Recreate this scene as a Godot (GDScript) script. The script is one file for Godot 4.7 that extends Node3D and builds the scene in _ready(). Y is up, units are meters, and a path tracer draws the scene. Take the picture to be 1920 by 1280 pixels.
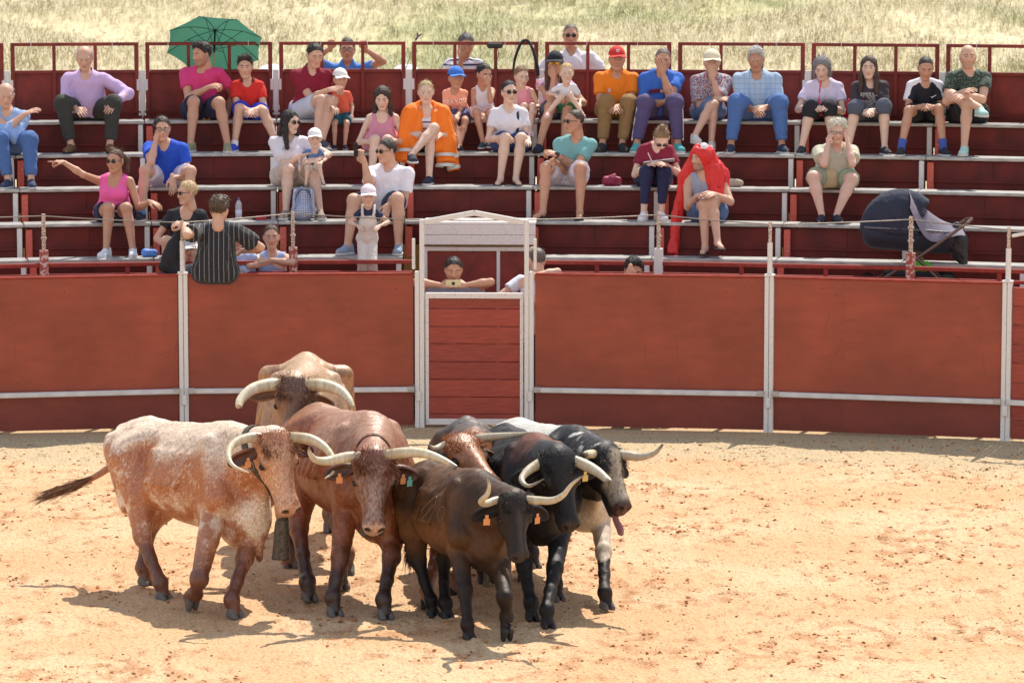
extends Node3D
# A bullring: seven cattle on sand before a red barrier, spectators on the stand behind it, a dry hillside beyond.
func _ready() -> void:
	rng.seed = 7
	var env := Environment.new()
	env.background_mode = Environment.BG_SKY
	var sky := Sky.new()
	var sm := ProceduralSkyMaterial.new()
	sm.sky_top_color = Color(.62, .68, .76)
	sm.sky_horizon_color = Color(.92, .9, .88)
	sm.ground_bottom_color = Color(.55, .47, .36)
	sm.ground_horizon_color = Color(.7, .68, .6)
	sm.sky_curve = .2
	sm.sky_energy_multiplier = 1.1
	sm.ground_energy_multiplier = 1.0
	sky.sky_material = sm
	env.sky = sky
	env.background_energy_multiplier = 1.0
	env.tonemap_mode = Environment.TONE_MAPPER_LINEAR
	env.tonemap_exposure = 1.22
	env.sdfgi_enabled = true
	env.ssao_enabled = true
	env.ssil_enabled = true
	var we := WorldEnvironment.new()
	we.name = "world_environment"
	we.environment = env
	add_child(we)
	var sun := DirectionalLight3D.new()
	sun.name = "sun"
	sun.light_energy = 1.5
	sun.light_color = Color(1, .965, .91)
	sun.light_angular_distance = .5
	sun.shadow_enabled = true
	add_child(sun)
	sun.look_at_from_position(Vector3(.2, .86, -.5), Vector3.ZERO)
	var cam := Camera3D.new()
	cam.name = "camera"
	cam.fov = rad_to_deg(2 * atan(640.0 / 6720.0))
	cam.near = .5
	cam.far = 600
	add_child(cam)
	cam.position = Vector3(0, 5, 0)
	cam.rotation.x = -atan(795.0 / 6720.0)
	var lens := CameraAttributesPhysical.new()
	lens.frustum_focal_length = 24.0 / (2.0 * 640.0 / 6720.0)
	lens.frustum_focus_distance = 30.0
	lens.frustum_near = .5
	lens.frustum_far = 600
	lens.exposure_aperture = 5.6
	cam.attributes = lens
	cam.current = true
	setting_mats()
	ground_and_hill()
	stand()
	barrier()
	gate()
	inner_rail()
	cattle_stock()
	people_stock()
	people_mats()
	bull("roan_ox", "rust and white roan ox with a leather collar and bell, one foreleg lifted", {"kind": "roan", "seed": 1, "S": 0.966, "root": Vector3(-2.306, 0, -26.189), "yaw": 0.7854, "poll": Vector3(-0.083, 1.288, 0.963), "f": Vector3(-0.033, -0.936, 0.35), "u": Vector3(-0.228, 0.349, 0.909), "L": 0.553,
		"legs": [[Vector3(-0.193, 0.85, 0.444), Vector3(-0.193, 0.695, 0.386), Vector3(-0.584, 0.291, 0.673), Vector3(-0.541, 0.232, 0.603), Vector3(-0.475, 0.144, 0.499), Vector3(-0.444, 0.109, 0.389)], [Vector3(0.193, 0.85, 0.444), Vector3(0.193, 0.695, 0.386), Vector3(-0.13, 0.385, 0.646), Vector3(-0.275, 0.245, 0.733), Vector3(-0.394, 0.13, 0.805), Vector3(-0.394, 0.048, 0.839)], [Vector3(-0.155, 0.985, -0.599), Vector3(-0.193, 0.715, -0.454), Vector3(-0.267, 0.442, -0.36), Vector3(-0.298, 0.286, -0.224), Vector3(-0.328, 0.13, -0.072), Vector3(-0.328, 0.048, -0.038)], [Vector3(0.155, 0.985, -0.599), Vector3(0.193, 0.715, -0.454), Vector3(0.07, 0.442, -0.675), Vector3(0.019, 0.286, -0.668), Vector3(-0.031, 0.13, -0.646), Vector3(-0.031, 0.048, -0.612)]],
		"horns": [{"p": [Vector3(-0.11, 1.285, 0.907), Vector3(-0.237, 1.3, 0.85), Vector3(-0.364, 1.272, 0.822), Vector3(-0.462, 1.21, 0.866), Vector3(-0.506, 1.141, 0.963), Vector3(-0.466, 1.096, 1.088)], "r": .043, "tip": .1, "pw": 1.15, "dark": false}, {"p": [Vector3(0.018, 1.288, 0.993), Vector3(0.1, 1.28, 1.102), Vector3(0.142, 1.229, 1.215), Vector3(0.134, 1.148, 1.32), Vector3(0.066, 1.079, 1.394), Vector3(-0.017, 1.039, 1.396)], "r": .043, "tip": .1, "pw": 1.15, "dark": false}], "tail": [Vector3(-0.032, 0.997, -0.896), Vector3(0.032, 0.881, -1.044), Vector3(-0.05, 0.734, -1.268), Vector3(-0.209, 0.66, -1.427)], "lockc": [col(184, 130, 96), col(144, 94, 64)], "lock": 340, "tuftc": [col(96, 62, 42), col(140, 100, 72)], "dewlap": 1.2, "brisket": 1.0, "extra": collar_bell, "tags": [[-1, .16, "orange"]]})
	bull("brown_ox", "big red-brown ox facing the camera with wide horns and a bell under its chin", {"kind": "mid", "seed": 2, "S": 1.016, "root": Vector3(-1.197, 0, -26.322), "yaw": 0.4363, "poll": Vector3(-0.272, 1.187, 1.111), "f": Vector3(-0.147, -0.929, 0.339), "u": Vector3(-0.22, 0.365, 0.905), "L": 0.542,
		"legs": [[Vector3(-0.203, 0.894, 0.467), Vector3(-0.203, 0.731, 0.406), Vector3(-0.352, 0.405, 0.646), Vector3(-0.418, 0.257, 0.724), Vector3(-0.473, 0.137, 0.787), Vector3(-0.473, 0.051, 0.823)], [Vector3(0.203, 0.894, 0.467), Vector3(0.203, 0.731, 0.406), Vector3(-0.008, 0.405, 0.781), Vector3(-0.103, 0.257, 0.919), Vector3(-0.181, 0.137, 1.032), Vector3(-0.181, 0.051, 1.068)], [Vector3(-0.163, 1.036, -0.63), Vector3(-0.203, 0.752, -0.477), Vector3(-0.317, 0.464, -0.257), Vector3(-0.364, 0.301, -0.064), Vector3(-0.411, 0.137, 0.146), Vector3(-0.411, 0.051, 0.181)], [Vector3(0.163, 1.036, -0.63), Vector3(0.203, 0.752, -0.477), Vector3(0.08, 0.464, -0.438), Vector3(0.03, 0.301, -0.319), Vector3(-0.021, 0.137, -0.184), Vector3(-0.021, 0.051, -0.149)]],
		"horns": [{"p": [Vector3(-0.327, 1.191, 1.064), Vector3(-0.462, 1.193, 1.045), Vector3(-0.597, 1.173, 1.026), Vector3(-0.699, 1.19, 1.045), Vector3(-0.758, 1.244, 1.083), Vector3(-0.772, 1.293, 1.099)], "r": .043, "tip": .14, "pw": 1.45}, {"p": [Vector3(-0.206, 1.199, 1.12), Vector3(-0.059, 1.225, 1.211), Vector3(0.045, 1.219, 1.303), Vector3(0.123, 1.186, 1.406), Vector3(0.184, 1.142, 1.501)], "r": .043, "tip": .42, "pw": 1.2}], "lockc": [col(170, 110, 78), col(116, 68, 46)], "lock": 420, "locklen": 1.2, "dewlap": 1.5, "brisket": 0.8, "extra": chin_bell, "tags": [[-1, .22, "orange"], [1, .17, "orange"], [1, .27, "teal"]], "tuftc": [col(80, 44, 32), col(60, 34, 26)], "tail": [Vector3(-0.118, 1.159, -0.748), Vector3(-0.138, 0.981, -0.867), Vector3(-0.158, 0.651, -0.877), Vector3(-0.178, 0.4, -0.776)]})
	bull("tan_ox", "pale tan ox standing behind the others, its wide hips against the barrier", {"kind": "tan", "seed": 3, "S": 1.122, "root": Vector3(-1.638, 0, -28.192), "yaw": 0.0524, "poll": Vector3(-0.062, 1.452, 1.04), "f": Vector3(-0.088, -0.945, 0.316), "u": Vector3(0.227, 0.29, 0.93), "L": 0.531,
		"legs": [[Vector3(-0.224, 0.988, 0.516), Vector3(-0.224, 0.808, 0.449), Vector3(-0.167, 0.447, 0.695), Vector3(-0.14, 0.284, 0.773), Vector3(-0.119, 0.152, 0.836), Vector3(-0.119, 0.056, 0.875)], [Vector3(0.224, 0.988, 0.516), Vector3(0.224, 0.808, 0.449), Vector3(0.272, 0.447, 0.857), Vector3(0.294, 0.284, 1.008), Vector3(0.311, 0.152, 1.13), Vector3(0.311, 0.056, 1.17)], [Vector3(-0.18, 1.145, -0.696), Vector3(-0.224, 0.831, -0.528), Vector3(-0.206, 0.513, -0.789), Vector3(-0.198, 0.332, -0.782), Vector3(-0.191, 0.152, -0.758), Vector3(-0.191, 0.056, -0.718)], [Vector3(0.18, 1.145, -0.696), Vector3(0.224, 0.831, -0.528), Vector3(0.206, 0.513, -0.789), Vector3(0.198, 0.332, -0.782), Vector3(0.191, 0.152, -0.758), Vector3(0.191, 0.056, -0.718)]],
		"horns": [{"p": [Vector3(-0.128, 1.449, 1.017), Vector3(-0.269, 1.46, 1.06), Vector3(-0.402, 1.432, 1.123), Vector3(-0.482, 1.369, 1.199), Vector3(-0.501, 1.32, 1.258)], "r": .052, "tip": .5, "pw": 1.6, "dark": false}, {"p": [Vector3(-0.006, 1.449, 1.023), Vector3(0.137, 1.452, 1.051), Vector3(0.263, 1.416, 1.098), Vector3(0.331, 1.358, 1.161), Vector3(0.359, 1.306, 1.203)], "r": .052, "tip": .35, "pw": 1.6, "dark": false}], "lockc": [col(160, 116, 90), col(112, 76, 56)], "lock": 420, "locklen": 1.3, "fat": .95, "hips": 1.2})
	bull("red_faced_ox", "grey-brown ox with a ginger face looking over the dark cow's back", {"kind": "red", "seed": 4, "S": 0.885, "root": Vector3(-0.309, 0, -26.859), "yaw": 0.0698, "poll": Vector3(-0.113, 1.207, 0.903), "f": Vector3(0.391, -0.483, 0.783), "u": Vector3(0.199, 0.875, 0.441), "L": 0.530,
		"legs": [[Vector3(-0.177, 0.779, 0.407), Vector3(-0.177, 0.637, 0.354), Vector3(-0.295, 0.353, 0.783), Vector3(-0.349, 0.224, 0.95), Vector3(-0.392, 0.12, 1.086), Vector3(-0.392, 0.044, 1.117)], [Vector3(0.177, 0.779, 0.407), Vector3(0.177, 0.637, 0.354), Vector3(-0.008, 0.353, 0.518), Vector3(-0.091, 0.224, 0.566), Vector3(-0.16, 0.12, 0.604), Vector3(-0.16, 0.044, 0.635)], [Vector3(-0.142, 0.903, -0.549), Vector3(-0.177, 0.655, -0.416), Vector3(-0.162, 0.405, -0.622), Vector3(-0.156, 0.262, -0.617), Vector3(-0.151, 0.12, -0.598), Vector3(-0.151, 0.044, -0.567)], [Vector3(0.142, 0.903, -0.549), Vector3(0.177, 0.655, -0.416), Vector3(0.162, 0.405, -0.622), Vector3(0.156, 0.262, -0.617), Vector3(0.151, 0.12, -0.598), Vector3(0.151, 0.044, -0.567)]],
		"horns": [{"p": [Vector3(-0.136, 1.196, 0.882), Vector3(-0.232, 1.18, 0.925), Vector3(-0.321, 1.159, 0.989), Vector3(-0.373, 1.188, 1.026)], "r": .036, "tip": .16, "pw": 1.3}, {"p": [Vector3(-0.044, 1.2, 0.858), Vector3(0.11, 1.223, 0.889), Vector3(0.263, 1.246, 0.95), Vector3(0.392, 1.267, 0.999)], "r": .038, "tip": .12, "pw": 1.4, "grey": .4}], "lockc": [col(196, 130, 84), col(150, 92, 58)], "lock": 300, "fat": .95, "hoof": "dark"})
	bull("dark_cow", "small dark brown cow at the front with upturned horns and orange ear tags", {"kind": "cow", "seed": 5, "S": 0.816, "root": Vector3(-0.382, 0, -25.305), "yaw": 0.4712, "poll": Vector3(-0.021, 1.01, 0.948), "f": Vector3(-0.083, -0.933, 0.351), "u": Vector3(-0.062, 0.357, 0.932), "L": 0.428,
		"legs": [[Vector3(-0.163, 0.718, 0.376), Vector3(-0.163, 0.588, 0.327), Vector3(-0.233, 0.325, 0.573), Vector3(-0.265, 0.207, 0.659), Vector3(-0.29, 0.11, 0.73), Vector3(-0.29, 0.041, 0.758)], [Vector3(0.163, 0.718, 0.376), Vector3(0.163, 0.588, 0.327), Vector3(-0.071, 0.312, 0.867), Vector3(-0.057, 0.251, 0.852), Vector3(-0.035, 0.159, 0.829), Vector3(-0.059, 0.09, 0.851)], [Vector3(-0.131, 0.833, -0.506), Vector3(-0.163, 0.604, -0.384), Vector3(-0.146, 0.373, -0.368), Vector3(-0.14, 0.242, -0.279), Vector3(-0.133, 0.11, -0.177), Vector3(-0.133, 0.041, -0.149)], [Vector3(0.131, 0.833, -0.506), Vector3(0.163, 0.604, -0.384), Vector3(0.03, 0.373, -0.304), Vector3(-0.024, 0.242, -0.189), Vector3(-0.078, 0.11, -0.061), Vector3(-0.078, 0.041, -0.032)]],
		"horns": [{"p": [Vector3(-0.05, 1.005, 0.9), Vector3(-0.146, 1.002, 0.885), Vector3(-0.235, 0.99, 0.907), Vector3(-0.309, 1.021, 0.981), Vector3(-0.306, 1.086, 1.073), Vector3(-0.309, 1.157, 1.104), Vector3(-0.329, 1.216, 1.095)], "r": .03, "tip": .16, "pw": 1.6, "grey": .25}, {"p": [Vector3(0.032, 1.005, 0.942), Vector3(0.117, 1.002, 1.019), Vector3(0.183, 1.009, 1.098), Vector3(0.221, 1.056, 1.184), Vector3(0.254, 1.136, 1.246), Vector3(0.317, 1.202, 1.3)], "r": .031, "tip": .14, "pw": 1.6, "grey": .15}], "lockc": [col(70, 62, 58), col(40, 32, 30)], "lock": 260, "droop": 0.35, "ear": 0.5, "tags": [[-1, .24, "orange"], [1, .2, "orange"]], "hoof": "dark", "dewlap": 0.6, "extra": chin_bell_small})
	bull("black_bull", "black bull with a curly forehead standing between the dark cow and the pied bull", {"kind": "black", "seed": 6, "S": 0.921, "root": Vector3(0.095, 0, -26.111), "yaw": 0.2618, "poll": Vector3(0.002, 1.187, 0.944), "f": Vector3(0.064, -0.91, 0.409), "u": Vector3(0.105, 0.414, 0.904), "L": 0.528,
		"legs": [[Vector3(-0.184, 0.811, 0.424), Vector3(-0.184, 0.663, 0.368), Vector3(-0.18, 0.367, 0.646), Vector3(-0.179, 0.233, 0.744), Vector3(-0.177, 0.124, 0.824), Vector3(-0.177, 0.046, 0.856)], [Vector3(0.184, 0.811, 0.424), Vector3(0.184, 0.663, 0.368), Vector3(0.004, 0.367, 0.806), Vector3(-0.077, 0.233, 0.975), Vector3(-0.143, 0.124, 1.114), Vector3(-0.143, 0.046, 1.146)], [Vector3(-0.147, 0.939, -0.571), Vector3(-0.184, 0.682, -0.433), Vector3(-0.169, 0.421, -0.647), Vector3(-0.163, 0.273, -0.642), Vector3(-0.157, 0.124, -0.622), Vector3(-0.157, 0.046, -0.589)], [Vector3(0.147, 0.939, -0.571), Vector3(0.184, 0.682, -0.433), Vector3(0.169, 0.421, -0.647), Vector3(0.163, 0.273, -0.642), Vector3(0.157, 0.124, -0.622), Vector3(0.157, 0.046, -0.589)]],
		"horns": [{"p": [Vector3(-0.066, 1.168, 0.905), Vector3(-0.164, 1.136, 0.92), Vector3(-0.246, 1.099, 0.96), Vector3(-0.303, 1.051, 1.028), Vector3(-0.274, 1.022, 1.119), Vector3(-0.193, 1.084, 1.223)], "r": .043, "tip": .1, "pw": 1.15, "grey": .25}, {"p": [Vector3(0.094, 1.165, 0.927), Vector3(0.185, 1.129, 0.993), Vector3(0.242, 1.096, 1.07), Vector3(0.283, 1.056, 1.144), Vector3(0.305, 1.036, 1.191)], "r": .043, "tip": .45, "pw": 1.5, "grey": .2}], "lockc": [col(38, 35, 36), col(64, 60, 62)], "lock": 700, "locklen": 0.8, "curl": 0.5, "tags": [[1, .18, "yellow"]], "neck": 1.25, "hoof": "dark"})
	bull("pied_bull", "black and white pied bull with its tongue hanging out, rightmost of the herd", {"kind": "pied", "seed": 7, "S": 0.896, "root": Vector3(0.317, 0, -26.724), "yaw": 0.5061, "poll": Vector3(-0.133, 1.143, 1.04), "f": Vector3(-0.011, -0.8, 0.599), "u": Vector3(0.284, 0.572, 0.769), "L": 0.472,
		"legs": [[Vector3(-0.179, 0.788, 0.412), Vector3(-0.179, 0.645, 0.358), Vector3(-0.274, 0.357, 0.542), Vector3(-0.316, 0.227, 0.598), Vector3(-0.351, 0.121, 0.644), Vector3(-0.351, 0.045, 0.675)], [Vector3(0.179, 0.788, 0.412), Vector3(0.179, 0.645, 0.358), Vector3(-0.024, 0.357, 0.784), Vector3(-0.116, 0.227, 0.949), Vector3(-0.191, 0.121, 1.083), Vector3(-0.191, 0.045, 1.115)], [Vector3(-0.143, 0.914, -0.555), Vector3(-0.179, 0.663, -0.421), Vector3(-0.164, 0.41, -0.63), Vector3(-0.158, 0.265, -0.624), Vector3(-0.152, 0.121, -0.605), Vector3(-0.152, 0.045, -0.573)], [Vector3(0.143, 0.914, -0.555), Vector3(0.179, 0.663, -0.421), Vector3(0.164, 0.41, -0.63), Vector3(0.158, 0.265, -0.624), Vector3(0.152, 0.121, -0.605), Vector3(0.152, 0.045, -0.573)]],
		"horns": [{"p": [Vector3(-0.157, 1.124, 1.004), Vector3(-0.309, 1.149, 1.08), Vector3(-0.42, 1.166, 1.179)], "r": .04, "tip": .6, "pw": 1.0}, {"p": [Vector3(-0.086, 1.121, 1.021), Vector3(-0.001, 1.116, 1.091), Vector3(0.077, 1.111, 1.157), Vector3(0.143, 1.143, 1.227), Vector3(0.183, 1.209, 1.272)], "r": .04, "tip": .2, "pw": 1.4, "grey": .5}], "lockc": [col(40, 37, 38), col(90, 84, 80)], "lock": 520, "curl": 0.4, "extra": tongue, "neck": 1.25})

	person("old man in a light blue shirt with folded arms, at the stand's left edge", {"s": 1.04, "hs": 1.00, "kind": "man", "seed": 3, "skin": col(220, 174, 148), "root": V(-5.35, 2.21, -37.6), "fat": 1.25, "top": {"name": "shirt", "m": cloth(col(150, 180, 226)), "sleeve": 1.5, "collar": true, "fold": 0.008}, "bottom": {"name": "trousers", "m": cloth(col(74, 108, 164)), "len": 1.9}, "shoe": cloth(col(50, 62, 92)), "hair": "fringe", "hairc": col(190, 188, 186),
		"j": {"pel": V(0, 0.44, 0), "nk": V(0.07, 0.79, 0.1), "hd": V(0.06, 0.95, 0.15), "hb": Basis(V(0.98, 0, -.21), V(0.06, 0.95, 0.3), V(0.2, -.31, 0.93)), "sh0": V(-.13, 0.72, 0.08), "sh1": V(0.24, 0.72, 0.08), "el0": V(0.06, 0.58, 0.27), "el1": V(0.17, 0.51, 0.27), "wr0": V(0.26, 0.75, 0.22), "wr1": V(0, 0.71, 0.24), "hip0": V(-.1, 0.42, -.01), "hip1": V(0.09, 0.42, -.01), "kn0": V(0.03, 0.51, 0.41), "kn1": V(0.33, 0.5, 0.37), "an0": V(0.12, 0.09, 0.5), "an1": V(0.36, 0.09, 0.5), "hdir0": V(0.91, 0.42, -.02), "hback0": V(-.37, 0.8, 0.48), "toe0": V(-.24, 0, 0.97), "hdir1": V(-.8, 0.6, 0.04), "hback1": V(0.37, 0.8, 0.48), "toe1": V(0.24, 0, 0.97)}})
	person("grey-haired man in a lilac shirt and dark trousers, alone below the leftmost rail", {"s": 1.06, "hs": 1.00, "kind": "man", "seed": 4, "skin": col(220, 174, 148), "root": V(-4.53, 2.53, -38.31), "fat": 1.25, "top": {"name": "shirt", "m": cloth(col(206, 178, 222)), "sleeve": 1.75, "collar": true, "fold": 0.008}, "bottom": {"name": "trousers", "m": cloth(col(56, 56, 50)), "len": 1.9}, "shoe": cloth(col(112, 78, 50)), "solem": M.sole_dark, "hair": "fringe", "hairc": col(176, 172, 170),
		"j": {"pel": V(0, 0.44, 0), "nk": V(0, 0.83, 0.14), "hd": V(-.01, 0.99, 0.19), "hb": Basis(V(1, 0, -.07), V(0.03, 0.93, 0.37), V(0.06, -.37, 0.92)), "sh0": V(-.2, 0.76, 0.12), "sh1": V(0.19, 0.76, 0.12), "el0": V(-.22, 0.47, 0.18), "el1": V(0.44, 0.61, 0.18), "wr0": V(-.07, 0.46, 0.4), "wr1": V(0.33, 0.53, 0.4), "hip0": V(-.1, 0.42, -.01), "hip1": V(0.1, 0.42, -.01), "kn0": V(-.22, 0.52, 0.42), "kn1": V(0.31, 0.52, 0.39), "an0": V(-.13, 0.09, 0.5), "an1": V(0.28, 0.09, 0.5), "hdir0": V(0.45, -.25, 0.86), "hback0": V(-.37, 0.8, 0.48), "toe0": V(-.24, 0, 0.97), "hdir1": V(-.36, -.49, 0.8), "hback1": V(0.37, 0.8, 0.48), "toe1": V(0.24, 0, 0.97)}})
	person("man in a pink polo shirt looking away, holding the handle of the green umbrella", {"s": 1.06, "hs": 1.00, "kind": "man", "seed": 5, "skin": col(206, 154, 126), "root": V(-3.34, 2.53, -38.47), "fat": 1.12, "hands": ["grip", "rest"], "top": {"name": "shirt", "m": cloth(col(212, 58, 120)), "sleeve": 0.6, "collar": true}, "bottom": {"name": "shorts", "m": cloth(col(38, 40, 66)), "len": 0.8}, "shoe": cloth(col(140, 142, 110)), "hair": "thick", "hairc": col(48, 40, 36), "beard": 0.35, "beardc": col(90, 70, 62),
		"j": {"pel": V(0, 0.44, 0), "nk": V(0.03, 0.88, 0.1), "hd": V(0.03, 1.02, 0.15), "hb": Basis(V(0.67, 0, 0.74), V(-.1, 0.99, 0.09), V(-.74, -.14, 0.66)), "sh0": V(-.16, 0.81, 0.06), "sh1": V(0.21, 0.81, 0.11), "el0": V(-.11, 0.56, 0.23), "el1": V(0.35, 0.58, -.03), "wr0": V(0.12, 0.68, 0.3), "wr1": V(0.27, 0.33, 0), "hip0": V(-.1, 0.42, -.02), "hip1": V(0.1, 0.42, 0.01), "kn0": V(-.04, 0.53, 0.42), "kn1": V(0.23, 0.52, 0.43), "an0": V(-.07, 0.09, 0.5), "an1": V(0.32, 0.09, 0.5), "hdir0": V(0.88, 0.16, 0.44), "hback0": V(-.37, 0.8, 0.48), "toe0": V(-.38, 0, 0.93), "hdir1": V(-.21, -.95, 0.22), "hback1": V(0.37, 0.8, 0.48), "toe1": V(0.11, 0, 0.99)}})
	person("dark-haired boy in a red polo shirt with his hands clasped, beside the umbrella man", {"s": 0.93, "hs": 0.97, "kind": "child", "seed": 6, "skin": col(220, 174, 148), "root": V(-2.83, 2.53, -38.52), "fat": 1.2, "top": {"name": "shirt", "m": cloth(col(214, 44, 36)), "sleeve": 0.6, "collar": true, "cm": cloth(col(120, 26, 30))}, "bottom": {"name": "shorts", "m": cloth(col(44, 62, 196)), "len": 0.75}, "shoe": cloth(col(52, 66, 190)), "sock": cloth(col(225, 225, 230)), "socklen": 0.1, "hair": "thick", "hairc": col(54, 43, 37),
		"j": {"pel": V(0, 0.42, 0), "nk": V(0, 0.74, 0.14), "hd": V(-.02, 0.89, 0.19), "hb": Basis(V(1, 0, 0), V(0, 0.98, 0.17), V(0, -.17, 0.98)), "sh0": V(-.14, 0.68, 0.11), "sh1": V(0.13, 0.68, 0.11), "el0": V(-.11, 0.46, 0.24), "el1": V(0.18, 0.45, 0.22), "wr0": V(0.03, 0.44, 0.42), "wr1": V(0.08, 0.44, 0.42), "hip0": V(-.07, 0.41, -.01), "hip1": V(0.07, 0.41, -.01), "kn0": V(-.07, 0.45, 0.39), "kn1": V(0.18, 0.42, 0.38), "an0": V(-.12, 0.08, 0.5), "an1": V(0.33, 0.08, 0.5), "hdir0": V(0.51, -.29, 0.81), "hback0": V(-.37, 0.8, 0.48), "toe0": V(-.24, 0, 0.97), "hdir1": V(-.37, -.29, 0.88), "hback1": V(0.37, 0.8, 0.48), "toe1": V(0.24, 0, 0.97)}})
	person("man in a maroon polo shirt and pale shorts reaching out to a toddler's face", {"s": 1.05, "hs": 1.00, "kind": "man", "seed": 7, "skin": col(220, 174, 148), "root": V(-2.19, 2.56, -38.57), "top": {"name": "shirt", "m": cloth(col(134, 20, 46)), "sleeve": 0.65, "collar": true}, "bottom": {"name": "shorts", "m": cloth(col(200, 210, 226)), "len": 0.75}, "shoe": cloth(col(70, 70, 80)), "hair": "short", "hairc": col(44, 36, 32), "hands": ["flat", "rest"],
		"j": {"pel": V(0, 0.4, 0), "nk": V(0.04, 0.83, 0.12), "hd": V(0.08, 0.98, 0.17), "hb": Basis(V(0.93, 0, -.37), V(0.14, 0.93, 0.35), V(0.35, -.37, 0.86)), "sh0": V(-.13, 0.76, 0.14), "sh1": V(0.21, 0.76, 0.06), "el0": V(0.04, 0.52, 0.2), "el1": V(0.15, 0.49, 0.17), "wr0": V(0.24, 0.62, 0.34), "wr1": V(0.27, 0.46, 0.4), "hip0": V(-.1, 0.39, 0.02), "hip1": V(0.09, 0.39, -.03), "kn0": V(0.16, 0.51, 0.37), "kn1": V(0.28, 0.5, 0.37), "an0": V(0.11, 0.09, 0.5), "an1": V(0.17, 0.09, 0.5), "hdir0": V(0.73, 0.09, 0.68), "hback0": V(-.37, 0.8, 0.48), "toe0": V(0, 0, 1), "hdir1": V(0.39, -.34, 0.85), "hback1": V(0.37, 0.8, 0.48), "toe1": V(0.47, 0, 0.88)}})
	person("toddler in an orange t-shirt and white cap having his face wiped", {"s": 0.56, "hs": 0.86, "kind": "child", "seed": 8, "skin": col(220, 174, 148), "root": V(-1.83, 2.53, -38.58), "top": {"name": "shirt", "m": cloth(col(240, 112, 84)), "sleeve": 0.6}, "bottom": {"name": "shorts", "m": cloth(col(34, 96, 112)), "len": 0.8}, "shoe": cloth(col(36, 44, 64)), "cap": cloth(col(236, 232, 226)), "hair": "buzz", "hairc": col(70, 52, 40),
		"j": {"pel": V(0, 0.38, 0), "nk": V(0, 0.62, 0.1), "hd": V(-.01, 0.75, 0.15), "hb": Basis(V(0.95, 0, -.31), V(0.03, 1, 0.08), V(0.31, -.09, 0.95)), "sh0": V(-.07, 0.59, 0.09), "sh1": V(0.07, 0.59, 0.09), "el0": V(-.12, 0.45, 0.03), "el1": V(0.11, 0.46, 0), "wr0": V(-.08, 0.44, 0.16), "wr1": V(0.11, 0.36, 0.1), "hip0": V(-.04, 0.36, -.01), "hip1": V(0.04, 0.36, -.01), "kn0": V(-.07, 0.28, 0.22), "kn1": V(0.06, 0.28, 0.22), "an0": V(-.07, 0.05, 0.24), "an1": V(0.04, 0.05, 0.24), "hdir0": V(0.24, -.31, 0.92), "hback0": V(-.37, 0.8, 0.48), "toe0": V(-.24, 0, 0.97), "hdir1": V(0.01, -.75, 0.66), "hback1": V(0.37, 0.8, 0.48), "toe1": V(0.24, 0, 0.97)}})
	person("man in glasses and a blue polo shirt standing behind the stand, gripping its top rail", {"s": 0.99, "hs": 1.00, "kind": "man", "seed": 9, "skin": col(206, 154, 126), "root": V(-1.83, 2, -39.77), "hands": ["grip", "grip"], "top": {"name": "shirt", "m": cloth(col(84, 140, 222)), "sleeve": 0.55, "collar": true}, "bottom": {"name": "trousers", "m": cloth(col(60, 64, 80)), "len": 1.9}, "hair": "short", "hairc": col(58, 48, 44), "glasses": "clear",
		"j": {"pel": V(0, 0.9, 0), "nk": V(0.01, 1.4, 0.02), "hd": V(0.01, 1.55, 0.07), "hb": Basis(V(1, 0, 0), V(0, 1, 0.07), V(0, -.07, 1)), "sh0": V(-.16, 1.33, 0.02), "sh1": V(0.17, 1.33, 0.02), "el0": V(-.37, 1.44, 0.16), "el1": V(0.41, 1.42, 0.15), "wr0": V(-.17, 1.57, 0.22), "wr1": V(0.21, 1.56, 0.22), "hip0": V(-.09, 0.88, 0), "hip1": V(0.09, 0.88, 0), "kn0": V(-.1, 0.48, 0.14), "kn1": V(0.1, 0.48, 0.14), "an0": V(-.1, 0.08, 0.02), "an1": V(0.1, 0.08, 0.02), "hdir0": V(0.1, 0.94, 0.31), "hback0": V(0, 0.32, -.95), "toe0": V(-.24, 0, 0.97), "hdir1": V(-.1, 0.94, 0.31), "hback1": V(0, 0.32, -.95), "toe1": V(0.24, 0, 0.97)}})
	person("long-haired young woman in a pink sleeveless dress looking down, beside the orange jacket", {"s": 0.96, "hs": 0.97, "kind": "woman", "seed": 10, "skin": col(234, 196, 174), "root": V(-1.39, 2.21, -38.05), "top": {"name": "dress", "m": cloth(col(214, 140, 160)), "sleeve": 0, "skirt": 0.55, "neck": 0.03}, "hair": "long", "hairc": col(66, 48, 40), "shoe": cloth(col(200, 190, 180)),
		"j": {"pel": V(0, 0.43, 0), "nk": V(0.02, 0.74, 0.12), "hd": V(0.02, 0.9, 0.17), "hb": Basis(V(1, 0, 0.07), V(-.03, 0.91, 0.41), V(-.06, -.41, 0.91)), "sh0": V(-.12, 0.68, 0.1), "sh1": V(0.16, 0.68, 0.1), "el0": V(-.23, 0.43, 0.12), "el1": V(0.25, 0.43, 0.15), "wr0": V(-.1, 0.44, 0.32), "wr1": V(0.14, 0.46, 0.36), "hip0": V(-.09, 0.41, -.01), "hip1": V(0.09, 0.41, -.01), "kn0": V(-.05, 0.47, 0.4), "kn1": V(0.08, 0.47, 0.4), "an0": V(-.09, 0.08, 0.5), "an1": V(0.1, 0.08, 0.5), "hdir0": V(0.46, -.22, 0.86), "hback0": V(-.37, 0.8, 0.48), "toe0": V(-.24, 0, 0.97), "hdir1": V(-.42, -.13, 0.9), "hback1": V(0.37, 0.8, 0.48), "toe1": V(0.24, 0, 0.97)}})
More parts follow.
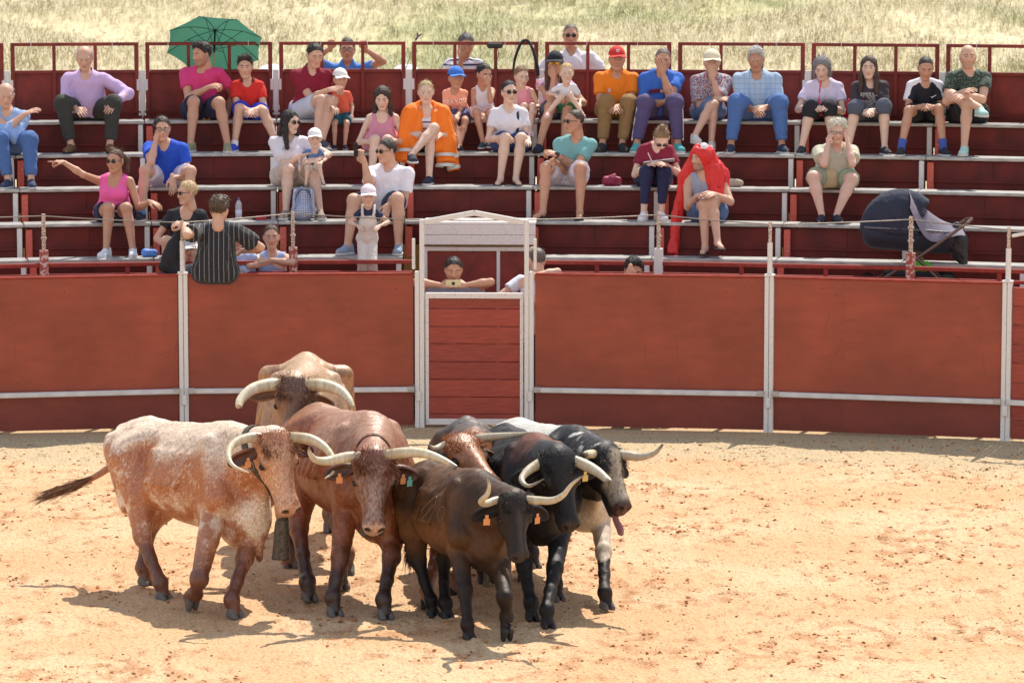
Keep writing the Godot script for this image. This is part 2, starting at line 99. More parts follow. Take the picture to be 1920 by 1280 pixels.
	person("blonde woman with a fluorescent orange jacket over her shoulders, legs crossed", {"s": 1.00, "hs": 0.97, "kind": "woman", "seed": 11, "skin": col(234, 196, 174), "root": V(-.93, 2.22, -38.05), "top": {"name": "striped_top", "m": M.stripe_white, "sleeve": 0.4, "neck": 0.04}, "bottom": {"name": "shorts", "m": cloth(col(60, 66, 90)), "len": 0.5}, "hair": "tied", "hairc": col(196, 170, 120), "shoe": cloth(col(36, 42, 62)), "more": more_orange_jacket,
		"j": {"pel": V(0, 0.43, 0), "nk": V(0.03, 0.79, 0.12), "hd": V(0.02, 0.95, 0.17), "hb": Basis(V(1, 0, -.07), V(0.01, 0.99, 0.14), V(0.07, -.14, 0.99)), "sh0": V(-.12, 0.73, 0.1), "sh1": V(0.17, 0.73, 0.1), "el0": V(-.21, 0.45, 0.08), "el1": V(0.31, 0.48, 0.09), "wr0": V(-.1, 0.52, 0.3), "wr1": V(0.18, 0.51, 0.3), "hip0": V(-.1, 0.41, -.01), "hip1": V(0.09, 0.41, -.01), "kn0": V(0.07, 0.49, 0.38), "kn1": V(0.11, 0.58, 0.39), "an0": V(0.06, 0.08, 0.5), "an1": V(-.12, 0.32, 0.62), "hdir0": V(0.37, -.02, 0.93), "hback0": V(-.37, 0.8, 0.48), "toe0": V(-.24, 0, 0.97), "hdir1": V(-.45, -.14, 0.88), "hback1": V(0.37, 0.8, 0.48), "toe1": V(0.24, 0, 0.97)}})
	person("boy in a peach t-shirt and blue cap sitting on the back row", {"s": 0.76, "hs": 0.94, "kind": "child", "seed": 12, "skin": col(206, 154, 126), "root": V(-.59, 2.53, -38.6), "top": {"name": "shirt", "m": cloth(col(252, 172, 140)), "sleeve": 0.7}, "bottom": {"name": "shorts", "m": cloth(col(70, 72, 110)), "len": 0.8}, "shoe": cloth(col(40, 40, 52)), "cap": cloth(col(62, 120, 206)), "hair": "buzz", "hairc": col(60, 44, 36), "more": more_sea_text,
		"j": {"pel": V(0, 0.4, 0), "nk": V(-.03, 0.63, 0.1), "hd": V(-.01, 0.76, 0.15), "hb": Basis(V(0.97, 0, -.24), V(0.01, 1, 0.03), V(0.24, -.03, 0.97)), "sh0": V(-.12, 0.59, 0.08), "sh1": V(0.08, 0.59, 0.08), "el0": V(-.1, 0.39, 0.16), "el1": V(0.03, 0.39, 0.16), "wr0": V(-.05, 0.37, 0.34), "wr1": V(0.01, 0.37, 0.34), "hip0": V(-.05, 0.39, -.01), "hip1": V(0.06, 0.39, -.01), "kn0": V(-.04, 0.32, 0.31), "kn1": V(0.09, 0.31, 0.31), "an0": V(0.02, 0.06, 0.5), "an1": V(0.03, 0.06, 0.5), "hdir0": V(0.21, -.32, 0.93), "hback0": V(-.37, 0.8, 0.48), "toe0": V(-.24, 0, 0.97), "hdir1": V(-.13, -.33, 0.94), "hback1": V(0.37, 0.8, 0.48), "toe1": V(0.24, 0, 0.97)}})
	person("dark-haired boy in a white tank top with his hand to his mouth", {"s": 0.76, "hs": 0.94, "kind": "child", "seed": 13, "skin": col(206, 154, 126), "root": V(-.32, 2.56, -38.59), "hands": ["rest", "grip"], "top": {"name": "shirt", "m": cloth(col(232, 230, 238)), "sleeve": 0}, "bottom": {"name": "shorts", "m": cloth(col(224, 190, 186)), "len": 0.7}, "shoe": cloth(col(60, 80, 90)), "hair": "short", "hairc": col(34, 27, 25),
		"j": {"pel": V(0, 0.38, 0), "nk": V(0.01, 0.64, 0.1), "hd": V(0.02, 0.77, 0.15), "hb": Basis(V(0.88, 0, -.47), V(0.1, 0.98, 0.18), V(0.46, -.21, 0.86)), "sh0": V(-.09, 0.59, 0.08), "sh1": V(0.11, 0.59, 0.08), "el0": V(-.09, 0.39, 0.14), "el1": V(0.09, 0.49, 0.27), "wr0": V(-.01, 0.35, 0.3), "wr1": V(0.07, 0.67, 0.3), "hip0": V(-.06, 0.36, -.01), "hip1": V(0.06, 0.36, -.01), "kn0": V(-.06, 0.37, 0.32), "kn1": V(0.09, 0.37, 0.32), "an0": V(0.01, 0.06, 0.4), "an1": V(0.07, 0.07, 0.42), "hdir0": V(0.36, -.38, 0.86), "hback0": V(-.37, 0.8, 0.48), "toe0": V(-.24, 0, 0.97), "hdir1": V(-.33, 0.88, 0.33), "hback1": V(0.32, 0, 0.95), "toe1": V(0.24, 0, 0.97)}})
	person("woman in a white t-shirt and sunglasses with a grey belt bag across her body", {"s": 1.00, "hs": 0.97, "kind": "woman", "seed": 14, "skin": col(234, 196, 174), "root": V(-.02, 2.21, -38.03), "fat": 1.15, "top": {"name": "shirt", "m": cloth(col(232, 228, 236)), "sleeve": 0.55}, "bottom": {"name": "shorts", "m": cloth(col(52, 68, 118)), "len": 0.55}, "hair": "tied", "hairc": col(34, 28, 27), "glasses": "dark", "sandal": M.yes, "more": more_belt_bag,
		"j": {"pel": V(0, 0.43, 0), "nk": V(-.01, 0.8, 0.1), "hd": V(-.01, 0.96, 0.15), "hb": Basis(V(0.95, 0, -.31), V(0.02, 1, 0.07), V(0.31, -.07, 0.95)), "sh0": V(-.16, 0.73, 0.08), "sh1": V(0.14, 0.73, 0.08), "el0": V(-.23, 0.46, 0.15), "el1": V(0.18, 0.46, 0.15), "wr0": V(-.07, 0.49, 0.34), "wr1": V(0.19, 0.47, 0.4), "hip0": V(-.09, 0.41, -.01), "hip1": V(0.1, 0.41, -.01), "kn0": V(-.05, 0.49, 0.42), "kn1": V(0.12, 0.49, 0.42), "an0": V(-.1, 0.08, 0.5), "an1": V(0.06, 0.08, 0.5), "hdir0": V(0.55, -.17, 0.82), "hback0": V(-.37, 0.8, 0.48), "toe0": V(-.24, 0, 0.97), "hdir1": V(0.01, -.21, 0.98), "hback1": V(0.37, 0.8, 0.48), "toe1": V(0.24, 0, 0.97)}})
	person("small girl in pink beside the boy in the white tank top", {"s": 0.64, "hs": 0.89, "kind": "child", "seed": 15, "skin": col(234, 196, 174), "root": V(0.14, 2.69, -38.57), "top": {"name": "shirt", "m": cloth(col(236, 160, 176)), "sleeve": 0}, "bottom": {"name": "shorts", "m": cloth(col(232, 150, 170)), "len": 0.6}, "shoe": cloth(col(220, 180, 190)), "hair": "tied", "hairc": col(150, 112, 80),
		"j": {"pel": V(0, 0.23, 0), "nk": V(-.02, 0.5, 0.1), "hd": V(-.04, 0.62, 0.15), "hb": Basis(V(0.91, 0, -.41), V(0.1, 0.97, 0.22), V(0.39, -.24, 0.89)), "sh0": V(-.1, 0.46, 0.08), "sh1": V(0.07, 0.46, 0.08), "el0": V(-.09, 0.28, 0.11), "el1": V(0.14, 0.3, 0.07), "wr0": V(-.05, 0.3, 0.26), "wr1": V(0.11, 0.28, 0.22), "hip0": V(-.05, 0.21, -.01), "hip1": V(0.05, 0.21, -.01), "kn0": V(-.01, 0.31, 0.25), "kn1": V(0.08, 0.31, 0.25), "an0": V(0.01, 0.05, 0.34), "an1": V(0.06, 0.05, 0.34), "hdir0": V(0.22, -.16, 0.96), "hback0": V(-.37, 0.8, 0.48), "toe0": V(-.24, 0, 0.97), "hdir1": V(-.12, -.35, 0.93), "hback1": V(0.37, 0.8, 0.48), "toe1": V(0.24, 0, 0.97)}})
	person("woman in a black cap and mirrored sunglasses with a blonde toddler on her lap", {"s": 1.02, "hs": 0.97, "kind": "woman", "seed": 16, "skin": col(206, 154, 126), "root": V(0.5, 2.51, -38.55), "top": {"name": "shirt", "m": M.pink_print, "sleeve": 0.15}, "bottom": {"name": "shorts", "m": cloth(col(90, 96, 110)), "len": 0.5}, "hair": "long", "hairc": col(92, 62, 44), "cap": cloth(col(26, 30, 42)), "glasses": "gold", "shoe": cloth(col(36, 40, 60)), "solem": M.sole_dark,
		"j": {"pel": V(0, 0.45, 0), "nk": V(-.05, 0.78, 0.1), "hd": V(-.04, 0.94, 0.15), "hb": Basis(V(0.99, 0, 0.1), V(-.01, 1, 0.07), V(-.1, -.07, 0.99)), "sh0": V(-.19, 0.71, 0.08), "sh1": V(0.11, 0.71, 0.08), "el0": V(-.08, 0.54, 0.28), "el1": V(0.27, 0.52, 0.22), "wr0": V(-.06, 0.79, 0.28), "wr1": V(0.12, 0.57, 0.42), "hip0": V(-.09, 0.44, -.01), "hip1": V(0.1, 0.44, -.01), "kn0": V(-.09, 0.49, 0.43), "kn1": V(0.09, 0.51, 0.43), "an0": V(-.21, 0.1, 0.56), "an1": V(0.05, 0.09, 0.5), "hdir0": V(-.11, 0.97, 0.22), "hback0": V(-.4, 0.1, 0.91), "toe0": V(-.24, 0, 0.97), "hdir1": V(-.54, -.09, 0.84), "hback1": V(0.37, 0.8, 0.48), "toe1": V(0.24, 0, 0.97)}})
	person("blonde toddler in white t-shirt and green shorts on a woman's lap", {"s": 0.56, "hs": 0.86, "kind": "child", "seed": 17, "skin": col(234, 196, 174), "root": V(0.58, 2.9, -38.18), "top": {"name": "shirt", "m": cloth(col(230, 230, 238)), "sleeve": 0.6}, "bottom": {"name": "shorts", "m": cloth(col(40, 118, 88)), "len": 0.6}, "shoe": cloth(col(240, 180, 180)), "hair": "tied", "hairc": col(222, 188, 132),
		"j": {"pel": V(0, 0.12, 0), "nk": V(0, 0.35, 0.06), "hd": V(0, 0.46, 0.11), "hb": Basis(V(1, 0, -.07), V(0, 1, 0.07), V(0.07, -.07, 1)), "sh0": V(-.07, 0.31, 0.05), "sh1": V(0.08, 0.31, 0.05), "el0": V(-.2, 0.24, -.01), "el1": V(0.15, 0.18, 0.01), "wr0": V(-.12, 0.23, 0.1), "wr1": V(0.14, 0.14, 0.14), "hip0": V(-.04, 0.1, -.01), "hip1": V(0.04, 0.1, -.01), "kn0": V(-.05, 0.22, 0.2), "kn1": V(0.03, 0.24, 0.2), "an0": V(-.2, 0.05, 0.26), "an1": V(0.16, 0.05, 0.26), "hdir0": V(0.48, -.33, 0.82), "hback0": V(-.37, 0.8, 0.48), "toe0": V(-.24, 0, 0.97), "hdir1": V(-.07, -.44, 0.9), "hback1": V(0.37, 0.8, 0.48), "toe1": V(0.24, 0, 0.97)}})
	person("heavy man in a white polo shirt and sunglasses standing behind the stand", {"s": 1.08, "hs": 1.00, "kind": "man", "seed": 18, "skin": col(206, 154, 126), "root": V(0.67, 2.05, -39.92), "fat": 1.3, "top": {"name": "shirt", "m": cloth(col(232, 226, 232)), "sleeve": 0.6, "collar": true}, "bottom": {"name": "trousers", "m": cloth(col(70, 70, 84)), "len": 1.9}, "hair": "buzz", "hairc": col(110, 92, 84), "glasses": "dark",
		"j": {"pel": V(0, 0.93, 0), "nk": V(-.01, 1.47, 0.02), "hd": V(-.02, 1.65, 0.07), "hb": Basis(V(1, 0, -.03), V(0, 1, 0.05), V(0.03, -.05, 1)), "sh0": V(-.22, 1.4, 0.02), "sh1": V(0.2, 1.4, 0.02), "el0": V(-.42, 1.16, 0), "el1": V(0.4, 1.16, 0), "wr0": V(-.32, 1.05, 0.22), "wr1": V(0.29, 1.05, 0.22), "hip0": V(-.1, 0.91, 0), "hip1": V(0.1, 0.91, 0), "kn0": V(-.11, 0.5, 0.21), "kn1": V(0.11, 0.5, 0.21), "an0": V(-.11, 0.09, 0.02), "an1": V(0.11, 0.09, 0.02), "hdir0": V(0.3, -.57, 0.77), "hback0": V(-.37, 0.8, 0.48), "toe0": V(-.24, 0, 0.97), "hdir1": V(-.32, -.56, 0.76), "hback1": V(0.37, 0.8, 0.48), "toe1": V(0.24, 0, 0.97)}})
	person("man in a striped t-shirt behind the stand covering his face with his hand", {"s": 1.00, "hs": 1.00, "kind": "man", "seed": 19, "skin": col(198, 146, 118), "root": V(-.54, 2, -39.87), "hands": ["flat", "rest"], "top": {"name": "shirt", "m": M.stripe_navy, "sleeve": 0.6}, "bottom": {"name": "trousers", "m": cloth(col(60, 64, 80)), "len": 1.9}, "hair": "short", "hairc": col(96, 92, 92),
		"j": {"pel": V(0, 0.95, 0), "nk": V(0, 1.45, 0.02), "hd": V(0.03, 1.6, 0.07), "hb": Basis(V(0.99, 0, -.14), V(0.04, 0.95, 0.31), V(0.13, -.31, 0.94)), "sh0": V(-.16, 1.38, 0.02), "sh1": V(0.17, 1.38, 0.02), "el0": V(-.05, 1.21, 0.21), "el1": V(0.32, 1.14, 0.01), "wr0": V(-.02, 1.45, 0.26), "wr1": V(0.18, 1.1, 0.22), "hip0": V(-.1, 0.93, 0), "hip1": V(0.09, 0.93, 0), "kn0": V(-.1, 0.51, 0.08), "kn1": V(0.1, 0.51, 0.08), "an0": V(-.1, 0.08, 0.02), "an1": V(0.1, 0.08, 0.02), "hdir0": V(0.28, 0.94, 0.22), "hback0": V(-.2, 0.1, 0.98), "toe0": V(-.24, 0, 0.97), "hdir1": V(-.45, -.38, 0.81), "hback1": V(0.37, 0.8, 0.48), "toe1": V(0.24, 0, 0.97)}})
	person("man in an orange polo shirt and red cap sitting with his hands between his knees", {"s": 1.04, "hs": 1.00, "kind": "man", "seed": 20, "skin": col(206, 154, 126), "root": V(1.12, 2.53, -38.5), "fat": 1.2, "top": {"name": "shirt", "m": cloth(col(242, 132, 30)), "sleeve": 0.6, "collar": true}, "bottom": {"name": "trousers", "m": cloth(col(146, 112, 70)), "len": 1.9}, "shoe": cloth(col(40, 40, 44)), "solem": M.sole_dark, "cap": cloth(col(204, 48, 44)), "hair": "buzz", "hairc": col(50, 40, 36), "more": more_cap_badge,
		"j": {"pel": V(0, 0.44, 0), "nk": V(0, 0.83, 0.12), "hd": V(0, 0.97, 0.17), "hb": Basis(V(1, 0, -.07), V(0, 1, 0.07), V(0.07, -.07, 1)), "sh0": V(-.18, 0.76, 0.1), "sh1": V(0.18, 0.76, 0.1), "el0": V(-.17, 0.48, 0.19), "el1": V(0.15, 0.49, 0.2), "wr0": V(-.05, 0.48, 0.42), "wr1": V(0.02, 0.48, 0.42), "hip0": V(-.1, 0.42, -.01), "hip1": V(0.1, 0.42, -.01), "kn0": V(-.12, 0.52, 0.43), "kn1": V(0.12, 0.52, 0.43), "an0": V(-.16, 0.09, 0.5), "an1": V(0.05, 0.09, 0.5), "hdir0": V(0.4, -.24, 0.88), "hback0": V(-.37, 0.8, 0.48), "toe0": V(-.24, 0, 0.97), "hdir1": V(-.43, -.25, 0.87), "hback1": V(0.37, 0.8, 0.48), "toe1": V(0.24, 0, 0.97)}})
	person("grey-haired man in a blue t-shirt and purple track trousers with his hand over his mouth", {"s": 1.06, "hs": 1.00, "kind": "man", "seed": 21, "skin": col(206, 154, 126), "root": V(1.59, 2.53, -38.44), "fat": 1.18, "top": {"name": "shirt", "m": cloth(col(58, 112, 206)), "sleeve": 0.6}, "bottom": {"name": "trousers", "m": cloth(col(88, 76, 116)), "len": 1.9}, "shoe": cloth(col(80, 170, 170)), "hair": "buzz", "hairc": col(110, 100, 96), "more": more_track_stripes,
		"j": {"pel": V(0, 0.44, 0), "nk": V(0, 0.84, 0.12), "hd": V(0.02, 0.96, 0.17), "hb": Basis(V(1, 0, 0), V(0, 0.98, 0.17), V(0, -.17, 0.98)), "sh0": V(-.18, 0.76, 0.1), "sh1": V(0.19, 0.76, 0.1), "el0": V(-.15, 0.47, 0.14), "el1": V(0.09, 0.58, 0.31), "wr0": V(0.05, 0.53, 0.3), "wr1": V(0.01, 0.83, 0.32), "hip0": V(-.1, 0.42, -.01), "hip1": V(0.1, 0.42, -.01), "kn0": V(-.18, 0.52, 0.43), "kn1": V(0.14, 0.53, 0.43), "an0": V(-.27, 0.09, 0.5), "an1": V(0.17, 0.09, 0.5), "hdir0": V(0.98, 0.1, 0.2), "hback0": V(-.37, 0.8, 0.48), "toe0": V(-.24, 0, 0.97), "hdir1": V(-.26, 0.94, 0.21), "hback1": V(0.31, 0.1, 0.94), "toe1": V(0.24, 0, 0.97)}})
	person("tattooed person in a colourful floral shirt and pale cap with crossed legs", {"s": 0.97, "hs": 1.00, "kind": "man", "seed": 22, "skin": col(220, 174, 148), "root": V(2.1, 2.56, -38.38), "fat": 0.95, "top": {"name": "shirt", "m": M.floral, "sleeve": 0.85, "loose": 0.01, "collar": true}, "bottom": {"name": "shorts", "m": cloth(col(100, 124, 166)), "len": 0.85}, "shoe": cloth(col(214, 210, 204)), "cap": cloth(col(224, 214, 186)), "hair": "buzz", "hairc": col(120, 100, 80),
		"j": {"pel": V(0, 0.4, 0), "nk": V(0.03, 0.77, 0.1), "hd": V(0.03, 0.91, 0.15), "hb": Basis(V(1, 0, 0), V(0, 1, 0.07), V(0, -.07, 1)), "sh0": V(-.14, 0.71, 0.08), "sh1": V(0.19, 0.71, 0.08), "el0": V(-.1, 0.45, 0.17), "el1": V(0.1, 0.52, 0.26), "wr0": V(0.08, 0.53, 0.3), "wr1": V(0.03, 0.75, 0.3), "hip0": V(-.09, 0.38, -.01), "hip1": V(0.09, 0.38, -.01), "kn0": V(0.04, 0.47, 0.38), "kn1": V(0, 0.45, 0.4), "an0": V(0.01, 0.08, 0.5), "an1": V(-.17, 0.16, 0.62), "hdir0": V(0.98, 0, 0.2), "hback0": V(-.37, 0.8, 0.48), "toe0": V(-.24, 0, 0.97), "hdir1": V(-.11, 0.97, 0.22), "hback1": V(0.22, 0.11, 0.97), "toe1": V(0.24, 0, 0.97)}})
	person("white-haired heavy man in a light checked shirt and jeans with clasped hands", {"s": 1.07, "hs": 1.00, "kind": "man", "seed": 23, "skin": col(198, 146, 118), "root": V(2.63, 2.53, -38.29), "fat": 1.32, "top": {"name": "shirt", "m": M.check_blue, "sleeve": 0.85, "collar": true}, "bottom": {"name": "trousers", "m": cloth(col(78, 112, 170)), "len": 1.9}, "shoe": cloth(col(44, 52, 76)), "hair": "thick", "hairc": col(206, 204, 200),
		"j": {"pel": V(0, 0.44, 0), "nk": V(-.03, 0.83, 0.14), "hd": V(-.04, 0.98, 0.19), "hb": Basis(V(0.99, 0, 0.14), V(-.05, 0.94, 0.34), V(-.13, -.34, 0.93)), "sh0": V(-.22, 0.76, 0.11), "sh1": V(0.17, 0.76, 0.11), "el0": V(-.18, 0.47, 0.18), "el1": V(0.2, 0.47, 0.2), "wr0": V(-.07, 0.46, 0.42), "wr1": V(0.04, 0.48, 0.42), "hip0": V(-.1, 0.42, -.01), "hip1": V(0.1, 0.42, -.01), "kn0": V(-.25, 0.53, 0.41), "kn1": V(0.19, 0.53, 0.43), "an0": V(-.32, 0.09, 0.5), "an1": V(0.22, 0.09, 0.5), "hdir0": V(0.35, -.26, 0.9), "hback0": V(-.37, 0.8, 0.48), "toe0": V(-.24, 0, 0.97), "hdir1": V(-.51, -.21, 0.83), "hback1": V(0.37, 0.8, 0.48), "toe1": V(0.24, 0, 0.97)}})
	person("grey-haired woman in a lilac t-shirt with a red shoulder bag on her lap", {"s": 0.98, "hs": 0.97, "kind": "woman", "seed": 24, "skin": col(234, 196, 174), "root": V(3.31, 2.53, -38.16), "fat": 1.22, "top": {"name": "shirt", "m": cloth(col(218, 204, 228)), "sleeve": 0.6}, "bottom": {"name": "shorts", "m": cloth(col(34, 32, 38)), "len": 1.25, "loose": 0.02}, "shoe": cloth(col(40, 40, 52)), "hair": "bob", "hairc": col(140, 136, 136),
		"j": {"pel": V(0, 0.43, 0), "nk": V(0, 0.75, 0.14), "hd": V(-.03, 0.89, 0.19), "hb": Basis(V(0.98, 0, 0.17), V(-.07, 0.91, 0.4), V(-.16, -.41, 0.9)), "sh0": V(-.16, 0.68, 0.11), "sh1": V(0.16, 0.68, 0.11), "el0": V(-.28, 0.45, 0.2), "el1": V(0.19, 0.43, 0.22), "wr0": V(-.14, 0.49, 0.4), "wr1": V(0.04, 0.49, 0.4), "hip0": V(-.09, 0.41, -.01), "hip1": V(0.09, 0.41, -.01), "kn0": V(-.16, 0.47, 0.4), "kn1": V(0.03, 0.48, 0.4), "an0": V(-.26, 0.08, 0.5), "an1": V(0.07, 0.08, 0.5), "hdir0": V(0.49, -.1, 0.87), "hback0": V(-.37, 0.8, 0.48), "toe0": V(-.24, 0, 0.97), "hdir1": V(-.57, -.04, 0.82), "hback1": V(0.37, 0.8, 0.48), "toe1": V(0.24, 0, 0.97)}})
	person("long-haired girl in a dark slogan t-shirt and grey capri leggings", {"s": 1.00, "hs": 0.97, "kind": "woman", "seed": 25, "skin": col(234, 196, 174), "root": V(3.8, 2.53, -38.06), "fat": 1.12, "top": {"name": "shirt", "m": cloth(col(66, 54, 62)), "sleeve": 0.6}, "bottom": {"name": "shorts", "m": cloth(col(84, 88, 104)), "len": 1.2}, "shoe": cloth(col(44, 46, 58)), "hair": "long", "hairc": col(82, 58, 46), "more": more_slogan,
		"j": {"pel": V(0, 0.43, 0), "nk": V(-.01, 0.75, 0.12), "hd": V(-.03, 0.9, 0.17), "hb": Basis(V(0.98, 0, 0.17), V(-.02, 0.99, 0.1), V(-.17, -.1, 0.98)), "sh0": V(-.16, 0.69, 0.1), "sh1": V(0.14, 0.69, 0.1), "el0": V(-.18, 0.42, 0.21), "el1": V(0.12, 0.44, 0.24), "wr0": V(-.09, 0.45, 0.44), "wr1": V(-.02, 0.46, 0.44), "hip0": V(-.09, 0.41, -.01), "hip1": V(0.1, 0.41, -.01), "kn0": V(-.19, 0.49, 0.41), "kn1": V(0.11, 0.5, 0.41), "an0": V(-.27, 0.08, 0.5), "an1": V(0.11, 0.08, 0.5), "hdir0": V(0.31, -.16, 0.94), "hback0": V(-.37, 0.8, 0.48), "toe0": V(-.24, 0, 0.97), "hdir1": V(-.5, -.17, 0.85), "hback1": V(0.37, 0.8, 0.48), "toe1": V(0.24, 0, 0.97)}})
	person("boy in a black t-shirt with white shoulders and blue socks, looking down", {"s": 0.97, "hs": 0.96, "kind": "child", "seed": 26, "skin": col(206, 154, 126), "root": V(4.37, 2.53, -37.92), "top": {"name": "shirt", "m": cloth(col(30, 32, 42)), "sleeve": 0.6}, "bottom": {"name": "shorts", "m": cloth(col(26, 28, 34)), "len": 0.72, "loose": 0.015}, "shoe": cloth(col(40, 42, 54)), "sock": cloth(col(70, 92, 170)), "hair": "buzz", "hairc": col(60, 48, 40), "more": more_shoulder_panels,
		"j": {"pel": V(0, 0.43, 0), "nk": V(-.02, 0.76, 0.14), "hd": V(-.02, 0.9, 0.19), "hb": Basis(V(1, 0, 0), V(0, 0.91, 0.41), V(0, -.41, 0.91)), "sh0": V(-.15, 0.7, 0.11), "sh1": V(0.12, 0.7, 0.11), "el0": V(-.21, 0.45, 0.21), "el1": V(0.15, 0.45, 0.23), "wr0": V(-.09, 0.51, 0.4), "wr1": V(0, 0.51, 0.4), "hip0": V(-.07, 0.41, -.01), "hip1": V(0.07, 0.41, -.01), "kn0": V(-.21, 0.46, 0.38), "kn1": V(0.1, 0.48, 0.4), "an0": V(-.3, 0.08, 0.5), "an1": V(0.14, 0.08, 0.5), "hdir0": V(0.47, -.02, 0.89), "hback0": V(-.37, 0.8, 0.48), "toe0": V(-.24, 0, 0.97), "hdir1": V(-.58, -.03, 0.82), "hback1": V(0.37, 0.8, 0.48), "toe1": V(0.24, 0, 0.97)}})
	person("bald man in a dark camouflage t-shirt with crossed legs and mint sneakers", {"s": 1.06, "hs": 1.00, "kind": "man", "seed": 27, "skin": col(220, 174, 148), "root": V(4.81, 2.54, -37.8), "fat": 1.15, "top": {"name": "shirt", "m": M.camo, "sleeve": 0.55}, "bottom": {"name": "shorts", "m": cloth(col(28, 28, 32)), "len": 0.85, "loose": 0.02}, "shoe": cloth(col(176, 214, 208)), "hair": "", "beard": 0.3, "beardc": col(120, 90, 78), "hairc": col(80, 62, 52),
		"j": {"pel": V(0, 0.43, 0), "nk": V(-.01, 0.87, 0.12), "hd": V(-.03, 1.01, 0.17), "hb": Basis(V(1, 0, 0), V(0, 1, 0.03), V(0, -.03, 1)), "sh0": V(-.19, 0.79, 0.1), "sh1": V(0.17, 0.79, 0.1), "el0": V(-.26, 0.54, 0.24), "el1": V(0.11, 0.57, 0.3), "wr0": V(-.11, 0.66, 0.42), "wr1": V(-.09, 0.62, 0.46), "hip0": V(-.1, 0.41, -.01), "hip1": V(0.1, 0.41, -.01), "kn0": V(-.06, 0.53, 0.43), "kn1": V(-.21, 0.61, 0.26), "an0": V(-.1, 0.09, 0.52), "an1": V(0.05, 0.5, 0.6), "hdir0": V(0.57, 0.16, 0.81), "hback0": V(-.37, 0.8, 0.48), "toe0": V(-.24, 0, 0.97), "hdir1": V(-.7, -.09, 0.71), "hback1": V(0.37, 0.8, 0.48), "toe1": V(0.24, 0, 0.97)}})
	person("man in glasses and a bright blue t-shirt talking on a phone", {"s": 1.05, "hs": 1.00, "kind": "man", "seed": 28, "skin": col(220, 174, 148), "root": V(-3.59, 1.88, -37.34), "hands": ["grip", "rest"], "top": {"name": "shirt", "m": cloth(col(36, 84, 204)), "sleeve": 0.55}, "bottom": {"name": "shorts", "m": cloth(col(222, 214, 232)), "len": 0.7}, "shoe": cloth(col(44, 44, 58)), "sock": cloth(col(90, 140, 190)), "socklen": 0.2, "hair": "short", "hairc": col(62, 50, 42), "glasses": "clear", "more": more_phone_ear,
		"j": {"pel": V(0, 0.45, 0), "nk": V(-.02, 0.8, 0.16), "hd": V(-.04, 0.95, 0.21), "hb": Basis(V(0.98, 0, -.17), V(0.03, 0.98, 0.17), V(0.17, -.17, 0.97)), "sh0": V(-.19, 0.74, 0.13), "sh1": V(0.16, 0.74, 0.13), "el0": V(-.14, 0.61, 0.4), "el1": V(0.23, 0.45, 0.19), "wr0": V(-.1, 0.83, 0.26), "wr1": V(0.08, 0.45, 0.4), "hip0": V(-.1, 0.44, -.01), "hip1": V(0.1, 0.44, -.01), "kn0": V(-.2, 0.53, 0.42), "kn1": V(0.27, 0.52, 0.4), "an0": V(-.24, 0.1, 0.5), "an1": V(0.24, 0.09, 0.5), "hdir0": V(0.16, 0.98, 0.1), "hback0": V(-.71, 0, 0.71), "toe0": V(-.24, 0, 0.97), "hdir1": V(0.1, -.94, 0.31), "hback1": V(0.37, 0.8, 0.48), "toe1": V(0.24, 0, 0.97)}})
	person("woman in a pink tank top and sunglasses pointing to the left", {"s": 1.00, "hs": 0.97, "kind": "woman", "seed": 29, "skin": col(206, 154, 126), "root": V(-4.09, 1.58, -36.71), "fat": 1.1, "hands": ["point", "rest"], "top": {"name": "shirt", "m": cloth(col(246, 104, 176)), "sleeve": 0, "neck": 0.04}, "bottom": {"name": "shorts", "m": cloth(col(40, 40, 66)), "len": 0.42}, "shoe": cloth(col(228, 230, 236)), "hair": "ponytail", "hairc": col(98, 66, 46), "glasses": "dark", "more": more_waist_bag,
		"j": {"pel": V(0, 0.43, 0), "nk": V(0.03, 0.8, 0.12), "hd": V(0.04, 0.95, 0.17), "hb": Basis(V(0.91, 0, 0.41), V(-.03, 1, 0.06), V(-.41, -.07, 0.91)), "sh0": V(-.14, 0.74, 0.08), "sh1": V(0.18, 0.74, 0.12), "el0": V(-.27, 0.82, 0.32), "el1": V(0.27, 0.47, 0.16), "wr0": V(-.48, 0.95, 0.3), "wr1": V(0.41, 0.55, 0.36), "hip0": V(-.1, 0.41, -.02), "hip1": V(0.09, 0.41, 0), "kn0": V(-.01, 0.49, 0.4), "kn1": V(0.17, 0.49, 0.42), "an0": V(-.03, 0.08, 0.5), "an1": V(0.24, 0.08, 0.5), "hdir0": V(-.98, 0.1, 0.15), "hback0": V(0.1, 0.98, 0.2), "toe0": V(-.34, 0, 0.94), "hdir1": V(0.85, -.32, 0.42), "hback1": V(0.37, 0.8, 0.48), "toe1": V(0.14, 0, 0.99)}})
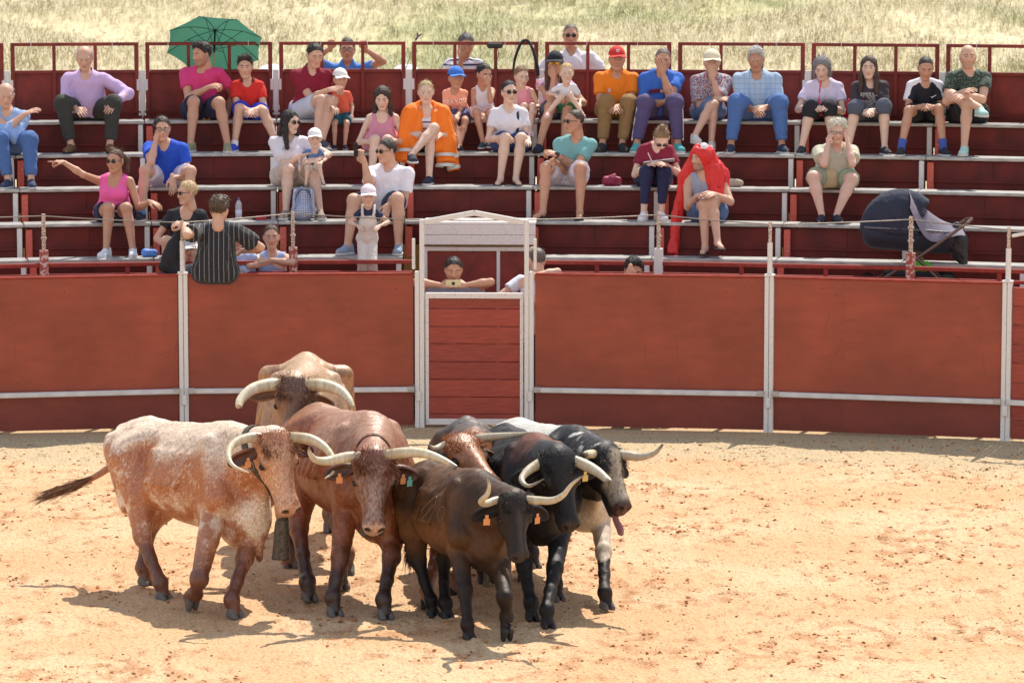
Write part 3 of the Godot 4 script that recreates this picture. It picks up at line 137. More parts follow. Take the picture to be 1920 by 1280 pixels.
	person("short-haired blonde woman in a black t-shirt and sunglasses looking left", {"s": 0.99, "hs": 0.97, "kind": "woman", "seed": 30, "skin": col(220, 174, 148), "root": V(-3.33, 1.27, -36.26), "fat": 1.1, "top": {"name": "shirt", "m": cloth(col(38, 38, 44)), "sleeve": 0.5, "neck": 0.03}, "bottom": {"name": "shorts", "m": cloth(col(44, 44, 52)), "len": 0.5}, "shoe": cloth(col(60, 60, 64)), "hair": "short", "hairc": col(222, 190, 140), "glasses": "dark",
		"j": {"pel": V(0, 0.43, 0), "nk": V(0.04, 0.8, 0.12), "hd": V(0.05, 0.97, 0.17), "hb": Basis(V(0.53, 0, 0.85), V(-.06, 1, 0.04), V(-.85, -.07, 0.53)), "sh0": V(-.12, 0.74, 0.1), "sh1": V(0.19, 0.74, 0.1), "el0": V(-.27, 0.5, 0.11), "el1": V(0.26, 0.47, 0.08), "wr0": V(-.12, 0.44, 0.3), "wr1": V(0.17, 0.41, 0.3), "hip0": V(-.1, 0.41, -.01), "hip1": V(0.09, 0.41, -.01), "kn0": V(-.14, 0.5, 0.41), "kn1": V(0.17, 0.5, 0.4), "an0": V(-.13, 0.08, 0.4), "an1": V(0.17, 0.08, 0.4), "hdir0": V(0.49, -.43, 0.76), "hback0": V(-.37, 0.8, 0.48), "toe0": V(-.24, 0, 0.97), "hdir1": V(-.31, -.42, 0.85), "hback1": V(0.37, 0.8, 0.48), "toe1": V(0.24, 0, 0.97)}})
	person("man in a black pinstriped shirt seen from behind, sitting on top of the barrier", {"s": 1.06, "hs": 1.00, "kind": "man", "seed": 31, "skin": col(220, 174, 148), "root": V(-2.91, 0.94, -34.93), "fat": 1.1, "hands": ["grip", "rest"], "top": {"name": "shirt", "m": M.pinstripe, "sleeve": 0.75, "loose": 0.015, "hang": 0.1}, "bottom": {"name": "trousers", "m": cloth(col(62, 66, 78)), "len": 1.9}, "shoe": cloth(col(40, 40, 46)), "hair": "curly", "hairc": col(98, 78, 58),
		"j": {"pel": V(0, 0.64, 0), "nk": V(0.03, 1.08, -.02), "hd": V(0.05, 1.22, 0.03), "hb": Basis(V(-.98, 0, -.21), V(0.02, 0.99, -.1), V(0.21, -.1, -.97)), "sh0": V(-.15, 1.01, -.02), "sh1": V(0.21, 1.01, -.02), "el0": V(-.25, 1, 0.27), "el1": V(0.44, 0.84, -.13), "wr0": V(-.29, 1.08, 0.02), "wr1": V(0.24, 0.79, -.3), "hip0": V(-.1, 0.62, 0), "hip1": V(0.1, 0.62, 0), "kn0": V(-.46, 0.52, -.27), "kn1": V(0.17, 0.53, -.44), "an0": V(-.29, 0.1, -.3), "an1": V(0.18, 0.09, -.42), "hdir0": V(-1, 0.1, 0), "hback0": V(0, 0.81, 0.58), "toe0": V(0, 0, -1), "hdir1": V(-.74, -.49, -.47), "hback1": V(0.37, 0.8, 0.48), "toe1": V(0, 0, -1)}})
	person("girl in a pale cap and black top resting her chin on her hand", {"s": 0.97, "hs": 0.97, "kind": "woman", "seed": 32, "skin": col(220, 174, 148), "root": V(-3.25, 0.3, -35.77), "top": {"name": "shirt", "m": cloth(col(40, 40, 50)), "sleeve": 0.5}, "bottom": {"name": "trousers", "m": cloth(col(44, 46, 60)), "len": 1.9}, "cap": cloth(col(206, 208, 214)), "hair": "tied", "hairc": col(90, 66, 48),
		"j": {"pel": V(0, 0.81, 0), "nk": V(0.02, 1.29, 0.04), "hd": V(0.01, 1.43, 0.09), "hb": Basis(V(0.95, 0, -.31), V(0.07, 0.97, 0.23), V(0.3, -.24, 0.92)), "sh0": V(-.12, 1.22, 0.03), "sh1": V(0.16, 1.22, 0.03), "el0": V(-.28, 1.01, 0.13), "el1": V(0.22, 1.12, 0.28), "wr0": V(-.09, 1.14, 0.22), "wr1": V(0.1, 1.32, 0.22), "hip0": V(-.09, 0.79, 0), "hip1": V(0.09, 0.79, 0), "kn0": V(-.09, 0.43, 0.22), "kn1": V(0.09, 0.43, 0.22), "an0": V(-.1, 0.08, 0.02), "an1": V(0.1, 0.08, 0.02), "hdir0": V(0.79, 0.22, 0.57), "hback0": V(-.37, 0.8, 0.48), "toe0": V(-.24, 0, 0.97), "hdir1": V(-.21, 0.95, 0.21), "hback1": V(0.31, 0.1, 0.94), "toe1": V(0.24, 0, 0.97)}})
	person("brown-haired person in a pale blue t-shirt mostly hidden behind the man on the barrier", {"s": 0.97, "hs": 0.97, "kind": "woman", "seed": 33, "skin": col(220, 174, 148), "root": V(-2.77, 0.36, -35.82), "top": {"name": "shirt", "m": cloth(col(176, 190, 226)), "sleeve": 0.6}, "bottom": {"name": "trousers", "m": cloth(col(70, 74, 100)), "len": 1.9}, "hair": "tied", "hairc": col(96, 64, 46),
		"j": {"pel": V(0, 0.84, 0), "nk": V(0.02, 1.32, 0.02), "hd": V(0.01, 1.46, 0.07), "hb": Basis(V(0.98, 0, -.17), V(0.01, 1, 0.07), V(0.17, -.07, 0.98)), "sh0": V(-.13, 1.25, 0.02), "sh1": V(0.16, 1.25, 0.02), "el0": V(-.09, 0.99, -.06), "el1": V(0.11, 0.99, -.06), "wr0": V(-.06, 1.07, 0.17), "wr1": V(0.11, 1.07, 0.17), "hip0": V(-.09, 0.82, 0), "hip1": V(0.09, 0.82, 0), "kn0": V(-.09, 0.45, 0.2), "kn1": V(0.09, 0.45, 0.2), "an0": V(-.1, 0.08, 0.02), "an1": V(0.1, 0.08, 0.02), "hdir0": V(0.12, 0.03, 0.99), "hback0": V(-.37, 0.8, 0.48), "toe0": V(-.24, 0, 0.97), "hdir1": V(0, 0.02, 1), "hback1": V(0.37, 0.8, 0.48), "toe1": V(0.24, 0, 0.97)}})
	person("girl in a pale blue vest leaning with crossed forearms on the red rail", {"s": 0.97, "hs": 0.97, "kind": "woman", "seed": 34, "skin": col(220, 174, 148), "root": V(-2.42, 0.36, -35.97), "top": {"name": "shirt", "m": cloth(col(166, 190, 232)), "sleeve": 0, "neck": 0.02}, "bottom": {"name": "trousers", "m": cloth(col(70, 74, 100)), "len": 1.9}, "hair": "tied", "hairc": col(88, 66, 52),
		"j": {"pel": V(0, 0.81, 0), "nk": V(0.01, 1.3, 0.02), "hd": V(0, 1.45, 0.07), "hb": Basis(V(1, 0, -.07), V(0, 1, 0.07), V(0.07, -.07, 1)), "sh0": V(-.14, 1.23, 0.02), "sh1": V(0.15, 1.23, 0.02), "el0": V(-.21, 1.18, 0.28), "el1": V(0.22, 1.21, 0.28), "wr0": V(0.02, 1.21, 0.24), "wr1": V(-.02, 1.24, 0.26), "hip0": V(-.09, 0.79, 0), "hip1": V(0.09, 0.79, 0), "kn0": V(-.09, 0.44, 0.22), "kn1": V(0.09, 0.44, 0.22), "an0": V(-.1, 0.08, 0.02), "an1": V(0.1, 0.08, 0.02), "hdir0": V(0.91, -.35, 0.2), "hback0": V(-.37, 0.8, 0.48), "toe0": V(-.24, 0, 0.97), "hdir1": V(-.97, -.11, 0.22), "hback1": V(0.37, 0.8, 0.48), "toe1": V(0.24, 0, 0.97)}})
	person("woman with long black hair and sunglasses holding a baby on her knees", {"s": 1.03, "hs": 0.97, "kind": "woman", "seed": 35, "skin": col(234, 196, 174), "root": V(-2.31, 1.9, -37.46), "fat": 1.2, "top": {"name": "shirt", "m": cloth(col(232, 226, 236)), "sleeve": 0.6}, "bottom": {"name": "skirt", "m": cloth(col(206, 192, 180)), "len": 0.6, "loose": 0.02}, "hair": "long", "hairc": col(40, 34, 34), "glasses": "dark", "shoe": cloth(col(150, 136, 124)),
		"j": {"pel": V(0, 0.44, 0), "nk": V(-.02, 0.83, 0.12), "hd": V(0, 0.99, 0.17), "hb": Basis(V(0.67, 0, -.74), V(0.1, 0.99, 0.09), V(0.74, -.14, 0.66)), "sh0": V(-.18, 0.77, 0.1), "sh1": V(0.15, 0.77, 0.1), "el0": V(-.04, 0.54, 0.22), "el1": V(0.4, 0.65, 0.21), "wr0": V(0.14, 0.66, 0.36), "wr1": V(0.29, 0.61, 0.44), "hip0": V(-.1, 0.42, -.01), "hip1": V(0.1, 0.42, -.01), "kn0": V(-.01, 0.51, 0.42), "kn1": V(0.25, 0.5, 0.4), "an0": V(-.03, 0.09, 0.5), "an1": V(0.32, 0.09, 0.5), "hdir0": V(0.86, 0.37, 0.37), "hback0": V(-.37, 0.8, 0.48), "toe0": V(-.24, 0, 0.97), "hdir1": V(-.93, -.12, 0.35), "hback1": V(0.37, 0.8, 0.48), "toe1": V(0.24, 0, 0.97)}})
	person("baby in a white cap and blue shirt on a woman's knees", {"s": 0.44, "hs": 0.80, "kind": "child", "seed": 36, "skin": col(234, 196, 174), "root": V(-2.06, 2.22, -37.11), "top": {"name": "shirt", "m": cloth(col(96, 128, 176)), "sleeve": 0.6}, "bottom": {"name": "shorts", "m": cloth(col(206, 200, 188)), "len": 0.8}, "cap": cloth(col(238, 236, 234)), "shoe": cloth(col(120, 110, 104)), "hair": "", "hairc": col(90, 70, 54),
		"j": {"pel": V(0, 0.2, 0), "nk": V(0, 0.41, 0.04), "hd": V(0.02, 0.51, 0.09), "hb": Basis(V(0.99, 0, -.1), V(0, 1, 0.03), V(0.1, -.03, 0.99)), "sh0": V(-.06, 0.38, 0.03), "sh1": V(0.06, 0.38, 0.03), "el0": V(-.14, 0.31, -.01), "el1": V(0.13, 0.29, -.02), "wr0": V(-.14, 0.23, 0.06), "wr1": V(0.09, 0.27, 0.08), "hip0": V(-.03, 0.18, 0), "hip1": V(0.03, 0.18, 0), "kn0": V(-.05, 0.22, 0.18), "kn1": V(0.06, 0.25, 0.17), "an0": V(-.07, 0.04, 0.2), "an1": V(0.11, 0.07, 0.2), "hdir0": V(0, -.78, 0.62), "hback0": V(-.37, 0.8, 0.48), "toe0": V(-.24, 0, 0.97), "hdir1": V(-.26, -.4, 0.88), "hback1": V(0.37, 0.8, 0.48), "toe1": V(0.24, 0, 0.97)}})
	person("man in a white polo shirt and sunglasses taking a picture with his phone", {"s": 1.12, "hs": 1.00, "kind": "man", "seed": 37, "skin": col(220, 174, 148), "root": V(-1.36, 1.58, -36.95), "fat": 1.22, "hands": ["grip", "rest"], "top": {"name": "shirt", "m": cloth(col(236, 232, 240)), "sleeve": 0.6, "collar": true}, "bottom": {"name": "shorts", "m": cloth(col(52, 56, 82)), "len": 0.72, "loose": 0.02}, "shoe": cloth(col(140, 156, 178)), "hair": "short", "hairc": col(58, 52, 48), "glasses": "dark", "more": more_phone_photo,
		"j": {"pel": V(0, 0.45, 0), "nk": V(0.11, 0.87, 0.06), "hd": V(0.07, 1.03, 0.11), "hb": Basis(V(0.62, 0, 0.79), V(-.05, 1, 0.04), V(-.79, -.07, 0.61)), "sh0": V(-.1, 0.8, -.01), "sh1": V(0.29, 0.8, 0.11), "el0": V(-.1, 0.67, 0.28), "el1": V(0.23, 0.48, 0.15), "wr0": V(-.15, 0.93, 0.34), "wr1": V(0.1, 0.5, 0.4), "hip0": V(-.11, 0.43, -.04), "hip1": V(0.1, 0.43, 0.03), "kn0": V(-.26, 0.55, 0.4), "kn1": V(0.19, 0.57, 0.48), "an0": V(-.32, 0.1, 0.5), "an1": V(0.2, 0.1, 0.5), "hdir0": V(-.52, 0.83, 0.21), "hback0": V(-.53, 0, 0.85), "toe0": V(-.53, 0, 0.85), "hdir1": V(-.33, -.77, 0.55), "hback1": V(0.37, 0.8, 0.48), "toe1": V(-.07, 0, 1)}})
	person("small child in white overalls and a pale cap standing before the seats", {"s": 0.60, "hs": 0.87, "kind": "child", "seed": 38, "skin": col(234, 196, 174), "root": V(-1.46, 1.28, -36.12), "top": {"name": "shirt", "m": cloth(col(48, 54, 84)), "sleeve": 0.5}, "bottom": {"name": "overalls", "m": cloth(col(226, 216, 206)), "len": 1.5, "loose": 0.015}, "cap": cloth(col(236, 222, 228)), "hair": "buzz", "hairc": col(130, 100, 74), "shoe": cloth(col(220, 215, 210)), "more": more_bib,
		"j": {"pel": V(0, 0.52, 0), "nk": V(0.01, 0.82, 0.02), "hd": V(0.01, 0.93, 0.07), "hb": Basis(V(1, 0, -.07), V(0.01, 0.99, 0.1), V(0.07, -.1, 0.99)), "sh0": V(-.07, 0.77, 0.02), "sh1": V(0.08, 0.77, 0.02), "el0": V(-.18, 0.65, -.02), "el1": V(0.21, 0.66, 0.01), "wr0": V(-.09, 0.63, 0.1), "wr1": V(0.12, 0.63, 0.12), "hip0": V(-.05, 0.5, 0), "hip1": V(0.04, 0.5, 0), "kn0": V(-.05, 0.28, 0.13), "kn1": V(0.05, 0.28, 0.13), "an0": V(-.06, 0.05, 0.02), "an1": V(0.06, 0.05, 0.02), "hdir0": V(0.47, -.35, 0.81), "hback0": V(-.37, 0.8, 0.48), "toe0": V(-.24, 0, 0.97), "hdir1": V(-.5, -.4, 0.77), "hback1": V(0.37, 0.8, 0.48), "toe1": V(0.24, 0, 0.97)}})
	person("man in a teal t-shirt and sunglasses with a tattooed forearm, looking left", {"s": 1.06, "hs": 1.00, "kind": "man", "seed": 39, "skin": col(206, 154, 126), "root": V(0.59, 1.9, -37.44), "fat": 1.1, "hands": ["rest", "grip"], "top": {"name": "shirt", "m": cloth(col(122, 176, 176)), "sleeve": 0.6}, "bottom": {"name": "shorts", "m": cloth(col(214, 210, 222)), "len": 0.8, "loose": 0.015}, "sandal": M.yes, "hair": "buzz", "hairc": col(84, 66, 54), "glasses": "dark", "more": more_tattoo,
		"j": {"pel": V(0, 0.44, 0), "nk": V(0.09, 0.82, 0.1), "hd": V(0.06, 0.99, 0.15), "hb": Basis(V(0.47, 0, 0.88), V(-.03, 1, 0.02), V(-.88, -.03, 0.47)), "sh0": V(-.1, 0.75, 0.02), "sh1": V(0.24, 0.75, 0.14), "el0": V(-.04, 0.48, 0.14), "el1": V(0.07, 0.53, 0.25), "wr0": V(-.17, 0.6, 0.34), "wr1": V(-.13, 0.66, 0.36), "hip0": V(-.1, 0.42, -.04), "hip1": V(0.09, 0.42, 0.03), "kn0": V(-.24, 0.52, 0.38), "kn1": V(0.12, 0.53, 0.47), "an0": V(-.27, 0.09, 0.5), "an1": V(0.11, 0.09, 0.5), "hdir0": V(-.62, -.62, 0.49), "hback0": V(-.37, 0.8, 0.48), "toe0": V(-.56, 0, 0.83), "hdir1": V(-.85, 0.32, 0.42), "hback1": V(0.37, 0.8, 0.48), "toe1": V(-.1, 0, 0.99)}})
	person("woman in a maroon t-shirt with a bun writing on a clipboard on her knees", {"s": 0.99, "hs": 0.97, "kind": "woman", "seed": 40, "skin": col(234, 196, 174), "root": V(1.48, 1.9, -37.35), "top": {"name": "shirt", "m": cloth(col(134, 28, 54)), "sleeve": 0.6}, "bottom": {"name": "trousers", "m": cloth(col(36, 40, 76)), "len": 1.8, "loose": 0.0}, "shoe": cloth(col(230, 230, 234)), "hair": "bun", "hairc": col(150, 122, 88), "glasses": "dark", "more": more_clipboard,
		"j": {"pel": V(0, 0.43, 0), "nk": V(0.02, 0.76, 0.18), "hd": V(0.07, 0.83, 0.23), "hb": Basis(V(1, 0, -.07), V(0.05, 0.62, 0.79), V(0.04, -.79, 0.61)), "sh0": V(-.13, 0.7, 0.15), "sh1": V(0.16, 0.7, 0.15), "el0": V(-.21, 0.45, 0.26), "el1": V(0.25, 0.46, 0.27), "wr0": V(-.07, 0.57, 0.42), "wr1": V(0.11, 0.57, 0.44), "hip0": V(-.1, 0.41, -.01), "hip1": V(0.09, 0.41, -.01), "kn0": V(-.09, 0.49, 0.41), "kn1": V(0.09, 0.49, 0.41), "an0": V(-.12, 0.08, 0.5), "an1": V(0.06, 0.08, 0.5), "hdir0": V(0.56, 0.2, 0.8), "hback0": V(-.37, 0.8, 0.48), "toe0": V(-.24, 0, 0.97), "hdir1": V(-.53, 0.17, 0.83), "hback1": V(0.37, 0.8, 0.48), "toe1": V(0.24, 0, 0.97)}})
	person("man in a grey vest sheltering under a red jacket draped over his head", {"s": 1.03, "hs": 1.00, "kind": "man", "seed": 41, "skin": col(220, 174, 148), "root": V(2.01, 1.6, -36.72), "top": {"name": "shirt", "m": cloth(col(160, 166, 184)), "sleeve": 0, "neck": 0.03}, "bottom": {"name": "shorts", "m": cloth(col(76, 104, 150)), "len": 0.75}, "sandal": M.yes, "hair": "short", "hairc": col(60, 50, 44), "beard": 0.5, "beardc": col(110, 86, 74), "more": more_red_hood,
		"j": {"pel": V(0, 0.42, 0), "nk": V(-.05, 0.82, 0.1), "hd": V(-.08, 0.96, 0.15), "hb": Basis(V(0.67, 0, 0.74), V(-.05, 1, 0.05), V(-.74, -.07, 0.67)), "sh0": V(-.21, 0.75, 0.08), "sh1": V(0.13, 0.75, 0.08), "el0": V(-.21, 0.46, 0.15), "el1": V(0.22, 0.52, 0.25), "wr0": V(-.13, 0.59, 0.36), "wr1": V(0.05, 0.61, 0.42), "hip0": V(-.1, 0.4, 0), "hip1": V(0.1, 0.4, 0), "kn0": V(-.06, 0.51, 0.42), "kn1": V(0.03, 0.54, 0.41), "an0": V(-.05, 0.09, 0.5), "an1": V(0.07, 0.15, 0.6), "hdir0": V(0.29, 0.18, 0.94), "hback0": V(-.37, 0.8, 0.48), "toe0": V(-.24, 0, 0.97), "hdir1": V(-.61, 0.07, 0.79), "hback1": V(0.37, 0.8, 0.48), "toe1": V(0.24, 0, 0.97)}})
	person("white-haired heavy old woman holding a phone to her ear with both hands at her face", {"s": 0.97, "hs": 0.97, "kind": "woman", "seed": 42, "skin": col(232, 186, 166), "root": V(3.33, 1.9, -37.04), "fat": 1.45, "hands": ["grip", "flat"], "top": {"name": "shirt", "m": cloth(col(196, 192, 170)), "sleeve": 0.6, "loose": 0.01}, "bottom": {"name": "shorts", "m": cloth(col(150, 164, 140)), "len": 0.8, "loose": 0.015}, "shoe": cloth(col(44, 44, 56)), "solem": M.sole_dark, "hair": "curly", "hairc": col(238, 232, 214), "glasses": "clear",
		"j": {"pel": V(0, 0.43, 0), "nk": V(0.02, 0.76, 0.14), "hd": V(0.02, 0.91, 0.19), "hb": Basis(V(1, 0, 0), V(0, 0.99, 0.1), V(0, -.1, 0.99)), "sh0": V(-.17, 0.7, 0.11), "sh1": V(0.19, 0.7, 0.11), "el0": V(-.13, 0.59, 0.36), "el1": V(0.16, 0.59, 0.36), "wr0": V(-.08, 0.8, 0.26), "wr1": V(0.12, 0.8, 0.26), "hip0": V(-.09, 0.41, -.01), "hip1": V(0.09, 0.41, -.01), "kn0": V(-.24, 0.46, 0.38), "kn1": V(0.15, 0.44, 0.4), "an0": V(-.16, 0.08, 0.5), "an1": V(-.01, 0.08, 0.5), "hdir0": V(0.21, 0.98, 0), "hback0": V(-.76, 0, 0.65), "toe0": V(-.24, 0, 0.97), "hdir1": V(-.21, 0.98, 0), "hback1": V(0.76, 0, 0.65), "toe1": V(0.24, 0, 0.97)}})
	person("man in a grey shirt leaning on the gate and filming with a gold phone", {"s": 1.00, "hs": 1.00, "kind": "man", "seed": 43, "skin": col(206, 154, 126), "root": V(-.58, 0, -35.45), "fat": 1.1, "hands": ["grip", "grip"], "top": {"name": "shirt", "m": cloth(col(150, 156, 176)), "sleeve": 0.55, "collar": true}, "bottom": {"name": "trousers", "m": cloth(col(60, 64, 84)), "len": 1.9}, "hair": "short", "hairc": col(46, 40, 36), "more": more_gold_phone,
		"j": {"pel": V(0, 0.81, 0), "nk": V(-.01, 1.38, 0.02), "hd": V(0, 1.53, 0.07), "hb": Basis(V(1, 0, -.07), V(0.02, 0.96, 0.27), V(0.07, -.28, 0.96)), "sh0": V(-.18, 1.31, 0.02), "sh1": V(0.16, 1.31, 0.02), "el0": V(-.37, 1.42, 0.2), "el1": V(0.37, 1.42, 0.19), "wr0": V(-.12, 1.39, 0.2), "wr1": V(0.12, 1.39, 0.2), "hip0": V(-.09, 0.79, 0), "hip1": V(0.1, 0.79, 0), "kn0": V(-.1, 0.43, 0.24), "kn1": V(0.1, 0.43, 0.24), "an0": V(-.1, 0.09, 0), "an1": V(0.1, 0.09, 0), "hdir0": V(0.96, 0.16, 0.21), "hback0": V(0, 0.53, 0.85), "toe0": V(-.24, 0, 0.97), "hdir1": V(-.96, 0.16, 0.21), "hback1": V(0, 0.53, 0.85), "toe1": V(0.24, 0, 0.97)}})
	person("man in a white t-shirt turned away by the gate post, forearm on the barrier", {"s": 1.04, "hs": 1.00, "kind": "man", "seed": 44, "skin": col(220, 174, 148), "root": V(0.23, 0, -35.6), "top": {"name": "shirt", "m": cloth(col(230, 230, 238)), "sleeve": 0.5}, "bottom": {"name": "trousers", "m": cloth(col(60, 64, 84)), "len": 1.9}, "hair": "buzz", "hairc": col(104, 94, 86),
		"j": {"pel": V(0, 0.79, 0), "nk": V(0, 1.45, 0), "hd": V(0.02, 1.61, 0.05), "hb": Basis(V(-.94, 0, 0.34), V(-.02, 1, -.07), V(-.34, -.07, -.94)), "sh0": V(0.15, 1.38, 0.09), "sh1": V(-.15, 1.38, -.09), "el0": V(0.22, 1.52, 0.34), "el1": V(-.38, 1.22, 0.02), "wr0": V(-.02, 1.49, 0.42), "wr1": V(-.13, 1.23, 0.1), "hip0": V(0.09, 0.77, 0.05), "hip1": V(-.09, 0.77, -.05), "kn0": V(-.02, 0.4, 0.29), "kn1": V(0.01, 0.44, 0.24), "an0": V(-.1, 0.09, 0), "an1": V(0.1, 0.09, 0), "hdir0": V(-.84, -.47, 0.28), "hback0": V(0, 0.53, 0.85), "toe0": V(0.7, 0, -.72), "hdir1": V(0.87, -.25, 0.42), "hback1": V(0.37, 0.8, 0.48), "toe1": V(0.28, 0, -.96)}})
	person("dark-haired person almost hidden behind the barrier with one hand over its edge", {"s": 0.94, "hs": 1.00, "kind": "man", "seed": 45, "skin": col(206, 154, 126), "root": V(1.2, 0, -35.3), "top": {"name": "shirt", "m": cloth(col(60, 60, 70)), "sleeve": 0.5}, "bottom": {"name": "trousers", "m": cloth(col(60, 64, 84)), "len": 1.9}, "hair": "thick", "hairc": col(40, 34, 32),
		"j": {"pel": V(0, 0.77, 0), "nk": V(0.01, 1.41, -.02), "hd": V(0, 1.54, 0.03), "hb": Basis(V(0.98, 0, -.17), V(0.07, 0.91, 0.4), V(0.16, -.41, 0.9)), "sh0": V(-.15, 1.34, -.02), "sh1": V(0.17, 1.34, -.02), "el0": V(-.12, 1.39, 0.24), "el1": V(0.33, 1.13, 0.02), "wr0": V(-.04, 1.59, 0.34), "wr1": V(0.15, 1.26, 0.1), "hip0": V(-.09, 0.75, 0), "hip1": V(0.09, 0.75, 0), "kn0": V(-.09, 0.41, 0.22), "kn1": V(0.09, 0.41, 0.22), "an0": V(-.1, 0.08, 0), "an1": V(0.09, 0.08, 0), "hdir0": V(-.1, -.94, 0.31), "hback0": V(0, 0.29, 0.96), "toe0": V(-.24, 0, 0.97), "hdir1": V(-.82, 0.26, 0.51), "hback1": V(0.37, 0.8, 0.48), "toe1": V(0.24, 0, 0.97)}})

	run_jobs()
	for f in after: f.call()
	umbrella()
	pram()
	small_things()

# ---------- small helpers ----------
var names := {}
var rng := RandomNumberGenerator.new()

func numbered(called: String, parent: Node) -> String:
	var key = str(parent.get_instance_id()) + called
	var n: int = names.get(key, 0)
	names[key] = n + 1
	return called if n == 0 else "%s_%03d" % [called, n]

func thing(called: String, label: String, category: String, at := Vector3.ZERO, turn := 0.0, group := "") -> Node3D:
	var o := Node3D.new()
	o.name = numbered(called, self)
	add_child(o, true)
	o.position = at
	o.rotation.y = turn
	tag(o, label, category, group)
	return o

func tag(o: Node, label: String, category: String, group := "") -> Node:
	if label: o.set_meta("label", label)
	if category: o.set_meta("category", category)
	if group: o.set_meta("group", group)
	return o

func struct(o: Node) -> Node:
	o.set_meta("kind", "structure")
	return o

func obj(called: String, mesh: Mesh, mat: Material, parent: Node = self, xf := Transform3D()) -> MeshInstance3D:
	var o := MeshInstance3D.new()
	o.mesh = mesh
	if mat: o.material_override = mat
	o.name = numbered(called, parent)
	parent.add_child(o, true)
	o.transform = xf
	return o

func col(r: float, g: float, b: float) -> Color:   # base colour given as it looks in a picture (sRGB 0..255), kept linear
	return Color(r / 255.0, g / 255.0, b / 255.0).srgb_to_linear()

func mat(c: Color, rough := 0.8, metal := 0.0) -> StandardMaterial3D:   # c is linear
	var m := StandardMaterial3D.new()
	m.albedo_color = c.linear_to_srgb()
	m.roughness = rough
	m.metallic = metal
	return m

func vmat(rough := 0.8) -> StandardMaterial3D:
	var m := StandardMaterial3D.new()
	m.vertex_color_use_as_albedo = true
	m.roughness = rough
	return m

func noise_tex(freq: float, oct := 4, as_normal := false, bump := 4.0, size := 512, sd := 1, kind := FastNoiseLite.TYPE_SIMPLEX_SMOOTH, ramp = null) -> NoiseTexture2D:
	var n := FastNoiseLite.new()
	n.noise_type = kind
	n.seed = sd
	n.frequency = freq
	n.fractal_octaves = oct
	var t := NoiseTexture2D.new()
	t.noise = n
	t.width = size
	t.height = size
	t.seamless = true
	t.as_normal_map = as_normal
	t.bump_strength = bump
	if ramp: t.color_ramp = ramp
	return t

func ramp(a: Array) -> Gradient:   # [offset, Color, offset, Color ...]
	var g := Gradient.new()
	var off := PackedFloat32Array()
	var cs := PackedColorArray()
	for i in range(0, a.size(), 2):
		off.append(a[i])
		cs.append(a[i + 1])
	g.offsets = off
	g.colors = cs
	return g

func grey(a: float, b: float) -> Gradient:
	return ramp([0.0, Color(a, a, a), 1.0, Color(b, b, b)])

func tri(m: StandardMaterial3D, scale: Vector3, world := false) -> StandardMaterial3D:
	m.uv1_triplanar = true
	m.uv1_world_triplanar = world
	m.uv1_scale = scale
	m.uv1_triplanar_sharpness = 4.0
	return m

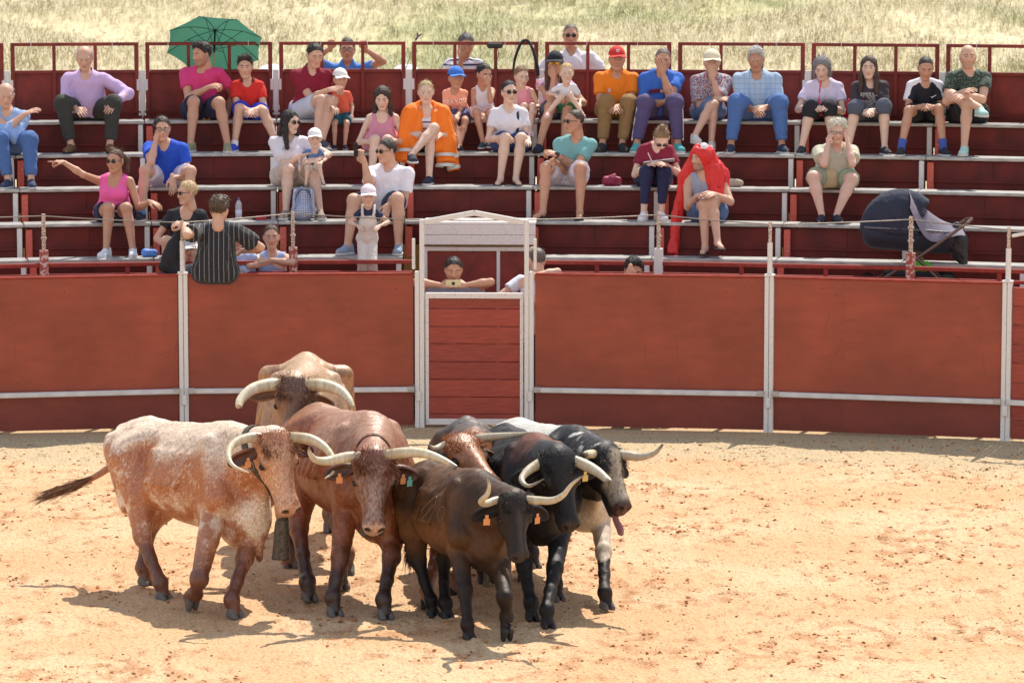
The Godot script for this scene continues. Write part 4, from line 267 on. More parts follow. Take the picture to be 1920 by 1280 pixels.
# ---------- plain meshes ----------
class MB:   # collects triangles; positions, normals, colours
	var v := PackedVector3Array()
	var n := PackedVector3Array()
	var c := PackedColorArray()
	var i := PackedInt32Array()
	var colour := Color.WHITE
	func add(p: Vector3, nn: Vector3) -> int:
		v.append(p); n.append(nn); c.append(colour)
		return v.size() - 1
	func quad(a: Vector3, b: Vector3, d: Vector3, e: Vector3) -> void:   # corners in order round the face, counter-clockwise seen from outside
		var nn := (b - a).cross(e - a)
		if nn.length_squared() < 1e-16: nn = (d - b).cross(e - b)
		nn = nn.normalized()
		var s := v.size()
		for p in [a, b, d, e]: add(p, nn)
		i.append_array(PackedInt32Array([s, s + 2, s + 1, s, s + 3, s + 2]))
	func tria(a: Vector3, b: Vector3, d: Vector3) -> void:
		var nn := (b - a).cross(d - a).normalized()
		var s := v.size()
		for p in [a, b, d]: add(p, nn)
		i.append_array(PackedInt32Array([s, s + 2, s + 1]))
	func box(size: Vector3, xf := Transform3D(), bev := 0.0) -> void:   # centred, edges chamfered by bev
		var h := size * 0.5
		bev = minf(bev, minf(h.x, minf(h.y, h.z)) * 0.45)
		for ax in 3:
			for sg in [-1.0, 1.0]:
				var u := (ax + 1) % 3
				var w := (ax + 2) % 3
				var q := []
				for k in [[-1, -1], [1, -1], [1, 1], [-1, 1]]:
					var p := Vector3.ZERO
					p[ax] = sg * h[ax]
					p[u] = k[0] * (h[u] - bev)
					p[w] = k[1] * (h[w] - bev)
					q.append(xf * p)
				if sg < 0: q.reverse()
				quad(q[0], q[1], q[2], q[3])
				if bev > 0.0:
					for s2 in [-1.0, 1.0]:   # chamfers between ax and u
						if sg > 0 or true:
							var e := []
							for k in [[0, -1], [0, 1], [1, 1], [1, -1]]:
								var p := Vector3.ZERO
								p[ax] = sg * (h[ax] if k[0] == 0 else h[ax] - bev)
								p[u] = s2 * (h[u] - bev if k[0] == 0 else h[u])
								p[w] = k[1] * (h[w] - bev)
								e.append(xf * p)
							if sg * s2 > 0: e.reverse()
							quad(e[0], e[1], e[2], e[3])
	func tube(pts: PackedVector3Array, radii: PackedFloat32Array, sides := 8, cap := true, cols := PackedColorArray(), flat := 1.0, hint := Vector3.UP) -> void:
		var s := v.size()
		var m := pts.size()
		var side := hint
		for k in m:
			var d := (pts[mini(k + 1, m - 1)] - pts[maxi(k - 1, 0)]).normalized()
			var x := d.cross(side)
			if x.length() < 0.05: x = d.cross(Vector3(1, 0.3, 0.2))
			x = x.normalized()
			var y := x.cross(d).normalized()
			side = y
			if cols.size() == m: colour = cols[k]
			for j in sides:
				var a := TAU * j / sides
				add(pts[k] + x * cos(a) * radii[k] + y * sin(a) * radii[k] * flat, (x * cos(a) * flat + y * sin(a)).normalized())
		for k in m - 1:
			for j in sides:
				var a := s + k * sides + j
				var b := s + k * sides + (j + 1) % sides
				i.append_array(PackedInt32Array([a, b, a + sides, b, b + sides, a + sides]))
		if cap:
			for e in [0, m - 1]:
				var d2: Vector3 = (pts[0] - pts[1]).normalized() if e == 0 else (pts[m - 1] - pts[m - 2]).normalized()
				if cols.size() == m: colour = cols[e]
				var c0 := add(pts[e] + d2 * radii[e] * 0.3, d2)
				for j in sides:
					var a: int = s + e * sides + j
					var b: int = s + e * sides + (j + 1) % sides
					i.append_array(PackedInt32Array([c0, b, a] if e == 0 else [c0, a, b]))
	func lathe(prof: PackedVector2Array, sides := 16, xf := Transform3D()) -> void:   # (radius, y) upward
		var s := v.size()
		for k in prof.size():
			var d := prof[mini(k + 1, prof.size() - 1)] - prof[maxi(k - 1, 0)]
			var nn := Vector2(d.y, -d.x).normalized()
			for j in sides:
				var a := TAU * j / sides
				add(xf * Vector3(cos(a) * prof[k].x, prof[k].y, sin(a) * prof[k].x), (xf.basis * Vector3(cos(a) * nn.x, nn.y, sin(a) * nn.x)).normalized())
		for k in prof.size() - 1:
			for j in sides:
				var a := s + k * sides + j
				var b := s + k * sides + (j + 1) % sides
				i.append_array(PackedInt32Array([a, b, a + sides, b, b + sides, a + sides]))
	func grid(nu: int, nv: int, f: Callable) -> void:   # smooth sheet, f(u, v) in 0..1
		var s := v.size()
		for a in nu + 1:
			for b in nv + 1:
				var p: Vector3 = f.call(float(a) / nu, float(b) / nv)
				add(p, Vector3.UP)
		for a in nu + 1:
			for b in nv + 1:
				var px := v[s + mini(a + 1, nu) * (nv + 1) + b] - v[s + maxi(a - 1, 0) * (nv + 1) + b]
				var py := v[s + a * (nv + 1) + mini(b + 1, nv)] - v[s + a * (nv + 1) + maxi(b - 1, 0)]
				n[s + a * (nv + 1) + b] = px.cross(py).normalized()
		for a in nu:
			for b in nv:
				var q := s + a * (nv + 1) + b
				i.append_array(PackedInt32Array([q, q + 1, q + nv + 1, q + 1, q + nv + 2, q + nv + 1]))
	func append(arr: Array, xf: Transform3D, tint = null) -> void:
		var s := v.size()
		var vv: PackedVector3Array = arr[0]
		var nn: PackedVector3Array = arr[1]
		var cc: PackedColorArray = arr[2]
		var nb := xf.basis.orthonormalized()
		v.append_array(xf * vv)
		for k in nn.size(): n.append(nb * nn[k])
		if tint == null: c.append_array(cc)
		else:
			for k in cc.size(): c.append(cc[k] * tint)
		var flip := xf.basis.determinant() < 0
		var ii: PackedInt32Array = arr[3]
		for k in range(0, ii.size(), 3):
			i.append(ii[k] + s)
			i.append(ii[k + (2 if flip else 1)] + s)
			i.append(ii[k + (1 if flip else 2)] + s)
	func arrays() -> Array:
		return [v, n, c, i]
	func mesh() -> ArrayMesh:
		var a := []
		a.resize(Mesh.ARRAY_MAX)
		a[Mesh.ARRAY_VERTEX] = v
		a[Mesh.ARRAY_NORMAL] = n
		a[Mesh.ARRAY_COLOR] = c
		a[Mesh.ARRAY_INDEX] = i
		var m := ArrayMesh.new()
		if v.size(): m.add_surface_from_arrays(Mesh.PRIMITIVE_TRIANGLES, a)
		return m

func mesh_of(r: Array) -> ArrayMesh:
	var b := MB.new()
	b.v = r[0]; b.n = r[1]; b.c = r[2]; b.i = r[3]
	return b.mesh()

func boxm(size: Vector3, bev := 0.004) -> ArrayMesh:
	var b := MB.new()
	b.box(size, Transform3D(), bev)
	return b.mesh()

func spline(p: Array, per := 6) -> PackedVector3Array:
	var out := PackedVector3Array()
	for k in p.size() - 1:
		var a: Vector3 = p[maxi(k - 1, 0)]
		var b: Vector3 = p[k]
		var c: Vector3 = p[k + 1]
		var d: Vector3 = p[mini(k + 2, p.size() - 1)]
		for j in per: out.append(b.cubic_interpolate(c, a, d, float(j) / per))
	out.append(p[-1])
	return out

# ---------- soft bodies: bones joined by a smooth minimum, meshed by surface nets ----------
class Body:
	var a := PackedVector3Array()      # start of the bone, or the ellipsoid's centre
	var d := PackedVector3Array()      # start to end
	var il := PackedFloat32Array()     # 1 / length squared
	var ra := PackedFloat32Array()
	var rd := PackedFloat32Array()
	var kk := PackedFloat32Array()     # softness of the join
	var ty := PackedInt32Array()       # 0 bone, 1 ellipsoid, 2 bone flattened along ax; +8 taken away, +16 cut square at its end, +32 at its start
	var ax := PackedVector3Array()
	var q := PackedFloat32Array()
	var inv: Array[Basis] = []
	var cuts: Array = []               # planes: what lies on the side of the normal is cut off
	func bone(p: Vector3, e: Vector3, r0: float, r1: float, k := 0.03, flags := 0, flat := Vector3.ZERO, much := 1.0) -> void:
		var dd := e - p
		a.append(p); d.append(dd); il.append(1.0 / maxf(dd.length_squared(), 1e-8)); ra.append(r0); rd.append(r1 - r0); kk.append(k)
		ty.append((2 if much != 1.0 else 0) + flags); ax.append(flat); q.append(much - 1.0); inv.append(Basis())
	func ball(p: Vector3, r: Vector3, k := 0.03, flags := 0, turn := Basis()) -> void:
		a.append(p); d.append(r); il.append(1.0); ra.append(minf(r.x, minf(r.y, r.z))); rd.append(0.0); kk.append(k)
		ty.append(1 + flags); ax.append(Vector3(1.0 / r.x, 1.0 / r.y, 1.0 / r.z)); q.append(0.0); inv.append(turn.transposed())
	func one(i: int, p: Vector3) -> float:
		var t := ty[i]
		var w := p - a[i]
		if t & 1:
			w = inv[i] * w
			var s := w * ax[i]
			var k0 := s.length()
			var k1 := (s * ax[i]).length()
			return k0 * (k0 - 1.0) / k1 if k1 > 1e-6 else -ra[i]
		var h := clampf(w.dot(d[i]) * il[i], 0.0, 1.0)
		var along := w
		w -= d[i] * h
		if t & 2: w += ax[i] * (w.dot(ax[i]) * q[i])
		var r := w.length() - ra[i] - rd[i] * h
		if t & 48:
			var l := sqrt(il[i])
			if t & 16: r = maxf(r, (along - d[i]).dot(d[i]) * l)
			if t & 32: r = maxf(r, -along.dot(d[i]) * l)
		return r
	func join(ids: PackedInt32Array, p: Vector3) -> float:
		var f := 1e3
		for i in ids:
			var t := ty[i]
			var e: float
			if t == 0:
				var w := p - a[i]
				var dd := d[i]
				var h := clampf(w.dot(dd) * il[i], 0.0, 1.0)
				e = (w - dd * h).length() - ra[i] - rd[i] * h
			elif t == 1:
				var s := (inv[i] * (p - a[i])) * ax[i]
				var k0 := s.length()
				e = k0 * (k0 - 1.0) / ((s * ax[i]).length() + 1e-6)
			else: e = one(i, p)
			var k := kk[i]
			if t & 8:
				var g := f + e
				if g <= -k: f = -e
				elif g < k:
					var h := k - absf(g)
					f = maxf(f, -e) + h * h / (4.0 * k)
			else:
				var g := f - e
				if g >= k: f = e
				elif g > -k:
					var h := k - absf(g)
					f = minf(f, e) - h * h / (4.0 * k)
		for c in cuts: f = maxf(f, (p - c[0]).dot(c[1]))
		return f
	func near(ids: PackedInt32Array, c: Vector3, R: float) -> float:   # keeps in «kept» the bones that can matter within R of c
		kept = PackedInt32Array()
		var D := join(ids, c)
		for i in ids:
			var e := one(i, c)
			if ty[i] & 8:
				if e < R + kk[i]: kept.append(i)
			elif e < D + 2.05 * R + kk[i]: kept.append(i)
		return D
	var kept := PackedInt32Array()
	func all() -> PackedInt32Array:
		var r := PackedInt32Array()
		for i in a.size(): r.append(i)
		return r
	func bounds(pad: float) -> AABB:
		var box := AABB(a[0], Vector3.ZERO)
		for i in a.size():
			if ty[i] & 8: continue
			if ty[i] & 1:
				var r := maxf(d[i].x, maxf(d[i].y, d[i].z))
				box = box.merge(AABB(a[i] - Vector3.ONE * r, Vector3.ONE * 2 * r))
			else:
				var r := maxf(ra[i], ra[i] + rd[i])
				box = box.merge(AABB(a[i] - Vector3.ONE * r, Vector3.ONE * 2 * r))
				box = box.merge(AABB(a[i] + d[i] - Vector3.ONE * r, Vector3.ONE * 2 * r))
		return box.grow(pad)

const BL := 4
const SB := 4   # blocks along a big block
func skin_mesh(B: Body, cell: float, colour = Color.WHITE, amp := 0.0, noise: FastNoiseLite = null, ns := Vector3.ONE, box = null) -> Array:
	var bb: AABB = box if box != null else B.bounds(cell * 3 + amp)
	var nbig := Vector3i((bb.size / (cell * BL * SB)).ceil())
	var nb := nbig * SB
	var sx := nb.x * BL
	var sy := nb.y * BL
	var sz := nb.z * BL
	var lo := bb.position
	var F := PackedFloat32Array()
	F.resize(sx * sy * sz)
	F.fill(1.0)
	var yz := sx
	var zz := sx * sy
	var every := B.all()
	var half := cell * BL * 0.5
	var R := half * 1.7321
	var tol := cell * 1.6 + amp
	var active: Array[Vector3i] = []
	for gz in nbig.z:
		for gy in nbig.y:
			for gx in nbig.x:
				var Dg := B.near(every, lo + (Vector3(gx, gy, gz) + Vector3.ONE * .5) * (cell * BL * SB), R * SB)
				var some := B.kept
				if Dg > R * SB * 1.1 + tol: continue
				var deep := Dg < -(R * SB * 1.2 + tol)
				for bz in range(gz * SB, gz * SB + SB):
					for by in range(gy * SB, gy * SB + SB):
						for bx in range(gx * SB, gx * SB + SB):
							var base := bx * BL + by * BL * yz + bz * BL * zz
							var D := -9.0
							if not deep:
								D = B.join(some, lo + Vector3(bx, by, bz) * (cell * BL) + Vector3.ONE * half)
								if D > R * 1.1 + tol: continue
							if D < -(R * 1.2 + tol):
								for k in BL:
									for j in BL:
										var o := base + j * yz + k * zz
										for i in BL: F[o + i] = -1.0
								continue
							active.append(Vector3i(bx, by, bz))
							B.near(some, lo + Vector3(bx, by, bz) * (cell * BL) + Vector3.ONE * half, R * 1.05)
							var ids := B.kept
							for k in BL:
								for j in BL:
									var o := base + j * yz + k * zz
									var p := lo + Vector3(bx * BL, by * BL + j, bz * BL + k) * cell
									for i in BL:
										var f := B.join(ids, p)
										if amp > 0.0 and absf(f) < tol: f += amp * noise.get_noise_3dv(p * ns)
										F[o + i] = f
										p.x += cell
	var id := PackedInt32Array()
	id.resize(sx * sy * sz)
	id.fill(-1)
	var V := PackedVector3Array()
	var N := PackedVector3Array()
	var at := PackedInt32Array()
	for b in active:
		for k in BL:
			var z := b.z * BL + k
			if z >= sz - 1: continue
			for j in BL:
				var y := b.y * BL + j
				if y >= sy - 1: continue
				var o := b.x * BL + y * yz + z * zz
				for i in BL:
					if b.x * BL + i >= sx - 1: continue
					var f0 := F[o + i]
					var f1 := F[o + i + 1]
					var f2 := F[o + i + yz]
					var f3 := F[o + i + yz + 1]
					var f4 := F[o + i + zz]
					var f5 := F[o + i + zz + 1]
					var f6 := F[o + i + zz + yz]
					var f7 := F[o + i + zz + yz + 1]
					var neg := int(f0 < 0) + int(f1 < 0) + int(f2 < 0) + int(f3 < 0) + int(f4 < 0) + int(f5 < 0) + int(f6 < 0) + int(f7 < 0)
					if neg == 0 or neg == 8: continue
					var s := Vector3.ZERO
					var m := 0.0
					if (f0 < 0) != (f1 < 0): s += Vector3(f0 / (f0 - f1), 0, 0); m += 1
					if (f2 < 0) != (f3 < 0): s += Vector3(f2 / (f2 - f3), 1, 0); m += 1
					if (f4 < 0) != (f5 < 0): s += Vector3(f4 / (f4 - f5), 0, 1); m += 1
					if (f6 < 0) != (f7 < 0): s += Vector3(f6 / (f6 - f7), 1, 1); m += 1
					if (f0 < 0) != (f2 < 0): s += Vector3(0, f0 / (f0 - f2), 0); m += 1
					if (f1 < 0) != (f3 < 0): s += Vector3(1, f1 / (f1 - f3), 0); m += 1
					if (f4 < 0) != (f6 < 0): s += Vector3(0, f4 / (f4 - f6), 1); m += 1
					if (f5 < 0) != (f7 < 0): s += Vector3(1, f5 / (f5 - f7), 1); m += 1
					if (f0 < 0) != (f4 < 0): s += Vector3(0, 0, f0 / (f0 - f4)); m += 1
					if (f1 < 0) != (f5 < 0): s += Vector3(1, 0, f1 / (f1 - f5)); m += 1
					if (f2 < 0) != (f6 < 0): s += Vector3(0, 1, f2 / (f2 - f6)); m += 1
					if (f3 < 0) != (f7 < 0): s += Vector3(1, 1, f3 / (f3 - f7)); m += 1
					id[o + i] = V.size()
					at.append(o + i)
					V.append(lo + (Vector3(b.x * BL + i, y, z) + s / m) * cell)
					N.append(Vector3(f1 - f0 + f3 - f2 + f5 - f4 + f7 - f6, f2 - f0 + f3 - f1 + f6 - f4 + f7 - f5, f4 - f0 + f5 - f1 + f6 - f2 + f7 - f3).normalized())
	var I := PackedInt32Array()
	for w in at.size():
		var o := at[w]
		var inside := F[o] < 0
		for e in 3:
			var st := 1 if e == 0 else (yz if e == 1 else zz)
			if (F[o + st] < 0) == inside: continue
			var u := yz if e == 0 else (zz if e == 1 else 1)
			var t := zz if e == 0 else (1 if e == 1 else yz)
			if o - u - t < 0: continue
			var q0 := w
			var q1 := id[o - u]
			var q2 := id[o - u - t]
			var q3 := id[o - t]
			if q1 < 0 or q2 < 0 or q3 < 0: continue
			if inside: I.append_array(PackedInt32Array([q0, q2, q1, q0, q3, q2]))
			else: I.append_array(PackedInt32Array([q0, q1, q2, q0, q2, q3]))
	var C := PackedColorArray()
	if colour is Color:
		C.resize(V.size())
		C.fill(colour)
	else:
		for w in V.size(): C.append(colour.call(V[w], N[w]))
	return [V, N, C, I]

var jobs: Array[Callable] = []
var made: Array = []
func later(f: Callable) -> int:
	jobs.append(f)
	return jobs.size() - 1
func run_job(i: int) -> void:
	made[i] = jobs[i].call()
func run_jobs() -> void:
	made.resize(jobs.size())
	var id := WorkerThreadPool.add_group_task(run_job, jobs.size(), -1, true)
	WorkerThreadPool.wait_for_group_task_completion(id)
# ---------- the place ----------
const RC := Vector3(-1.0, 0, -17.05)   # centre of the ring
func arc(r: float, phi: float, y := 0.0) -> Vector3: return RC + Vector3(sin(phi) * r, y, -cos(phi) * r)
func frame_at(r: float, phi: float, y := 0.0) -> Transform3D: return Transform3D(Basis(Vector3.UP, -phi), arc(r, phi, y))   # z towards the ring's centre

func paint(c: Color, rough: float, amt := .12, sd := 1, fine := Vector3(1.4, 1.4, 1.4), bump := .35) -> StandardMaterial3D:
	var m := mat(c, rough)
	m.albedo_texture = noise_tex(.006, 6, false, 4.0, 512, sd, FastNoiseLite.TYPE_SIMPLEX_SMOOTH, ramp([0.0, Color(1 - amt * 2, 1 - amt * 2, 1 - amt * 1.9), .45, Color(1 - amt, 1 - amt, 1 - amt), 1.0, Color.WHITE]))
	m.normal_enabled = true
	m.normal_texture = noise_tex(.02, 5, true, 4.0, 512, sd + 40)
	m.normal_scale = bump
	return tri(m, fine, true)

func chipped(c: Color, under: Color, rough: float, sd: int, share: float, scale := Vector3(3, 3, 3)) -> StandardMaterial3D:   # paint with chips that show what is under it
	var m := mat(Color.WHITE, rough)
	var a := c.linear_to_srgb()
	var b := under.linear_to_srgb()
	m.albedo_texture = noise_tex(.02, 5, false, 4.0, 512, sd, FastNoiseLite.TYPE_SIMPLEX_SMOOTH, ramp([0.0, b, share, b, share + .02, a, .75, a, 1.0, a * Color(.9, .9, .9)]))
	return tri(m, scale, true)

func worn_wall(c: Color, sd: int) -> StandardMaterial3D:   # painted sheet with faint stains, scratches and chips
	var g := RandomNumberGenerator.new()
	g.seed = sd
	var n := fnoise(sd, .006, 4)
	var n2 := fnoise(sd + 1, .05, 3)
	var im := Image.create(512, 512, false, Image.FORMAT_RGB8)
	for y in 512:
		for x in 512:
			var a := .9 + n.get_noise_2d(x, y) * .12 + n2.get_noise_2d(x * .35, y) * .05
			im.set_pixel(x, y, Color(a, a, a))
	for k in 50:   # scratches
		var p := Vector2(g.randf() * 512, g.randf() * 512)
		var d := Vector2.from_angle(g.randf_range(-.6, .6) + (PI / 2 if g.randf() < .5 else 0.0))
		for q in g.randi_range(6, 40):
			p += d
			d = d.rotated(g.randf_range(-.08, .08))
			var v := g.randf_range(.75, .85)
			im.set_pixel(posmod(int(p.x), 512), posmod(int(p.y), 512), Color(v, v, v))
	for k in 130:   # chips down to the pale undercoat
		var x := g.randi() % 510
		var y := g.randi() % 510
		im.fill_rect(Rect2i(x, y, 1 + g.randi() % 2, 1 + g.randi() % 3), Color(1, .98, .96) if k % 3 == 0 else Color(.7, .66, .66))
	var m := mat(c, .5)
	m.albedo_color = Color((c / .9).linear_to_srgb(), 1)
	m.albedo_texture = ImageTexture.create_from_image(im)
	m.normal_enabled = true
	m.normal_texture = noise_tex(.008, 4, true, 3.0, 512, sd + 40)
	m.normal_scale = .12
	return tri(m, Vector3(.31, .31, .31), true)

func setting_mats() -> void:
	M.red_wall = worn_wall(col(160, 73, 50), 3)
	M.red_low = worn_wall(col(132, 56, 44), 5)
	M.red_edge = paint(col(176, 62, 44), .6, .12, 7)
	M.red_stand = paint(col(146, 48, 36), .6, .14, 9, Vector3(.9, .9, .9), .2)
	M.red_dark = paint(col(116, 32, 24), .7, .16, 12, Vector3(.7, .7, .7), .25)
	M.red_rail = paint(col(176, 58, 44), .5, .14, 10, Vector3(3, 3, 3), .2)
	M.red_post = chipped(col(206, 92, 76), col(196, 150, 136), .6, 14, .22)
	M.red_worn = chipped(col(176, 84, 72), col(214, 190, 180), .65, 15, .42, Vector3(2, 2, 2))
	M.white_post = chipped(col(226, 222, 218), col(150, 120, 108), .55, 17, .14, Vector3(4, 4, 4))
	M.white_rust = chipped(col(222, 208, 192), col(120, 66, 40), .7, 19, .4, Vector3(5, 5, 5))
	M.white_wood = chipped(col(226, 218, 214), col(176, 150, 140), .65, 21, .2, Vector3(2, 6, 2))
	M.rail_white = paint(col(222, 220, 218), .45, .06, 23)
	M.alu = mat(col(208, 206, 202), .42, .35)
	M.alu.albedo_texture = noise_tex(.012, 5, false, 4.0, 512, 25, FastNoiseLite.TYPE_SIMPLEX_SMOOTH, grey(.68, 1.0))
	tri(M.alu, Vector3(.8, 6, 3), true)
	M.steel = mat(col(150, 146, 140), .4, .8)
	M.cable = mat(col(150, 140, 132), .5, .5)
	for k in 4:
		M["plank%d" % k] = mat(col(158 + k * 6, 66 + k * 3, 52 + k * 2), .6)
		M["plank%d" % k].albedo_texture = noise_tex(.008, 5, false, 4.0, 512, 30 + k, FastNoiseLite.TYPE_SIMPLEX_SMOOTH, grey(.84, 1.0))
		M["plank%d" % k].normal_enabled = true
		M["plank%d" % k].normal_texture = noise_tex(.02, 4, true, 5.0, 256, 34)
		M["plank%d" % k].normal_scale = .3
		tri(M["plank%d" % k], Vector3(.9, 7, 2), true)
	M.leather = paint(col(92, 82, 66), .65, .2, 41, Vector3(9, 9, 9), .4)
	M.leather_brown = paint(col(136, 88, 60), .65, .2, 42, Vector3(9, 9, 9), .4)
	M.bell = paint(col(112, 98, 80), .6, .25, 43, Vector3(8, 8, 8), .4)
	M.bell.metallic = .35
	M.wood_dark = mat(col(120, 80, 56), .8)
	M.tongue = mat(col(160, 112, 116), .3)
	M.jaw = mat(col(46, 38, 38), .6)

func sand_height(x: float, z: float, N: Array) -> float:
	var h: float = N[0].get_noise_2d(x, z) * .035 + N[1].get_noise_2d(x, z) * .014
	h += N[2].get_noise_2d(x, z) * .006
	var c: float = N[3].get_noise_2d(x, z)
	h += maxf(0, c - .42) * .06
	return h

func ground_and_hill() -> void:
	var N := [fnoise(101, .45, 2), fnoise(102, 2.2, 3), fnoise(103, 9.0, 3), fnoise(104, 5.0, 2)]
	var big := fnoise(105, .6, 3)
	var mid := fnoise(106, 3.2, 5)
	var fine := fnoise(107, 16.0, 2)
	# hoof prints: shallow holes with a pushed-up rim
	var prints := {}
	var g := RandomNumberGenerator.new()
	g.seed = 99
	for k in 900:
		var x := g.randf_range(-4.6, 4.9)
		var z := g.randf_range(-33.3, -22.3)
		if big.get_noise_2d(x, z) < -.12: continue
		var p := [Vector2(x, z), g.randf_range(.04, .085), g.randf_range(.006, .022), g.randf() * TAU]
		for cx in [floori(x * 2 - .3), floori(x * 2 + .3)]:
			for cz in [floori(z * 2 - .3), floori(z * 2 + .3)]:
				var key := Vector2i(cx, cz)
				if not prints.has(key): prints[key] = []
				if not prints[key].has(p): prints[key].append(p)
	var x0 := -5.2
	var x1 := 5.4
	var z0 := -34.4
	var z1 := -22.0
	var nx := 380
	var nz := 420
	var b := MB.new()
	b.v.resize((nx + 1) * (nz + 1))
	b.n.resize(b.v.size())
	b.c.resize(b.v.size())
	var sand := col(222, 178, 134)
	var pale := col(228, 194, 154)
	var damp := col(194, 142, 100)
	var straw := col(204, 184, 148)
	for i in nx + 1:
		for j in nz + 1:
			var x := lerpf(x0, x1, float(i) / nx)
			var z := lerpf(z0, z1, float(j) / nz)
			var y := sand_height(x, z, N)
			var edge := minf(minf(i, nx - i), minf(j, nz - j)) / 12.0
			var print_tone := 0.0
			for p in prints.get(Vector2i(floori(x * 2), floori(z * 2)), []):
				var d: float = Vector2(x, z).distance_to(p[0]) / p[1]
				if d < 1.7:
					y += p[2] * (-smoothstep(1.0, .35, d) * .8 + smoothstep(.7, 1.1, d) * smoothstep(1.7, 1.1, d) * .6)
					print_tone = maxf(print_tone, smoothstep(1.0, .4, d) * .6)  # hoof prints turn browner and darker towards their middle
			y *= minf(edge, 1.0)
			var r := Vector2(x - RC.x, z - RC.z).length()
			var c := sand.lerp(pale, clampf(.45 + big.get_noise_2d(x, z) * 1.2 + fine.get_noise_2d(x, z) * .35, 0, 1))
			c = c.lerp(damp, clampf(mid.get_noise_2d(x * 1.6, z * .8) * 1.9 - .25 + big.get_noise_2d(z, x) * .9 + print_tone, 0, .85))
			c = c.lerp(straw, smoothstep(15.6, 16.5, r + big.get_noise_2d(x * 2, z * 2) * .7) * .9)
			b.v[i * (nz + 1) + j] = Vector3(x, y, z)
			b.c[i * (nz + 1) + j] = c
	for i in nx + 1:
		for j in nz + 1:
			var a := b.v[mini(i + 1, nx) * (nz + 1) + j] - b.v[maxi(i - 1, 0) * (nz + 1) + j]
			var d := b.v[i * (nz + 1) + mini(j + 1, nz)] - b.v[i * (nz + 1) + maxi(j - 1, 0)]
			b.n[i * (nz + 1) + j] = d.cross(a).normalized()
	for i in nx:
		for j in nz:
			var q := i * (nz + 1) + j
			b.i.append_array(PackedInt32Array([q, q + nz + 1, q + 1, q + 1, q + nz + 1, q + nz + 2]))
	var sm := vmat(.95)
	sm.albedo_texture = noise_tex(.022, 6, false, 4.0, 1024, 71, FastNoiseLite.TYPE_SIMPLEX_SMOOTH, ramp([0.0, Color(.66, .6, .54), .28, Color(.86, .84, .82), .5, Color(.95, .94, .93), 1.0, Color.WHITE]))
	sm.normal_enabled = true
	sm.normal_texture = noise_tex(.035, 6, true, 12.0, 1024, 72)
	sm.normal_scale = 1.0
	tri(sm, Vector3(1.1, 1.1, 1.1), true)
	M.sand = sm
	struct(obj("arena_sand", b.mesh(), sm))
	var o := MB.new()   # the ground round it, out to the horizon
	o.colour = sand.lerp(pale, .5).lerp(straw, .5)
	var far := [[-400.0, x0, -39.4, 300.0], [x1, 400.0, -39.4, 300.0], [x0, x1, -39.4, z0], [x0, x1, z1, 300.0]]
	for f in far: o.quad(Vector3(f[0], 0, f[3]), Vector3(f[1], 0, f[3]), Vector3(f[1], 0, f[2]), Vector3(f[0], 0, f[2]))
	struct(obj("ground", o.mesh(), sm))
	# pebbles, clods and chaff
	var st := MB.new()
	var sp := SphereMesh.new()
	var ico := Body.new()
	ico.ball(Vector3.ZERO, Vector3(1, .62, .8), .01)
	var nn := fnoise(7, 1.0, 2)
	var stone := mesh_of(skin_mesh(ico, .5, Color.WHITE, .3, nn, Vector3(1, 1, 1)))
	for kind in [["clods", 6500, .005, .02, 1.0, [col(176, 116, 70), col(146, 94, 58), col(210, 158, 106)]], ["pebbles", 1500, .005, .014, 1.0, [col(120, 104, 90), col(180, 168, 150), col(96, 80, 66)]], ["chaff", 2600, .004, .02, .3, [col(224, 204, 150), col(170, 140, 96), col(110, 86, 60)]]]:
		var mm := MultiMesh.new()
		mm.transform_format = MultiMesh.TRANSFORM_3D
		mm.use_colors = true
		mm.mesh = stone if kind[0] != "chaff" else boxm(Vector3(2.4, .25, .3), 0)
		mm.instance_count = kind[1]
		for k in kind[1]:
			var x := g.randf_range(-5.0, 5.2)
			var z := -22.2 - pow(g.randf(), .9) * 12.2
			if kind[0] == "clods":
				for tr in 9:
					if mid.get_noise_2d(x * 1.6, z * .8) * 1.5 + big.get_noise_2d(z, x) > .3: break
					x = g.randf_range(-5.0, 5.2)
					z = g.randf_range(-34.2, -22.2)
			if kind[0] == "chaff" and k % 2 == 0: z = g.randf_range(-34.3, -32.2)
			var r := lerpf(kind[2], kind[3], pow(g.randf(), 3.0))
			mm.set_instance_transform(k, Transform3D(Basis(Vector3.UP, g.randf() * TAU).scaled_local(Vector3(r, r * g.randf_range(.7, 1.2), r)), Vector3(x, sand_height(x, z, N) + r * .15, z)))
			mm.set_instance_color(k, kind[5][g.randi() % 3])
		var mi := MultiMeshInstance3D.new()
		mi.multimesh = mm
		mi.name = kind[0]
		mi.material_override = vmat(.95)
		mi.set_meta("kind", "stuff")
		add_child(mi)
		tag(mi, {"clods": "loose clods of sand trodden up by the hooves", "pebbles": "small stones lying about on the sand", "chaff": "bits of straw scattered on the sand"}[kind[0]], kind[0])
	# the bank behind the stand and the dry hillside
	var hn := fnoise(111, .05, 3)
	var hn2 := fnoise(112, .5, 3)
	var hill := MB.new()
	var hh := func(x: float, z: float) -> float:
		var d := -z - 39.4
		return 2.0 + maxf(0, d - 2) * .045 + smoothstep(40.0, 260.0, d) * 18.0 + hn.get_noise_2d(x, z) * clampf((d - 3) * .06, 0, 1.5)
	var nu := 150
	var nw := 110
